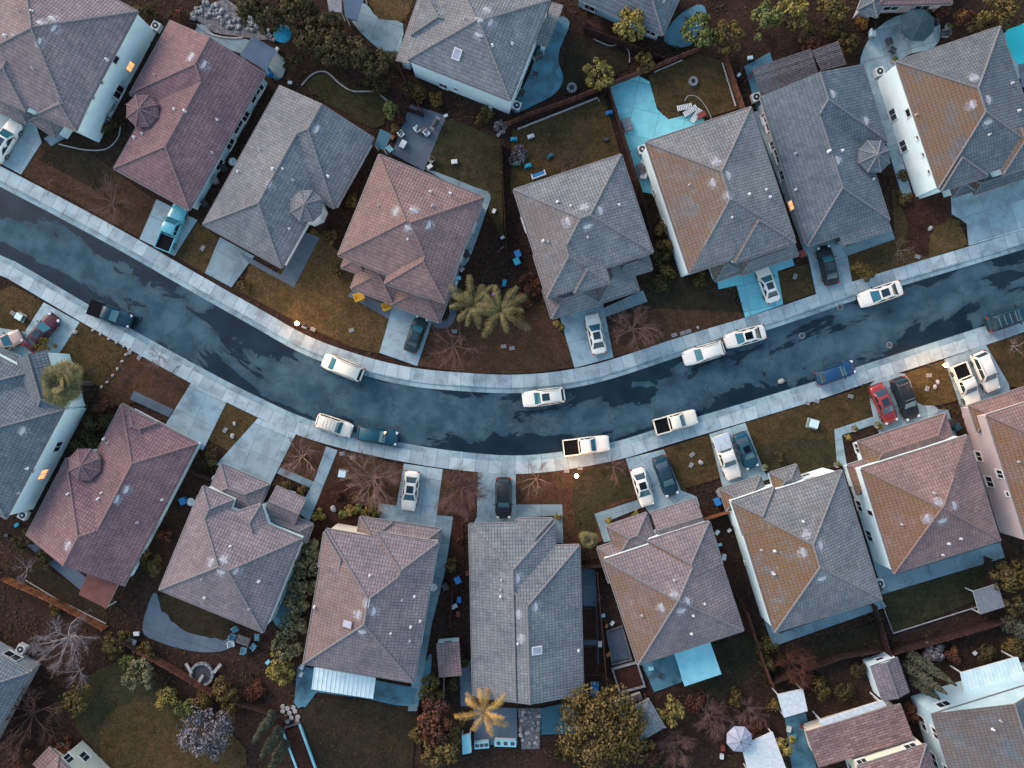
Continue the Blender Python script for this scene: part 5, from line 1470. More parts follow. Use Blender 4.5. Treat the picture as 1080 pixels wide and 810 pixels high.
bare(950, 265 - 2, 17, 2.2, 'bark_tan', 'twig_tan', 'fallen looking bare tree on the lawn behind the round olive bush', .6, 5, thick=.8)
bare(1072, 365, 15, 2.4, 'bark_pale', 'twig_tan', 'thin bare tree on the lawn at the right edge', .6, 5)
bare(768, 474, 18, 2.8, 'twig_pale', 'twig_red', 'bare tree at the pavement corner above the white pickup with bed cover', .7, 6, thick=.7)
# side hedge between the mauve roofs
for i, (x, y, r, lab) in enumerate([
    (327, 581, 9, 'flowering bush at the top end of the hedge between two mauve roofs'),
    (322, 597, 12, 'flowering bush second from the top of the hedge between two mauve roofs'),
    (318, 617, 13, 'flowering bush beside the right eave corner of the curved patio house'),
    (311, 640, 13, 'flowering bush in the middle of the hedge between two mauve roofs'),
    (306, 662, 14, 'flowering bush right of the small blue side patio'),
    (301, 685, 14, 'flowering bush in the lower part of the hedge between two mauve roofs'),
    (293, 706, 15, 'flowering bush at the bottom end of the hedge, the widest of its row')]):
    bush(x, y, r * 1.22, 3.6, 'l_flower' if i < 6 else 'l_yellow', lab, size=.17, dens=1.2, group='hedge bushes between two houses')
# lower left gardens
bush(118, 682, 15, 2.4, 'l_olive', 'olive shrub right of the white limbed bare tree')
bush(128, 675, 9, 2, 'l_olive', 'olive shrub on the fence just above a larger one')
tree(145, 713, 18, 3.2, 'l_flower', 'round pale flowering tree below the brown fence', dens=1.3, size=.17)
bush(131, 700, 10, 2, 'l_green', 'green bush at the upper left of the pale flowering tree')
bush(175, 737, 12, 2, 'l_yellow', 'yellow green bush, first right of the pale flowering tree')
bush(193, 747, 12, 2, 'l_green', 'green bush between the yellow green bush and the olive one near the fence end')
bush(210, 742, 11, 2.2, 'l_olive', 'olive bush above the grey flowering tree')
bush(234, 728, 14, 2.6, 'l_olive', 'olive bush at the right end of the brown fence')
tree(216, 775, 30, 4.6, 'l_grey', 'grey flowering tree on the brown lawn near the bottom edge', dens=.9, size=.17)
tree(76, 741, 17, 3, 'l_olive', 'leaning olive tree on the brown yard below the white limbed bare tree', dens=1.1, sx=1.25, ang=-35)
bush(163, 598, 13, 2, 'l_olive', 'olive shrub in the narrow yard right of the red brown roof')
bush(150, 588, 8, 1.6, 'l_olive', 'small olive shrub on the upper side of the narrow yard shrub')
bush(85, 470, 11, 1.8, 'l_dark', 'dark clipped bush right of the white wall with the lit window')
bush(95, 450, 12, 1.8, 'l_dark', 'dark bush near the fan palm beside the red brown bed')
bush(110, 446, 11, 1.6, 'l_dark', 'dark bush at the upper left corner of the red brown roof')
bush(225, 487, 7, 1.2, 'l_olive', 'small hedge piece left of the wide driveway, lower')
bush(222, 480, 7, 1.2, 'l_olive', 'small hedge piece left of the wide driveway, upper')
bush(303, 512, 7, 1, 'l_olive', 'small green shrub before the entry of the mauve house, upper')
bush(318, 518, 6, 1, 'l_olive', 'small green shrub before the entry of the mauve house, right')
bush(335, 543, 8, 1.4, 'l_yellow', 'yellow green round bush at the end of the stepping path')
for i, (x, y) in enumerate([(360, 541), (369, 538), (378, 537), (387, 540), (395, 541)]):
    bush(x, y, 6.5, 1.1, 'l_yellow' if i % 2 else 'l_green', ['leftmost clipped bush in the row before the brownish mauve house', 'second from left of the clipped bushes before the brownish mauve house',
        'middle clipped bush of the row before the brownish mauve house', 'fourth of the clipped bushes before the brownish mauve house', 'rightmost clipped bush in the row, by the square path'][i], group='row of clipped bushes')
bush(477, 597, 8, 1.6, 'l_olive', 'small tree-like bush in the red bed right of the concrete side path')
bush(588, 546, 4, .7, 'l_yellow', 'tiny yellow shrub before the entry of the pale gable house')
bush(642, 549, 4, .6, 'l_yellow', 'tiny yellow shrub at the path corner before the orange sloped house, left')
bush(671, 541, 4, .6, 'l_yellow', 'tiny yellow shrub before the orange sloped house, right')
bush(895, 462, 4, .8, 'l_yellow', 'tiny yellow shrub before the pinkish red house, left')
bush(929, 449, 4, .8, 'l_yellow', 'tiny yellow shrub beside the red sedan')
bush(825, 482, 8, 1.4, 'l_dark', 'dark shrub on the green lawn by the grey house entry')
# bottom middle and right
tree(459, 760, 26, 5, 'l_rust', 'large brownish green tree right of the back lawn, at the bottom edge', dens=1.1, sx=.8)
tree(462, 790, 22, 4.6, 'l_olive', 'olive brown tree at the bottom edge below the large brownish one', dens=1.1)
tree(453, 728, 15, 3, 'l_olive', 'olive shrub tree at the corner of the blue patio, below the small shed', dens=1.1)
bush(478, 724, 9, 1.4, 'l_dark', 'dark bush below the small pinkish shed')
tree(634, 768, 47, 7, 'l_olive', 'big round olive tree at the bottom edge below the pale gable house', dens=1.15, lobes=85)
tree(676, 790, 16, 4, 'l_olive', 'smaller olive tree attached to the right of the big round one', dens=1.1)
tree(706, 750, 16, 3.6, 'l_yellow', 'bright yellow green tree right of the grey gazebo', dens=1.2)
bush(775, 737, 10, 1.4, 'l_olive', 'olive shrub at the bottom of the dark lawn behind the cyan cover')
bush(810, 683, 12, 2, 'l_olive', 'green shrub at the lower left corner of the blue patio strip')
bush(865, 727, 12, 2, 'l_olive', 'olive shrub right of the white canopy')
bush(818, 745, 9, 2, 'l_olive', 'olive shrub left of the white canopy')
bush(910, 706, 11, 1.6, 'l_dark', 'dark shrub left of the small white walled shed')
tree(829, 787, 13, 4, 'l_yellow', 'yellow green tree between the white patio cover and the brown shingle roof', dens=1.1)
tree(1066, 610, 20, 4.5, 'l_olive', 'olive tree at the right edge beyond the fenced lawn', dens=1.0)
tree(1072, 640, 13, 3.5, 'l_dark', 'dark tree at the right edge below the olive one', dens=1.0)
bush(985, 690, 14, 2, 'l_grey', 'grey green shrub at the top of the cypress row')
bush(945, 725, 12, 1.6, 'l_rust', 'rust shrub behind the small shed')
cypress(957, 688, 1010, 722, .55, 'slim cypress leaning to the right, uppermost of three near the patio cover')
cypress(954, 700, 1000, 731, .6, 'slim cypress in the middle of three left of the patio cover')
cypress(962, 716, 992, 738, .6, 'slim cypress closest to the small shed, lowest of three')
cypress(1060, 656, 1096, 676, .9, 'cypress at the right edge below the fenced lawn')
cypress(289, 752, 269, 786, .55, 'cypress nearest the round stepping stones, uppermost of three')
cypress(296, 768, 274, 802, .6, 'middle cypress of the three by the teal framed bed')
cypress(302, 783, 282, 816, .6, 'cypress at the bottom edge left of the teal framed bed')
bush(1006, 690, 10, 1.6, 'l_rust', 'reddish shrub on the dark bank above the patio cover')
bush(484, 570, 5, .8, 'l_rust', 'rust ground shrub in the red bed, upper')
bush(355, 522, 7, .9, 'l_rust', 'rust shrub in the red flower bed left of the large bare tree')
bush(375, 525, 6, .8, 'l_olive', 'olive ground shrub under the large bare tree')

for x, y, r, h, pal, lab in [
    (152, 12, 10, 2.2, 'l_dark', 'dark shrub at the top edge behind the white side wall'),
    (190, 12, 9, 1.8, 'l_rust', 'brown shrub at the left end of the rock garden'),
    (428, 92, 9, 1.8, 'l_dark', 'dark shrub at the lower end of the lattice side roof'),
    (310, 64, 13, 2.2, 'l_dark', 'dark shrub between the cyan umbrella and the curved lawn edging'),
    (334, 60, 10, 2.0, 'l_dark', 'dark shrub just above the curved lawn edging'),
    (420, 124, 8, 1.4, 'l_rust', 'brown shrub along the left side of the barbecue patio'),
    (418, 136, 7, 1.3, 'l_olive', 'olive shrub on the left rim of the barbecue patio'),
    (530, 134, 8, 1.5, 'l_grey', 'grey shrub in the corner between two back lawns'),
    (545, 162, 11, 1.2, 'l_grey', 'grey twiggy shrub among the toys by the fence'),
    (560, 300, 13, 1.6, 'l_rust', 'brown shrub at the left wall of the grey pyramid roofed house'),
    (541, 330, 12, 1.8, 'l_olive', 'olive shrub at the lower right of the larger palm'),
    (482, 318, 10, 1.8, 'l_olive', 'olive shrub at the left of the palm pair by the garage'),
    (576, 320, 8, 1.4, 'l_dark', 'dark shrub at the front left corner of the grey pyramid roofed house'),
    (706, 286, 10, 1.4, 'l_olive', 'olive shrub below the three bushes of the narrow side yard'),
    (950, 185, 8, 1.4, 'l_dark', 'dark shrub in the gap right of the slate roof turret'),
    (954, 208, 8, 1.2, 'l_olive', 'olive shrub in the gap below the slate roof turret'),
    (1036, 24, 15, 3.0, 'l_dark', 'dark shrub above the right top roof between rust shrub and corner tree'),
    (975, 8, 10, 1.5, 'l_dark', 'dark shrub above the umbrella patio'),
    (852, 66 - 36, 12, 2.6, 'l_olive', 'olive shrub below the yellow green tree at the top edge'),
    (100, 470, 11, 1.8, 'l_dark', 'dark clipped bush nearest the turret of the lower red brown house'),
    (108, 428, 11, 1.4, 'l_rust', 'rust shrub right of the fan palm below the stone edged lawn'),
    (24, 572, 13, 1.8, 'l_dark', 'dark shrub behind the left white wall near its air conditioner'),
    (46, 590, 11, 1.5, 'l_dark', 'dark shrub at the back left of the lower red brown house'),
    (172, 566, 9, 1.5, 'l_rust', 'rust shrub in the narrow yard right of the lower red brown house'),
    (60, 640, 9, 1.3, 'l_olive', 'olive shrub on the orange brown fence'),
    (152, 690, 11, 1.8, 'l_olive', 'olive shrub on the fence above the pale flowering tree'),
    (245, 745, 10, 1.8, 'l_olive', 'olive shrub right of the fence end by the grey flowering tree'),
    (268, 728, 12, 1.2, 'l_rust', 'low rust shrub between the fire pit fence and the hedge'),
    (60, 790, 14, 2.0, 'l_rust', 'low rust shrub left of the cream walled house at the bottom'),
    (20, 800, 16, 2.4, 'l_rust', 'rust shrub in the bottom left corner'),
    (486, 700, 8, 1.4, 'l_dark', 'dark shrub right of the small pinkish shed'),
    (440, 775, 13, 3.4, 'l_olive', 'olive shrub left of the large brownish tree at the bottom'),
    (478, 770, 12, 3.4, 'l_olive', 'olive shrub between the large brownish tree and the golden palm'),
    (598, 795, 13, 2.2, 'l_dark', 'dark shrub at the lower left of the big round tree'),
    (735, 742, 12, 1.5, 'l_rust', 'rust shrub at the back of the lawn with the cyan cover'),
    (798, 768, 12, 2.0, 'l_rust', 'rust shrub above the white patio roof'),
    (812, 700, 9, 1.5, 'l_olive', 'olive shrub at the fence right of the lawn with the cyan cover'),
    (850, 745 - 28, 12, 1.8, 'l_rust', 'rust shrub just above the white canopy'),
    (890, 730, 11, 1.3, 'l_dark', 'dark shrub on the yard left of the small white walled shed'),
    (962, 752, 10, 1.8, 'l_rust', 'rust shrub in the gap right of the brown shingle roof'),
    (1076, 600, 14, 3.2, 'l_dark', 'dark shrub at the right edge above the olive tree'),
    (1040, 690, 11, 1.4, 'l_dark', 'dark shrub above the ribbed white patio cover rafters'),
    (1072, 684, 12, 2.0, 'l_olive', 'olive shrub at the right edge below the long dark fence'),
    (655, 745 + 40, 12, 2.4, 'l_dark', 'dark shrub under the right side of the big round tree'),
    (688, 776 + 20, 12, 2.4, 'l_rust', 'rust shrub at the bottom edge left of the dense red bare shrub')]:
    bush(x, y, r, h, pal, lab)
# ------------------------------------------------------------ fences
def fence(pts, label, mat='wood', h=1.8, post=2.4, px_top=True, rail=True):
    z = h if px_top else 0
    W = [P(x, y, z) for x, y in pts]
    root = thing('fence', label, 'fence', (W[0].x, W[0].y, 0), 0, 'garden fences')
    rng = random.Random(int(pts[0][0] * 7 + pts[0][1]))
    for i in range(len(W) - 1):
        a, b = W[i], W[i + 1]; d = V((b.x - a.x, b.y - a.y, 0)); L = d.length; d.normalize()
        n = max(1, round(L / post)); ang = math.atan2(d.y, d.x)
        for k in range(n):
            p = V((a.x, a.y, 0)) + d * (L * (k + .5) / n); sl = L / n
            mb = MB(); nb = max(3, int(sl / .22))
            for q in range(nb):
                c = p + d * (sl * ((q + .5) / nb - .5))
                mb.box((c.x, c.y, h * .5 + rng.uniform(-.04, .03) - .03), (sl / nb - .01, .06, h - .06), ang)
            for zz in (.35, h - .3):
                nn = V((-d.y, d.x, 0)) * .05
                mb.box((p.x + nn.x, p.y + nn.y, zz), (sl - .02, .05, .09), ang)
            mb.build('fence_panel', M[mat], root)
        for k in range(n + (i == len(W) - 2)):
            p = V((a.x, a.y, 0)) + d * (L * k / n)
            mb = MB(); mb.box((p.x, p.y, h / 2 + .05), (.13, .13, h + .12), ang); mb.build('post', M[mat], root)
    return root
fence([(532, 130), (556, 119), (600, 104), (640, 88), (684, 71), (720, 56), (738, 49)], 'long reddish wood fence running between the blue back patio and the two back lawns', 'wood')
fence([(643, 91), (658, 140), (677, 200), (690, 262)], 'dark wood fence along the left edge of the cyan back patio', 'wood_dk')
fence([(767, 57), (776, 85), (788, 118)], 'reddish fence on the right of the back lawn with the heap of white furniture', 'wood')
fence([(528, 148), (530, 190), (534, 262)], 'grey brown fence between the green lawn and the lawn with toys', 'wood_dk')
fence([(0, 612), (55, 637), (107, 665)], 'orange brown fence in the lower left, the part left of the white limbed tree', 'wood_or')
fence([(107, 666), (140, 686)], 'short dark fence piece behind the white limbed bare tree', 'wood_dk')
fence([(140, 687), (180, 709), (222, 734)], 'red brown fence below the curved patio, ending at an olive bush', 'wood')
fence([(790, 648), (803, 690), (816, 724)], 'reddish fence dividing the dark lawn with cyan cover from the bare yard', 'wood')
fence([(816, 722), (853, 708), (889, 695), (930, 688)], 'dark fence along the back of the grey house yard', 'wood_dk')
fence([(925, 640), (934, 668), (940, 690)], 'dark fence between the bare yard and the edged lawn', 'wood_dk')
fence([(940, 692), (1000, 676), (1080, 652)], 'dark fence along the bank below the edged lawn', 'wood_dk')
fence([(477, 625), (474, 660)], 'dark side fence above the small pinkish shed', 'wood_dk')
fence([(468, 716), (467, 745)], 'short grey fence below the small pinkish shed', 'wood_gy')
fence([(630, 605), (634, 650), (640, 716)], 'dark side fence right of the pale gable house', 'wood_dk')
fence([(612, 600), (640, 598)], 'short dark gate fence at the upper right side of the pale gable house', 'wood_dk')
fence([(420, 70), (430, 88), (445, 118), (428, 112)], 'dark garden fence below the lattice side roof', 'wood_dk')
fence([(738, 548), (756, 590), (785, 640)], 'dark side fence right of the orange sloped house', 'wood_dk')
fence([(198, 498), (226, 509)], 'dark gate fence by the narrow yard of the red brown roof', 'wood_dk', 1.6)
fence([(741, 550), (770, 541)], 'orange gate fence at the upper side of the white walled grey house', 'wood_or', 1.7)
fence([(225, 735), (300, 760)], 'low dark fence between the grey flowering tree and the cypresses', 'wood_dk', 1.4)
fence([(1050, 640), (1046, 590)], 'dark fence at the right side of the edged lawn', 'wood_dk')
fence([(596, 6), (618, 28), (660, 44), (700, 60)], 'dark reddish fence below the blue grey tiled roof', 'wood_dk')
fence([(440, 750), (444, 800)], 'dark fence at the right edge of the dark back lawn', 'wood_dk', 1.5)

# ------------------------------------------------------------ lit street lamps
GL = emit('lamp_glow', (1.0, .56, .24), 9)
def lamp(px, py, label, power=220):
    h = 4.3; p = P(px, py, h)
    root = thing('street_lamp', label, 'street lamp', (p.x, p.y, 0), 0, 'lit street lamps')
    mb = MB(); mb.lathe([(.16, -.05), (.16, .3), (.08, .45), (.06, h - .35), (.12, h - .3)], (p.x, p.y, 0), 10); mb.build('post', M['dark'], root, smooth=True)
    mb = MB(); mb.lathe([(.1, h - .3), (.22, h - .18), (.24, h + .05), (.15, h + .22), (.05, h + .28)], (p.x, p.y, 0), 12); mb.build('lantern', GL, root, smooth=True)
    mb = MB(); mb.lathe([(.05, h + .27), (.03, h + .4)], (p.x, p.y, 0), 8); mb.build('finial', M['dark'], root)
    ld = bpy.data.lights.new('lamp_light', 'POINT'); lo = bpy.data.objects.new('lamp_light', ld); col.objects.link(lo)
    lo.parent = root; lo.location = (0, 0, h - .75); ld.energy = power * 1.5; ld.color = (1, .5, .2); ld.shadow_soft_size = .35
lamp(313, 341, 'lit street lamp at the pavement by the gold lawn and the cream minivan')
lamp(608, 502, 'lit street lamp on the lawn below the white pickup at the kerb')
lamp(998, 385, 'lit street lamp at the lawn corner left of the white pickup on the right')
# no wall lamp is built: the top left house's lit window stands in for it

# ------------------------------------------------------------ small things
def mk(kind):
    def ac():
        r = thing('air_conditioner', None, None)
        b = MB(); b.box((0, 0, .42), (.95, .95, .8)); b.build('case', M['white'], r)
        b = MB(); b.lathe([(.36, .82), (.38, .85), (.3, .86)], (0, 0, 0), 16); b.build('fan_grille', M['black'], r)
        b = MB(); b.lathe([(.12, .86), (.11, .9)], (0, 0, 0), 10); b.build('fan_hub', M['white'], r)
        return r
    def bin_():
        r = thing('wheelie_bin', None, None)
        b = MB(); b.box((0, 0, .5), (.58, .68, .95), 0, 0, 1.15); b.build('body', M['blue'], r)
        b = MB(); b.box((0, 0, 1.02), (.7, .8, .07), 0, 0, .92); b.box((-.3, 0, 1.0), (.12, .6, .06)); b.build('lid', M['blue'], r)
        for s in (-1, 1):
            b = MB(); b.lathe([(.12, -.03), (.12, .03)], (-.3, s * .28, .12), 10, axis='Y'); b.build('wheel', M['black'], r)
        return r
    def chair():
        r = thing('garden_chair', None, None)
        b = MB(); b.box((0, 0, .42), (.62, .62, .09)); b.build('seat', M['grey'], r)
        b = MB(); b.box((-.3, 0, .72), (.09, .62, .6), 0, 0, .95); b.build('backrest', M['grey'], r)
        for s in (-1, 1):
            b = MB(); b.box((0, s * .33, .58), (.6, .07, .06)); b.build('armrest', M['grey'], r)
            for q in (-1, 1):
                b = MB(); b.box((q * .26, s * .27, .19), (.05, .05, .4)); b.build('leg', M['grey'], r)
        return r
    def table():
        r = thing('garden_table', None, None)
        b = MB(); b.box((0, 0, .72), (1.5, 1.0, .05)); b.build('tabletop', M['wood_gy'], r)
        for s in (-1, 1):
            for q in (-1, 1):
                b = MB(); b.box((q * .65, s * .4, .35), (.07, .07, .7)); b.build('leg', M['wood_gy'], r)
        return r
    def umbrella():
        r = thing('patio_umbrella', None, None)
        b = MB(); n = 8; R_ = 1.0
        for k in range(n):
            a0, a1 = 2 * PI * k / n, 2 * PI * (k + 1) / n
            for (r0, z0), (r1, z1) in (((.04, 2.75), (.55, 2.58)), ((.55, 2.58), (1.0, 2.28)), ((1.0, 2.28), (1.0, 2.18))):
                b.add([(r0 * math.cos(a0), r0 * math.sin(a0), z0), (r1 * math.cos(a0), r1 * math.sin(a0), z1), (r1 * math.cos(a1), r1 * math.sin(a1), z1), (r0 * math.cos(a1), r0 * math.sin(a1), z0)], [(0, 1, 2, 3)])
        b.build('canopy', M['teal'], r)
        b = MB()
        for k in range(n):
            a0 = 2 * PI * k / n; b.path([(.04 * math.cos(a0), .04 * math.sin(a0), 2.76), (.55 * math.cos(a0), .55 * math.sin(a0), 2.59), (1.0 * math.cos(a0), 1.0 * math.sin(a0), 2.285)], .012, 4)
        b.build('ribs', M['dark'], r)
        b = MB(); b.path([(0, 0, 0), (0, 0, 2.8)], .022, 6); b.build('pole', M['dark'], r)
        b = MB(); b.lathe([(.2, 0), (.2, .08), (.05, .12)], (0, 0, 0), 12); b.build('base', M['dark'], r)
        return r
    def utility():
        r = thing('utility_box', None, None)
        b = MB(); b.box((0, 0, .4), (.95, .85, .8), 0, 0, .96); b.build('cabinet', M['green'], r)
        b = MB(); b.box((0, 0, .83), (1.02, .92, .06), 0, 0, .95); b.build('lid', M['whitemetal'], r)
        b = MB(); b.box((0, 0, .02), (1.3, 1.15, .1)); b.build('pad', M['stone_pale'], r)
        return r
    def mailbox():
        r = thing('meter_cover', None, None)
        b = MB(); b.box((0, 0, .06), (.62, .42, .12), 0, 0, .92); b.build('box', M['stone_pale'], r)
        b = MB(); b.box((0, 0, .125), (.48, .3, .03)); b.build('lid', M['stone'], r)
        return r
    def rock():
        r = thing('garden_rock', None, None)
        rng = random.Random(4)
        b = MB(); b.lathe([(.2, -.05), (.3, .1), (.26, .24), (.1, .34)], (0, 0, 0), 7, sx=1.2, sy=.85)
        b.v = [(x * rng.uniform(.85, 1.15), y * rng.uniform(.85, 1.15), z) for x, y, z in b.v]
        b.build('stone', M['stone_pale'], r); return r
    def pot():
        r = thing('plant_pot', None, None)
        b = MB(); b.lathe([(.2, 0), (.3, .4), (.33, .42), (.27, .4), (.25, .34)], (0, 0, 0), 12); b.build('pot', M['stone_pale'], r)
        rng = random.Random(3); b = MB(); leaves(rng, blob_pts(rng, 120, .32, .5, 3), .09, b)
        b.v = [(x, y, z + .32) for x, y, z in b.v]; b.build('plant', M['l_green'], r); return r
    def dish():
        r = thing('satellite_dish', None, None)
        b = MB(); b.lathe([(.05, .5), (.25, .54), (.42, .66), (.43, .69), (.24, .58), (.03, .54)], (0, 0, 0), 16); b.build('dish', M['white'], r, smooth=True)
        b = MB(); b.path([(0, 0, 0), (0, 0, .5)], .03, 6); b.build('mount', M['dark'], r)
        b = MB(); b.path([(.3, 0, .58), (.05, 0, 1.0)], .015, 4); b.build('arm', M['dark'], r); return r
    def toy():
        r = thing('toy_car', None, None)
        b = MB(); b.box((0, 0, .35), (1.1, .62, .35), 0, 0, .9); b.build('body', M['blue'], r)
        b = MB(); b.box((-.1, 0, .68), (.5, .5, .32), 0, 0, .75); b.build('cab', M['cyan'], r)
        for s in (-1, 1):
            for q in (-1, 1):
                b = MB(); b.lathe([(.17, -.05), (.17, .05)], (q * .34, s * .32, .17), 10, axis='Y'); b.build('wheel', M['black'], r)
        return r
    def bench():
        r = thing('garden_bench', None, None)
        b = MB(); b.box((0, 0, .42), (1.5, .5, .07)); b.build('seat', M['blue'], r)
        b = MB(); b.box((0, .3, .66), (1.6, .08, .5)); b.build('backrest', M['white'], r)
        for s in (-1, 1): 
            b = MB(); b.box((s * .78, .02, .36), (.1, .6, .7)); b.build('end_frame', M['white'], r)
        return r
    def bike():
        r = thing('bicycle', None, None)
        for x in (-.5, .5):
            b = MB(); b.path([(x + .32 * math.cos(a * PI / 8), 0, .33 + .32 * math.sin(a * PI / 8)) for a in range(17)], .025, 5, cap=False); b.build('wheel', M['black'], r)
        b = MB(); b.path([(-.5, 0, .33), (-.15, 0, .75), (.4, 0, .78), (.5, 0, .33)], .025, 5); b.path([(-.15, 0, .75), (0, 0, .33), (.4, 0, .78)], .025, 5); b.build('frame', M['pinkp'], r)
        b = MB(); b.box((-.2, 0, .85), (.25, .14, .06)); b.build('saddle', M['black'], r)
        b = MB(); b.path([(.38, -.28, .98), (.4, 0, .95), (.38, .28, .98)], .02, 5); b.build('handlebar', M['black'], r)
        return r
    def grill():
        r = thing('barbecue', None, None)
        b = MB(); b.box((0, 0, .75), (1.0, .55, .3)); b.build('cabinet', M['dark'], r)
        b = MB(); b.lathe([(.28, -.48), (.28, .48)], (0, 0, .92), 10, axis='Y'); b.v = [(y, x, z) for x, y, z in b.v]; b.build('hood', M['dark'], r, recalc=True)
        for s in (-1, 1):
            b = MB(); b.box((s * .65, 0, .86), (.32, .5, .04)); b.build('side_shelf', M['grey'], r)
            for q in (-1, 1):
                b = MB(); b.box((s * .42, q * .22, .3), (.05, .05, .6)); b.build('leg', M['dark'], r)
        return r
    def box():
        r = thing('storage_box', None, None)
        b = MB(); b.box((0, 0, .28), (.9, .6, .55)); b.build('body', M['grey'], r)
        b = MB(); b.box((0, 0, .58), (.96, .66, .08), 0, 0, .95); b.build('lid', M['white'], r); return r
    def step():
        r = thing('stepping_stone', None, None)
        b = MB(); b.lathe([(.27, -.04), (.28, .05), (.24, .08)], (0, 0, 0), 11); b.build('stone', M['stone_pale'], r); return r
    return locals()[kind]

def put(kind, px, py, label, cat, rz=0.0, z=0.0, scale=None, group=None, cols=None):
    p = P(px, py, .6); p.z = z
    o = place(kind, mk(kind), p, R(rz), label, cat, group, scale)
    if cols:
        def rec(x):
            for ch in x.children:
                nm = ch.name.split('.')[0]
                if nm in cols: ch.material_slots[0].link = 'OBJECT'; ch.material_slots[0].material = M[cols[nm]]
                rec(ch)
        rec(o)
    return o
ACG = 'air conditioners beside the houses'
for x, y, rz, lab in [(165, 28, -28, 'white air conditioner unit between the top left house and the red brown roof'), (545, 112, -22, 'air conditioner at the corner of the blue back patio'),
    (677, 158, 20, 'air conditioner on the cyan patio by the grey hip roof'), (927, 76, 18, 'air conditioner at the upper end of the white side wall'), (797, 103, 18, 'air conditioner under the pergola corner of the slate roof house'),
    (25, 543, -28, 'air conditioner at the lower end of the left white wall'), (23, 684, -28, 'air conditioner by the blue roofed house at the left edge'), (927, 545 + 70, 18, 'air conditioner by the lower left corner of the pinkish red house')]:
    put('ac', x, y, lab, 'air conditioner', rz, .1, group=ACG)
BG = 'wheelie bins in the side yards'
for x, y, c, lab in [(546, 268, 'blue', 'blue bin, upper of two beside the fence left of the grey pyramid roof'), (545, 276, 'cyan', 'teal bin just below a blue bin beside the fence left of the grey pyramid roof'),
    (483, 611, 'blue', 'bright blue bin at the left side of the pale gable house'), (470, 618, 'black', 'black bin on the side path left of the pale gable house'), (194, 528, 'blue', 'blue bin in the narrow yard right of the red brown roof'),
    (756, 529, 'blue', 'blue bin beside the gate left of the grey house with white wall'), (759, 520, 'grey', 'grey bin just above a blue bin by the driveway end'), (1008, 450, 'teal', 'dark teal bin between the pinkish red house and the pink walled house'),
    (1002, 446, 'black', 'black bin between the pinkish red house and the pink walled house'), (237, 178, 'black', 'black bin against the right wall of the red brown turret house'), (227, 190, 'grey', 'grey bin at the front end of the red brown turret house wall'), (217, 215, 'black', 'black bin near the front corner of the red brown turret house'),
    (492, 268, 'black', 'black bin at the right wall of the pinkish brown house'), (925, 620, 'black', 'dark bin at the corner of the blue patio strip'), (284, 77, 'blue', 'blue bin at the back corner of the red brown roof'), (845, 268, 'redp', 'dark red bin between the cyan driveway and the black sedan driveway')]:
    put('bin_', x, y, lab, 'bin', 25, .1, group=BG, cols={'body': c, 'lid': c})
for x, y, lab in [(246, 171, 'white satellite dish at the right wall of the red brown turret house'), (457, 619, 'white satellite dish on the side path by the brownish mauve house'), (202, 529, 'white satellite dish in the narrow yard right of the red brown roof'), (228, 507 - 2, 'white round dish by the dark gate fence')]:
    put('dish', x, y, lab, 'satellite dish', 0, .1, 1.1, group='satellite dishes')
UG = 'meter covers and boxes in the front lawns'
for x, y, rz, lab in [(11, 330, -30, 'pale meter cover on the small lawn at the left edge'), (236, 454, 60, 'pale meter cover on the square lawn beside the wide driveway'), (360, 479, 10, 'oval meter cover at the top left corner of the bare tree lawn'), (371, 483, 10, 'second meter cover right of the one at the bare tree lawn corner'),
    (212, 261, 60, 'pale meter cover on the small lawn between two driveways'), (135, 371, 60, 'white meter cover just right of the stone lawn edging'), (145, 377, 60, 'white meter cover on the red brown bed by the pavement'), (598, 497, 0, 'pale meter cover left of the lit lawn lamp'), (612, 494, 0, 'pale meter cover right above the lit lawn lamp'),
    (730, 491, 60, 'grey meter cover on the lawn left of the white pickup with bed cover'), (731, 480, 40, 'white meter cover at the middle of the lawn beside the dark teal sedan'), (840, 291, 70, 'pale meter cover on the lawn between the cyan and the black sedan driveways'), (980, 410, 70, 'pale meter cover on the lawn right of the black suv'), (982, 396, 0, 'flat white cover near the lit lamp on the right'),
    (540, 367, 10, 'dark meter cover on the lawn under the right palm'), (531, 365, 10, 'small dark cover left of another on the lawn under the right palm'), (479, 349, 0, 'white round cover on the lawn near the dark green sedan'), (370, 348, 20, 'faint meter cover in the middle of the gold lawn'), (320, 344, -20, 'dark cover right beside the lit lamp at the gold lawn'), (329, 347, -20, 'white cover at the lawn edge right of the lit lamp by the gold lawn'),
    (899, 418, -15, 'pale meter cover at the top of the lawn left of the red sedan'), (712, 353, 20, 'grey cover at the pavement on the dark lawn, left of three'), (721, 351, 20, 'pale cover at the pavement on the dark lawn, middle of three'), (727, 349, 20, 'white cover at the pavement on the dark lawn, right of three'), (970, 270, -15, 'white cover at the pavement by the mulch bed on the right'), (853, 425, -15, 'grey cover at the pavement above the green box'), (863, 423, -15, 'white cover at the pavement right of the grey one above the green box')]:
    put('mailbox', x, y, lab, 'meter cover', rz, .07, group=UG)
put('utility', 858, 447, 'green utility box with pale lid on the lawn behind the red sedan driveway', 'utility box', -15, .07)
put('utility', 361, 500, 'pale cyan utility box on the lawn left of the large bare tree', 'utility box', -10, .07, .85)
put('utility', 20, 334, 'cyan utility box on the small lawn at the left edge', 'utility box', -30, .07, .8)
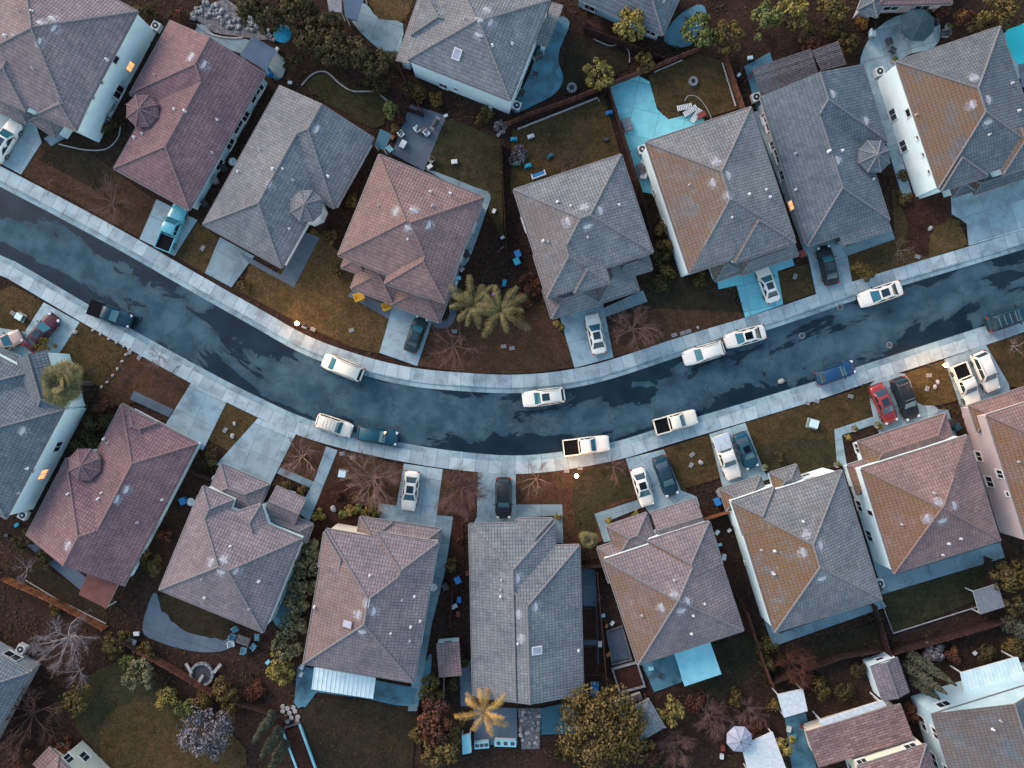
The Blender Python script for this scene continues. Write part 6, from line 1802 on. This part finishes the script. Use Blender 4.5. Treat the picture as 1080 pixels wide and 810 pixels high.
for x, y, s, lab in [(246, 447, .8, 'white rock on the square lawn, upper of two'), (244, 460, 1, 'blue white rock on the square lawn, lower of two'), (740, 488, 1, 'white rock on the lawn beside the dark teal sedan'), (991, 403, .9, 'white rock on the lawn right of the black suv, upper'), (988, 408, .9, 'white rock on the lawn right of the black suv, lower'), (825, 402, 1.2, 'white scrap lying on the wet road before the blue hatchback'),
    (983, 240, 1.0, 'pale rock in the mulch bed right of the slate roof house'), (351, 537, 1.3, 'pale star shaped rock in the red flower bed'), (77, 350, 1.0, 'pale round rock at the corner of the stone edged lawn'), (737, 345, .6, 'small white rock at the pavement edge of the dark lawn')]:
    put('rock', x, y, lab, 'rock', x * 7 % 180, .05 if y != 402 else .04, s, group='loose rocks')
# furniture
put('chair', 379, 313, 'yellow garden chair before the porch, left of two', 'chair', 110, .09, 1.6, 'yellow garden chairs', {'seat': 'yellow', 'backrest': 'yellow', 'armrest': 'yellow', 'leg': 'dark'})
put('chair', 408, 323, 'yellow garden chair before the porch, right of two near the garage', 'chair', 110, .09, 1.5, 'yellow garden chairs', {'seat': 'yellow', 'backrest': 'yellow', 'armrest': 'yellow', 'leg': 'dark'})
put('table', 257, 675, 'dark garden table behind the curved patio house among six chairs', 'table', -20, .08)
for x, y, rz, c, lab in [(248, 664, -60, 'chairblue', 'blue garden chair at the upper left of the dark garden table'), (245, 672, -20, 'chairblue', 'blue garden chair left of the dark garden table'), (244, 679, 10, 'white', 'white garden chair at the lower left of the dark garden table'), (257, 686, 80, 'chairblue', 'blue garden chair below the dark garden table'), (267, 682, 140, 'chairblue', 'blue garden chair at the lower right of the dark garden table'), (271, 672, 180, 'chairblue', 'blue garden chair right of the dark garden table')]:
    put('chair', x, y, lab, 'chair', rz, .08, 1.0, 'chairs round the garden table', {'seat': c, 'backrest': c, 'armrest': c})
put('umbrella', 302, 42, 'cyan patio umbrella at the right end of the rock garden', 'umbrella', 10, 0, 1.05, 'patio umbrellas', {'canopy': 'cyan'})
put('umbrella', 773, 769, 'lavender grey patio umbrella beside the white patio roof', 'umbrella', 20, 0, 1.5, 'patio umbrellas', {'canopy': 'lav'})
put('umbrella', 959, 34, 'large dark teal patio umbrella on the white patio at the top', 'umbrella', 22, .1, 2.0, 'patio umbrellas', {'canopy': 'teal'}).scale = (1.95, 1.95, 1.15)
for x, y, rz, lab in [(938, 44, 20, 'dark chair left of the teal umbrella'), (941, 53, 60, 'dark chair at the lower left of the teal umbrella'), (983, 26, 200, 'dark chair right of the teal umbrella'), (996, 36, 180, 'dark seat at the right edge of the umbrella patio'), (920, 36, 0, 'pale chair at the left edge of the umbrella patio')]:
    put('chair', x, y, lab, 'chair', rz, .1, 1.25, 'chairs on the umbrella patio', {'seat': 'dark', 'backrest': 'dark'} if 'dark' in lab else {'seat': 'whitemetal', 'backrest': 'whitemetal'})
put('table', 959, 34, 'small dark table under the large teal umbrella', 'table', 20, .1)
put('grill', 459, 131, 'dark barbecue on the back patio with scattered bits of furniture', 'barbecue', 60, .1)
put('box', 425, 152, 'white storage box at the lower left of the barbecue patio', 'storage box', 60, .1, 1.0)
put('table', 445, 137, 'low table in the middle of the barbecue patio', 'table', -20, .1, .8)
for x, y, c, lab in [(423, 141, 'white', 'white chair near the storage box on the barbecue patio'), (440, 136, 'whitemetal', 'pale chair left of the low table on the barbecue patio'), (450, 140, 'white', 'pale chair right of the low table on the barbecue patio'), (411, 157, 'cyanmetal', 'cyan chair by the corner of the pinkish brown roof')]:
    put('chair', x, y, lab, 'chair', 40, .1, 1.0, 'chairs on the barbecue patio', {'seat': c, 'backrest': c, 'armrest': c})
def simple_box(name, label, cat, px, py, size, rz, mat, z=0.0, part='panel', legs=None, taper=.97):
    p = P(px, py, size[2] / 2); r = thing(name, label, cat, (p.x, p.y, z), R(rz))
    b = MB(); b.box((0, 0, size[2] / 2 + (legs or 0)), size, 0, 0, taper); o = b.build(part, M[mat]); o.parent = r
    b = MB(); t = .05
    for s in (-1, 1):
        b.box((s * (size[0] / 2 - t), 0, size[2] + (legs or 0) + .02), (t * 2, size[1], .05)); b.box((0, s * (size[1] / 2 - t), size[2] + (legs or 0) + .024), (size[0] - .22, t * 2, .05))
    o = b.build('rim', M[mat]); o.parent = r
    if legs:
        for s in (-1, 1):
            for q in (-1, 1):
                b = MB(); b.box((s * size[0] * .4, q * size[1] * .4, legs / 2), (.06, .06, legs)); o = b.build('leg', M['dark']); o.parent = r
    return r
put('bench', 568, 184, 'white framed bench with blue seat on the lawn with toys', 'bench', 200, .07, 1.0)
for x, y, c, lab in [(542, 146, 'cyan', 'cyan plastic toy at the left edge of the lawn with toys'), (545, 172, 'green', 'green plastic toy by the bare bush on the lawn with toys'), (580, 164, 'tealroof', 'teal toy in the middle of the lawn with toys'), (557, 174, 'cyan', 'small cyan toy right of the green plastic toy'), (560, 143, 'white', 'small white toy at the top of the lawn with toys'), (643, 118, 'blue', 'blue toy at the upper right corner of the lawn with toys'), (627, 727, 'blue', 'bright blue toy car in the side yard of the pale gable house'), (532, 298, 'cyan', 'cyan toy in the side yard beside the palms')]:
    put('toy', x, y, lab, 'toy', x % 90, .07, .75 if y != 727 else 1.5, 'toys in the back yards', {'body': c, 'cab': c})
for x, y, lab in [(548, 156, 'small bicycle lying among toys near the bare bush'), (789, 83, 'pink bicycle beside the pergola'), (631, 632, 'bicycle leaning in the dark side yard of the pale gable house'), (529, 262, 'bicycle by the fence left of the two bins')]:
    put('bike', x, y, lab, 'bicycle', 40, .07, 1.0, 'bicycles')
simple_box('planter_box', 'square planter box at the left edge of the cyan back patio', 'planter', 661, 132, (1.0, 1.4, .5), 18, 'stone', .1)
for i, (x, y, lab) in enumerate([(722, 113, 'white lounger on top of the furniture heap by the cyan patio'), (728, 117, 'white lounger in the middle of the furniture heap by the cyan patio'), (734, 122, 'white lounger at the right end of the furniture heap by the cyan patio')]):
    p = P(x, y, .4); r = thing('sun_lounger', label=lab, cat='lounger', loc=(p.x, p.y, .1), rz=R(12 + i * 22), group='loungers in a heap')
    b = MB()
    for k in range(9): b.box((-.8 + k * .2, 0, .34 + .03 * i), (.13, .62, .04))
    o = b.build('slats', M['white']); o.parent = r
    b = MB()
    for s in (-1, 1): b.box((0, s * .33, .31 + .03 * i), (1.9, .05, .06))
    o = b.build('frame', M['dark']); o.parent = r
    for s in (-1, 1):
        b = MB(); b.box((s * .7, 0, .15), (.06, .6, .3)); o = b.build('leg', M['dark']); o.parent = r
put('box', 740, 121, 'dark red storage box at the end of the furniture heap', 'storage box', 30, .07, 1.0, None, {'lid': 'redp', 'body': 'redp'})
put('table', 676, 178, 'narrow white table against the wall on the cyan patio', 'table', 110, .1, .8)
for x, y, lab in [(679, 172, 'white chair on the cyan patio beside the house wall, upper'), (678, 186, 'white chair on the cyan patio beside the house wall, lower')]:
    put('chair', x, y, lab, 'chair', 180, .1, 1.0, 'chairs on the cyan patio', {'seat': 'white', 'backrest': 'white'})
put('grill', 568, 60, 'dark barbecue on the blue patio by the house wall', 'barbecue', 30, .1, .9)
put('chair', 565, 78, 'dark chair on the blue back patio, upper', 'chair', 0, .1, 1, 'chairs on the blue patio', {'seat': 'dark', 'backrest': 'dark'})
put('chair', 551, 97, 'dark chair on the blue back patio, lower near the air conditioner', 'chair', 60, .1, 1, 'chairs on the blue patio', {'seat': 'dark', 'backrest': 'dark'})
# fire pits and stone rings
def ring(px, py, r, label, name='fire_pit', cat='fire pit', n=14, mat='stone'):
    p = P(px, py, .2); root = thing(name, label, cat, (p.x, p.y, .05))
    for row in range(2):
        b = MB()
        for k in range(n):
            a = 2 * PI * (k + .5 * row) / n
            b.box((r * math.cos(a), r * math.sin(a), .1 + .2 * row), (.3, r * 2 * PI / n * .94, .19), a, 0, .93)
        o = b.build('stone_course', M[mat]); o.parent = root
    b = MB(); b.lathe([(r - .12, .02), (r - .14, .1)], (0, 0, 0), 16); o = b.build('ash_bed', M['dark']); o.parent = root
ring(213, 711, 1.25, 'round stone fire pit below the curved patio')
ring(603, 93, .45, 'small stone ring at the edge of the blue back patio', 'stone_ring', 'stone ring', 10)
ring(731, 86, .4, 'dark ring in the middle of the back lawn with heaped furniture', 'stone_ring', 'stone ring', 10)
def seat_log(px, py, rz, label):
    p = P(px, py, .2); r = thing('log_seat', label, 'log seat', (p.x, p.y, .05), R(rz))
    b = MB(); b.box((0, 0, .42), (1.3, .35, .08)); o = b.build('seat', M['stone_pale']); o.parent = r
    for s in (-1, 1):
        b = MB(); b.box((s * .5, 0, .2), (.1, .3, .4)); o = b.build('leg', M['wood_dk']); o.parent = r
seat_log(212, 716, 60, 'pale narrow bench lying across the round fire pit')
seat_log(230, 704, 50, 'narrow bench right of the round fire pit')
seat_log(200, 704, 120, 'narrow bench at the upper left of the round fire pit')
put('box', 143, 669, 'small white topped box behind the curved patio near the brown fence', 'storage box', 0, .05, .7)
put('box', 139, 677, 'dark square box beside the brown fence below the small white one', 'storage box', -25, .05, 1.1, None, {'body': 'dark', 'lid': 'grey'})
for k, (x, y) in enumerate([(297, 747), (302, 749), (308, 748), (297, 752), (304, 754), (310, 752), (299, 758), (306, 759), (313, 758), (302, 763), (312, 762)]):
    put('step', x, y, 'round pale stepping stone in the cluster above the teal framed bed', 'stepping stone', k * 33, .04, 1.0, 'round stepping stones')
# teal framed bed
def frame_bed(px4, label, mat, mat2, h=.5, soil='mulch'):
    pts = [P(x, y, h) for x, y in px4]; c = sum(pts, V((0, 0, 0))) / 4
    root = thing('raised_bed', label, 'raised bed', (c.x, c.y, 0))
    for i in range(4):
        a, b_ = pts[i], pts[(i + 1) % 4]; d = b_ - a; m = (a + b_) / 2
        b = MB(); b.box((m.x, m.y, h / 2 + .003 * i), (d.length - .2, .2, h), math.atan2(d.y, d.x)); b.build('side_board', M[mat if i % 2 else mat2], root)
    for p in pts:
        b = MB(); b.box((p.x, p.y, h / 2 + .02), (.22, .22, h + .05), .4); b.build('corner_post', M[mat2], root)
    b = MB(); b.prism([(p.x * .9 + c.x * .1, p.y * .9 + c.y * .1) for p in pts], .02, h * .6); b.build('soil', M[soil], root)
frame_bed([(297, 769), (315, 763), (335, 818), (317, 822)], 'long raised bed with teal frame beside the dark back lawn', 'cyanmetal', 'wood_gy')
frame_bed([(646, 706), (672, 699), (680, 724), (654, 731)], 'square stone edged bed at the corner of the orange sloped house', 'stone', 'stone')
frame_bed([(640, 666), (656, 661), (666, 696), (646, 701)], 'dark slatted deck bed beside the orange sloped house', 'wood_gy', 'wood_gy', .3, 'conc_dark')
frame_bed([(614, 682), (629, 682), (630, 712), (615, 712)], 'dark empty bed in the side yard of the pale gable house', 'wood_dk', 'wood_dk', .3)
frame_bed([(614, 641), (628, 641), (629, 674), (614, 674)], 'upper dark bed in the side yard of the pale gable house', 'wood_dk', 'wood_dk', .3)

# ------------------------------------------------------------ patio covers, sheds, gazebos, pergolas
def cover(px4, label, mat, h=2.6, ribs=0, name='patio_cover', cat='patio cover', thick=.1, overpost=True, slope=0.0):
    pts = [P(x, y, h) for x, y in px4]; c = sum(pts, V((0, 0, 0))) / 4
    root = thing(name, label, cat, (c.x, c.y, 0), 0, None)
    b = MB(); b.prism([(p.x, p.y) for p in pts], h - thick, h); b.build('roof_sheet', M[mat], root)
    if ribs:
        b = MB()
        for k in range(ribs + 1):
            f = k / ribs; p, q = pts[0].lerp(pts[1], f), pts[3].lerp(pts[2], f)
            b.path([p + V((0, 0, .02)), q + V((0, 0, .02))], .05, 4)
        b.build('ribs', M[mat], root)
    for p in pts:
        q = p.lerp(c, .07); b = MB(); b.box((q.x, q.y, (h - thick) / 2), (.12, .12, h - thick), .3); b.build('post', M['white'], root)
    b = MB()
    for i in range(4):
        p, q = pts[i].lerp(c, .03), pts[(i + 1) % 4].lerp(c, .03); m = (p + q) / 2; d = q - p
        b.box((m.x, m.y, h - thick - .1 - .004 * i), (d.length, .08, .18), math.atan2(d.y, d.x))
    b.build('beam', M['white'], root)
    return root
cover([(332, 704), (396, 715), (393, 737), (329, 727)], 'ribbed white metal patio cover behind the brownish mauve house', 'whitemetal', 2.5, 14)
cover([(711, 689), (749, 677), (761, 711), (722, 724)], 'square pale cyan patio cover behind the orange sloped house', 'cyanmetal', 2.6)
cover([(83, 627), (92, 606), (124, 617), (112, 642)], 'red brown patio roof behind the long red brown house', 'redroof', 2.6)
cover([(253, 58), (266, 38), (291, 52), (280, 74)], 'dark blue patio roof at the back corner of the red brown turret house', 'blueroof', 2.6)
cover([(395, 153), (401, 136), (412, 141), (405, 158)], 'small teal awning at the back corner of the pale grey house', 'tealroof', 2.3)
cover([(361, -8), (384, -8), (377, 22), (364, 18)], 'dark blue roof at the top edge beside the curved grey patio', 'blueroof', 2.6)
cover([(344, -6), (360, -6), (360, 13), (347, 12)], 'pale grey slab roof at the top edge left of the dark blue one', 'stone', 2.6)
cover([(1013, 710), (1073, 693), (1086, 727), (1020, 741)], 'white ribbed patio cover with rafters beside the dark brown gable house', 'whitemetal', 2.8, 16)
cover([(782, 787), (815, 772), (829, 810), (790, 818)], 'white patio roof at the bottom edge beside the lavender umbrella', 'white', 2.7)
cover([(864, 761), (931, 739), (935, 744), (868, 767)], 'long narrow white pergola strip along the brown shingle roof', 'white', 2.9, 10)
cover([(1027, 624), (1052, 616), (1060, 640), (1034, 648)], 'dark translucent shade roof at the lower right of the fenced lawn', 'grey', 2.2)
cover([(487, 776), (496, 774), (497, 794), (488, 796)], 'small cyan canopy left of the bench row at the bottom edge', 'cyanmetal', 1.6)
cover([(820, 733), (847, 727), (852, 750), (827, 757)], 'white square canopy dusted with grey left of the olive shrub', 'white', 2.4, 0, 'canopy', 'canopy')
def pergola(px4, label, n=18, h=2.6, mat='wood_gy', beam='wood_gy'):
    pts = [P(x, y, h) for x, y in px4]; c = sum(pts, V((0, 0, 0))) / 4
    root = thing('pergola', label, 'pergola', (c.x, c.y, 0))
    b = MB(); m = n
    d = (pts[1] - pts[0]).normalized()
    for k in range(m):
        f = (k + .5) / m; p, q = pts[0].lerp(pts[3], f), pts[1].lerp(pts[2], f); mm = (p + q) / 2; dd = q - p
        b.box((mm.x, mm.y, h), (dd.length, (pts[3] - pts[0]).length / m * .8, .05), math.atan2(dd.y, dd.x))
    b.build('slats', M[mat], root)
    for f in (.05, .35, .65, .95):
        p, q = pts[0].lerp(pts[1], f), pts[3].lerp(pts[2], f); mm = (p + q) / 2; dd = q - p
        b = MB(); b.box((mm.x, mm.y, h - .13), (dd.length, .1, .2), math.atan2(dd.y, dd.x)); b.build('beam', M[beam], root)
        for pp in (p, q):
            w_ = pp.lerp(mm, .08); b = MB(); b.box((w_.x, w_.y, h / 2 - .12), (.13, .13, h - .24), .3); b.build('post', M[beam], root)
pergola([(793, 72), (855, 51), (865, 84), (803, 103)], 'grey slatted wooden pergola across the back of the slate roof house, larger of two', 15)
pergola([(856, 53), (884, 43), (893, 68), (866, 75)], 'smaller slatted wooden pergola at the right end of the larger one', 12)
def shed(px4, label, h=2.3, mat='t_mauve', wall='white', ridge=True, sl=.3):
    A, B, C = px4[0], px4[1], px4[2]
    b = Block(A, B, C, h, 'gg' if ridge else 'flat', None, sl, 0, .12)
    root = thing('shed', label, 'shed', tuple(V((b.a + b.u * b.W / 2 + b.v * b.D / 2).to_tuple()[:2] + (0,))), 0, 'garden sheds')
    w_ = MB(); b.wall(w_); w_.build('wall', M[wall], root, recalc=True)
    ro = roof_mesh('roof', [b], M[mat], root)
    if ridge: ridge_mesh([b], M['ridge_grey'], ro)
    window(b, 0, w=.8, h=.6, parent=root, at=(.5, 1.4), style='window')
    window(b, 1, w=.8, parent=root, at=(.5, 1.1), style='door')
shed([(918, 703), (947, 693), (957, 731)], 'small shed with grey brown gable roof and white walls by the cypresses', 2.7, 't_mauve', 'w_white')
shed([(460, 679), (484, 677), (482, 713)], 'small shed with flat pinkish roof between the two lower middle houses', 2.2, 't_pink', 'w_white', False)
def gazebo(px4, label, h=2.5):
    A, B, C = px4
    b = Block(A, B, C, h, 'hh', None, .35, 0, .3)
    cen = b.a + b.u * b.W / 2 + b.v * b.D / 2
    root = thing('gazebo', label, 'gazebo', (cen.x, cen.y, 0))
    ro = roof_mesh('roof', [b], M['t_grey'], root); ridge_mesh([b], M['ridge_grey'], ro)
    for k in range(4):
        p = b.side(k)[0]; m = MB(); m.box((p.x, p.y, h / 2 - .1), (.15, .15, h - .2), .3); m.build('post', M['wood_dk'], root)
gazebo([(655, 753), (684, 736), (697, 770)], 'grey pyramid roofed gazebo between the big round tree and the yellow green tree')
# counter behind the gazebo, benches, bits
def counter(px, py, L, rz, label, mat='stone_pale', top='wood_gy'):
    p = P(px, py, .9); r = thing('garden_counter', label, 'counter', (p.x, p.y, .05), R(rz))
    b = MB(); b.box((0, 0, .42), (L, .6, .85)); o = b.build('cabinet', M[mat]); o.parent = r
    b = MB(); b.box((0, 0, .88), (L + .1, .75, .06)); o = b.build('counter_top', M[top]); o.parent = r
    b = MB()
    for k in range(3): b.box((-L / 3 + k * L / 3, .02, .95), (.4, .35, .1))
    o = b.build('burner', M['dark']); o.parent = r
counter(660, 740, 3.8, 20, 'outdoor kitchen counter along the upper side of the grey gazebo')
counter(508, 786, 1.6, 5, 'low pale counter at the bottom edge, left of its longer neighbour', 'whitemetal', 'cyanmetal')
counter(533, 784, 2.4, -2, 'low pale counter at the bottom edge, right of its shorter neighbour', 'whitemetal', 'cyanmetal')
# narrow side yard clutter
for x, y, c, lab in [(770, 560, 'white', 'white box among clutter in the side yard right of the orange sloped house'), (760, 575, 'cyanmetal', 'pale cyan box among clutter in the side yard right of the orange sloped house'), (764, 588, 'white', 'white box at the lower end of the clutter in the side yard'), (757, 562, 'white', 'white box at the upper left of the side yard clutter'),
    (484, 633, 'blue', 'blue crate in the red side yard left of the pale gable house'), (479, 640, 'white', 'white crate in the red side yard left of the pale gable house'), (483, 648, 'redp', 'red crate in the red side yard left of the pale gable house'), (494, 605, 'redp', 'small red crate by the wall of the pale gable house'), (640, 661, 'orangep', 'orange tub in the side yard of the orange sloped house'),
    (646, 658, 'white', 'white tub right of the orange tub in the side yard'), (642, 691, 'orangep', 'small orange tub by the slatted deck bed'), (633, 680, 'white', 'white tub near the dark side beds'), (636, 650, 'cyanmetal', 'long pale board box leaning in the dark side yard'), (487, 284, 'stone_pale', 'pale box on the blue side path of the pinkish brown house'), (481, 298, 'white', 'white box at the lower end of the blue side path'), (483, 293, 'cyanmetal', 'cyan box near the lower end of the blue side path'),
    (530, 250, 'white', 'white box against the fence left of the bins'), (520, 310, 'pinkp', 'pale pink box among the palm fronds'), (318, 704, 'white', 'small white box at the corner of the ribbed patio cover'), (317, 712, 'white', 'white tall box left of the ribbed patio cover'), (687, 706, 'cyanmetal', 'cyan box on the small patio left of the square cyan cover'), (697, 714, 'dark', 'dark box on the small patio left of the square cyan cover'),
    (838, 778, 'cyan', 'cyan box on the patio left of the brown shingle roof'), (848, 767, 'redp', 'red box at the corner of the brown shingle roof'), (833, 770, 'white', 'white box on the patio near the cyan box'), (857, 790, 'dark', 'dark box beside the wall of the brown shingle house'),
    (496, 699, 'tealroof', 'teal box against the left wall of the pale gable house'), (282, 699, 'cyanmetal', 'pale box by the hedge above the yellow green bush'), (470, 121, 'white', 'white box at the corner of the white walled house garden'), (479, 170, 'white', 'white cube lamp at the upper edge of the green lawn'), (521, 222, 'white', 'small white box at the green lawn right of the pinkish roof corner'), (453, 175, 'white', 'small white box at the roof corner by the barbecue patio'), (517, 114, 'white', 'white box at the foot of the white walled house'), (526, 141, 'stone', 'grey box by the fence corner of the green lawn'), (305, 86, 'white', 'small white box above the pale grey roof ridge'), (291, 45 + 6, 'white', 'white box at the foot of the cyan umbrella'), (5, 565, 'dark', 'dark box at the lower end of the left white wall'), (16, 554, 'cyan', 'cyan round tub at the lower end of the left white wall'), (890, 90 - 15, 'white', 'white box beside the smaller pergola'), (792, 60, 'whitemetal', 'pale cyan panel box at the left corner of the larger pergola'), (780, 78, 'white', 'long white box by the reddish fence'), (1030, 630 + 60, 'white', 'small pale box on the dark bank below the edged lawn'),
    (640, 146, 'dark', 'dark box at the right edge of the lawn with toys'), (413, 140 + 4, 'wood_or', 'orange wood box between the teal awning and the barbecue patio'), (763, 790, 'redp', 'red seat box left of the white patio roof, upper'), (762, 799, 'white', 'white seat box left of the white patio roof, lower')]:
    put('box', x, y, lab, 'box', (x * 13 + y) % 90, .06, .5 + (x % 5) * .06, 'boxes and crates in the yards', {'body': c, 'lid': c})
# black plant pots
for x, y, lab in [(883, 490, 'plant pot before the grey house entry'), (806, 493, 'plant pot at the walk before the grey house'), (774, 522, 'plant pot beside the driveway end of the white walled grey house'), (901, 452, 'plant pot at the entry of the pinkish red house'), (925, 448, 'plant pot on the walk near the red sedan'), (455, 163 + 5, 'plant pot at the corner of the green lawn'), (968, 11, 'plant pot on the umbrella patio, upper'), (1000, 28, 'plant pot at the right rim of the umbrella patio'), (943, 63, 'plant pot near the corner of the brown stained roof')]:
    put('pot', x, y, lab, 'plant pot', 0, .09, 1.2, 'plant pots')
def hose(pts, label, mat='green'):
    p0 = P(*pts[0]); r = thing('garden_hose', label, 'hose', (p0.x, p0.y, 0))
    b = MB(); b.path([P(x, y, .12) for x, y in curve_px(pts)], .045, 5); b.build('tube', M[mat], r)
    b = MB(); q = P(*pts[-1], .14); b.box((q.x, q.y, .14), (.25, .1, .1)); b.build('nozzle', M['orangep'], r)
hose([(722, 107), (726, 101), (735, 102), (744, 112), (750, 124), (748, 128)], 'pale looping hose on the back lawn beside the furniture heap', 'stone_pale')
# rocks round the top left garden
rng = random.Random(9)
loop = [(203, 18), (208, 9), (217, 4), (226, 6), (231, 12), (236, 18), (245, 23), (254, 22), (262, 20), (272, 25), (281, 32), (285, 37), (262, 27), (250, 27), (240, 24), (230, 20), (222, 12), (214, 12)]
for i, (x, y) in enumerate(loop):
    for k in range(5):
        px, py = x + rng.uniform(-3.5, 3.5), y + rng.uniform(-3.5, 3.5)
        put('rock', px, py, 'pale blue grey boulder in the dry rock bed at the top left', 'rock', rng.uniform(0, 180), .05, rng.uniform(.45, 1.0), 'boulders of the rock garden', {'stone': 'stone' if k else 'stone_pale'})
for i in range(26):
    put('rock', rng.uniform(548, 569), rng.uniform(750, 788), 'pale cobble in the gravel strip behind the pale gable house', 'rock', rng.uniform(0, 180), .06, rng.uniform(.6, 1.0), 'cobbles behind the gable house', {'stone': 'stone_pale' if i % 2 else 'stone'})
# stone edging with lights round a front lawn
lit = [(96, 348), (104, 352), (113, 357), (121, 361), (129, 365), (134, 368), (131, 374), (127, 381), (122, 389), (117, 396), (111, 403), (105, 408)]
for x, y in lit:
    put('rock', x, y, 'pale orange edging stone around the lawn beside the fan palm', 'rock', x * 5 % 90, .06, .62, 'edging stones of the lawn', {'stone': 'stone_pale'})
# manhole and drain covers
for x, y, lab in [(886, 324, 'small round iron cover in the road below the black sedan'), (846, 354, 'round iron cover in the road below the white sedan pair'), (938, 364, 'round iron cover in the road near the crack on the right')]:
    p = P(x, y, .05); r = thing('manhole_cover', lab, 'manhole cover', (p.x, p.y, .045))
    b = MB(); b.lathe([(.36, -.03), (.36, .015), (.3, .02)], (0, 0, 0), 18); o = b.build('frame_ring', M['grey']); o.parent = r
    b = MB(); b.lathe([(.28, .0), (.27, .03)], (0, 0, 0), 18); o = b.build('lid', M['dark']); o.parent = r

# fallen leaves and weeds: nobody could count these
def inside(p, poly):
    c = False; n = len(poly)
    for i in range(n):
        a, b = poly[i], poly[(i + 1) % n]
        if (a[1] > p[1]) != (b[1] > p[1]) and p[0] < (b[0] - a[0]) * (p[1] - a[1]) / (b[1] - a[1]) + a[0]: c = not c
    return c
mid_line = [(a + b) / 2 for a, b in zip(nk, sk)]
mid_line = [p for p in mid_line if abs(p.x) < 75]
def scatter(name, mat, n, seed, flat, size, lawns):
    rng = random.Random(seed); mb = MB(); made = 0
    from mathutils import noise as mn
    while made < n:
        x, y = rng.uniform(-62, 62), rng.uniform(-47, 47)
        if mn.noise(V((x * .16, y * .16, seed))) + .5 * mn.noise(V((x * .6, y * .6, seed + 9))) < rng.uniform(-.25, .35): continue
        made += 1
        if min((abs(p.x - x) if abs(p.x - x) > 8 else math.hypot(p.x - x, p.y - y)) for p in mid_line[::2]) < 5.75 + rng.uniform(0, .4): continue
        if any(inside((x, y), q) for q in HARD): continue
        z = .06
        for q, lz in SOFT:
            if inside((x, y), q):
                z = lz + .012
        if z > .065 and rng.random() > lawns: continue
        if not flat:
            for k in range(6):
                a = rng.uniform(0, 6.28); l = size * rng.uniform(.5, 1.2); d = V((math.cos(a), math.sin(a), rng.uniform(.3, 1.2))) * l
                b = V((x + rng.uniform(-.12, .12), y + rng.uniform(-.12, .12), z - .03)); e = V((-d.y, d.x, 0)).normalized() * size * .22
                mb.add((b - e, b + e, b + d), [(0, 1, 2)])
        else:
            a = rng.uniform(0, 6.28); s = size * rng.uniform(.5, 1.3); u = V((math.cos(a), math.sin(a), rng.uniform(-.3, .3))) * s; v = V((-math.sin(a), math.cos(a), rng.uniform(-.3, .3))) * s * .7
            c = V((x, y, z + .02 + rng.uniform(0, .03))); mb.add((c - u, c - v, c + u, c + v), [(0, 1, 2, 3)])
    o = mb.build(name, M[mat]); tag(o, kind='stuff')
scatter('fallen_leaves', 'l_litter', 16000, 3, True, .11, .35)
scatter('weeds', 'l_weed', 15000, 5, False, .26, .22)
# ------------------------------------------------------------ light, sky, camera
w = bpy.data.worlds.new('World'); sc.world = w; w.use_nodes = True
nt_ = w.node_tree; nt_.nodes.clear()
sky = nt_.nodes.new('ShaderNodeTexSky'); sky.sky_type = 'NISHITA'; sky.sun_disc = False
bg = nt_.nodes.new('ShaderNodeBackground'); wo = nt_.nodes.new('ShaderNodeOutputWorld')
nt_.links.new(sky.outputs[0], bg.inputs[0]); nt_.links.new(bg.outputs[0], wo.inputs[0])
bg.inputs[1].default_value = .115
EL, AZ = R(26), R(140)      # azimuth measured from +x, counter clockwise
sky.sun_elevation = EL
sky.sun_rotation = PI / 2 - AZ
sky.air_density = 1.5; sky.dust_density = .5; sky.ozone_density = .6
sd = bpy.data.lights.new('sun', 'SUN'); so = bpy.data.objects.new('sun', sd); col.objects.link(so)
d = V((math.cos(EL) * math.cos(AZ), math.cos(EL) * math.sin(AZ), math.sin(EL)))
so.rotation_euler = d.to_track_quat('Z', 'Y').to_euler()
sd.energy = 1.5; sd.angle = R(35); sd.color = (1.0, .74, .62)
cam = bpy.data.cameras.new('camera'); co = bpy.data.objects.new('camera', cam); col.objects.link(co)
co.location = (0, 0, CAM_H); co.rotation_euler = (0, 0, 0)
cam.sensor_fit = 'HORIZONTAL'; cam.angle = 2 * math.atan(540 / FPX)
cam.clip_start = 1; cam.clip_end = 3000
sc.camera = co
vs_ = sc.view_settings
vs_.view_transform = 'Standard'; vs_.look = 'None'; vs_.exposure = 1.4; vs_.gamma = 1; vs_.use_curve_mapping = False
sc.render.engine = 'CYCLES'
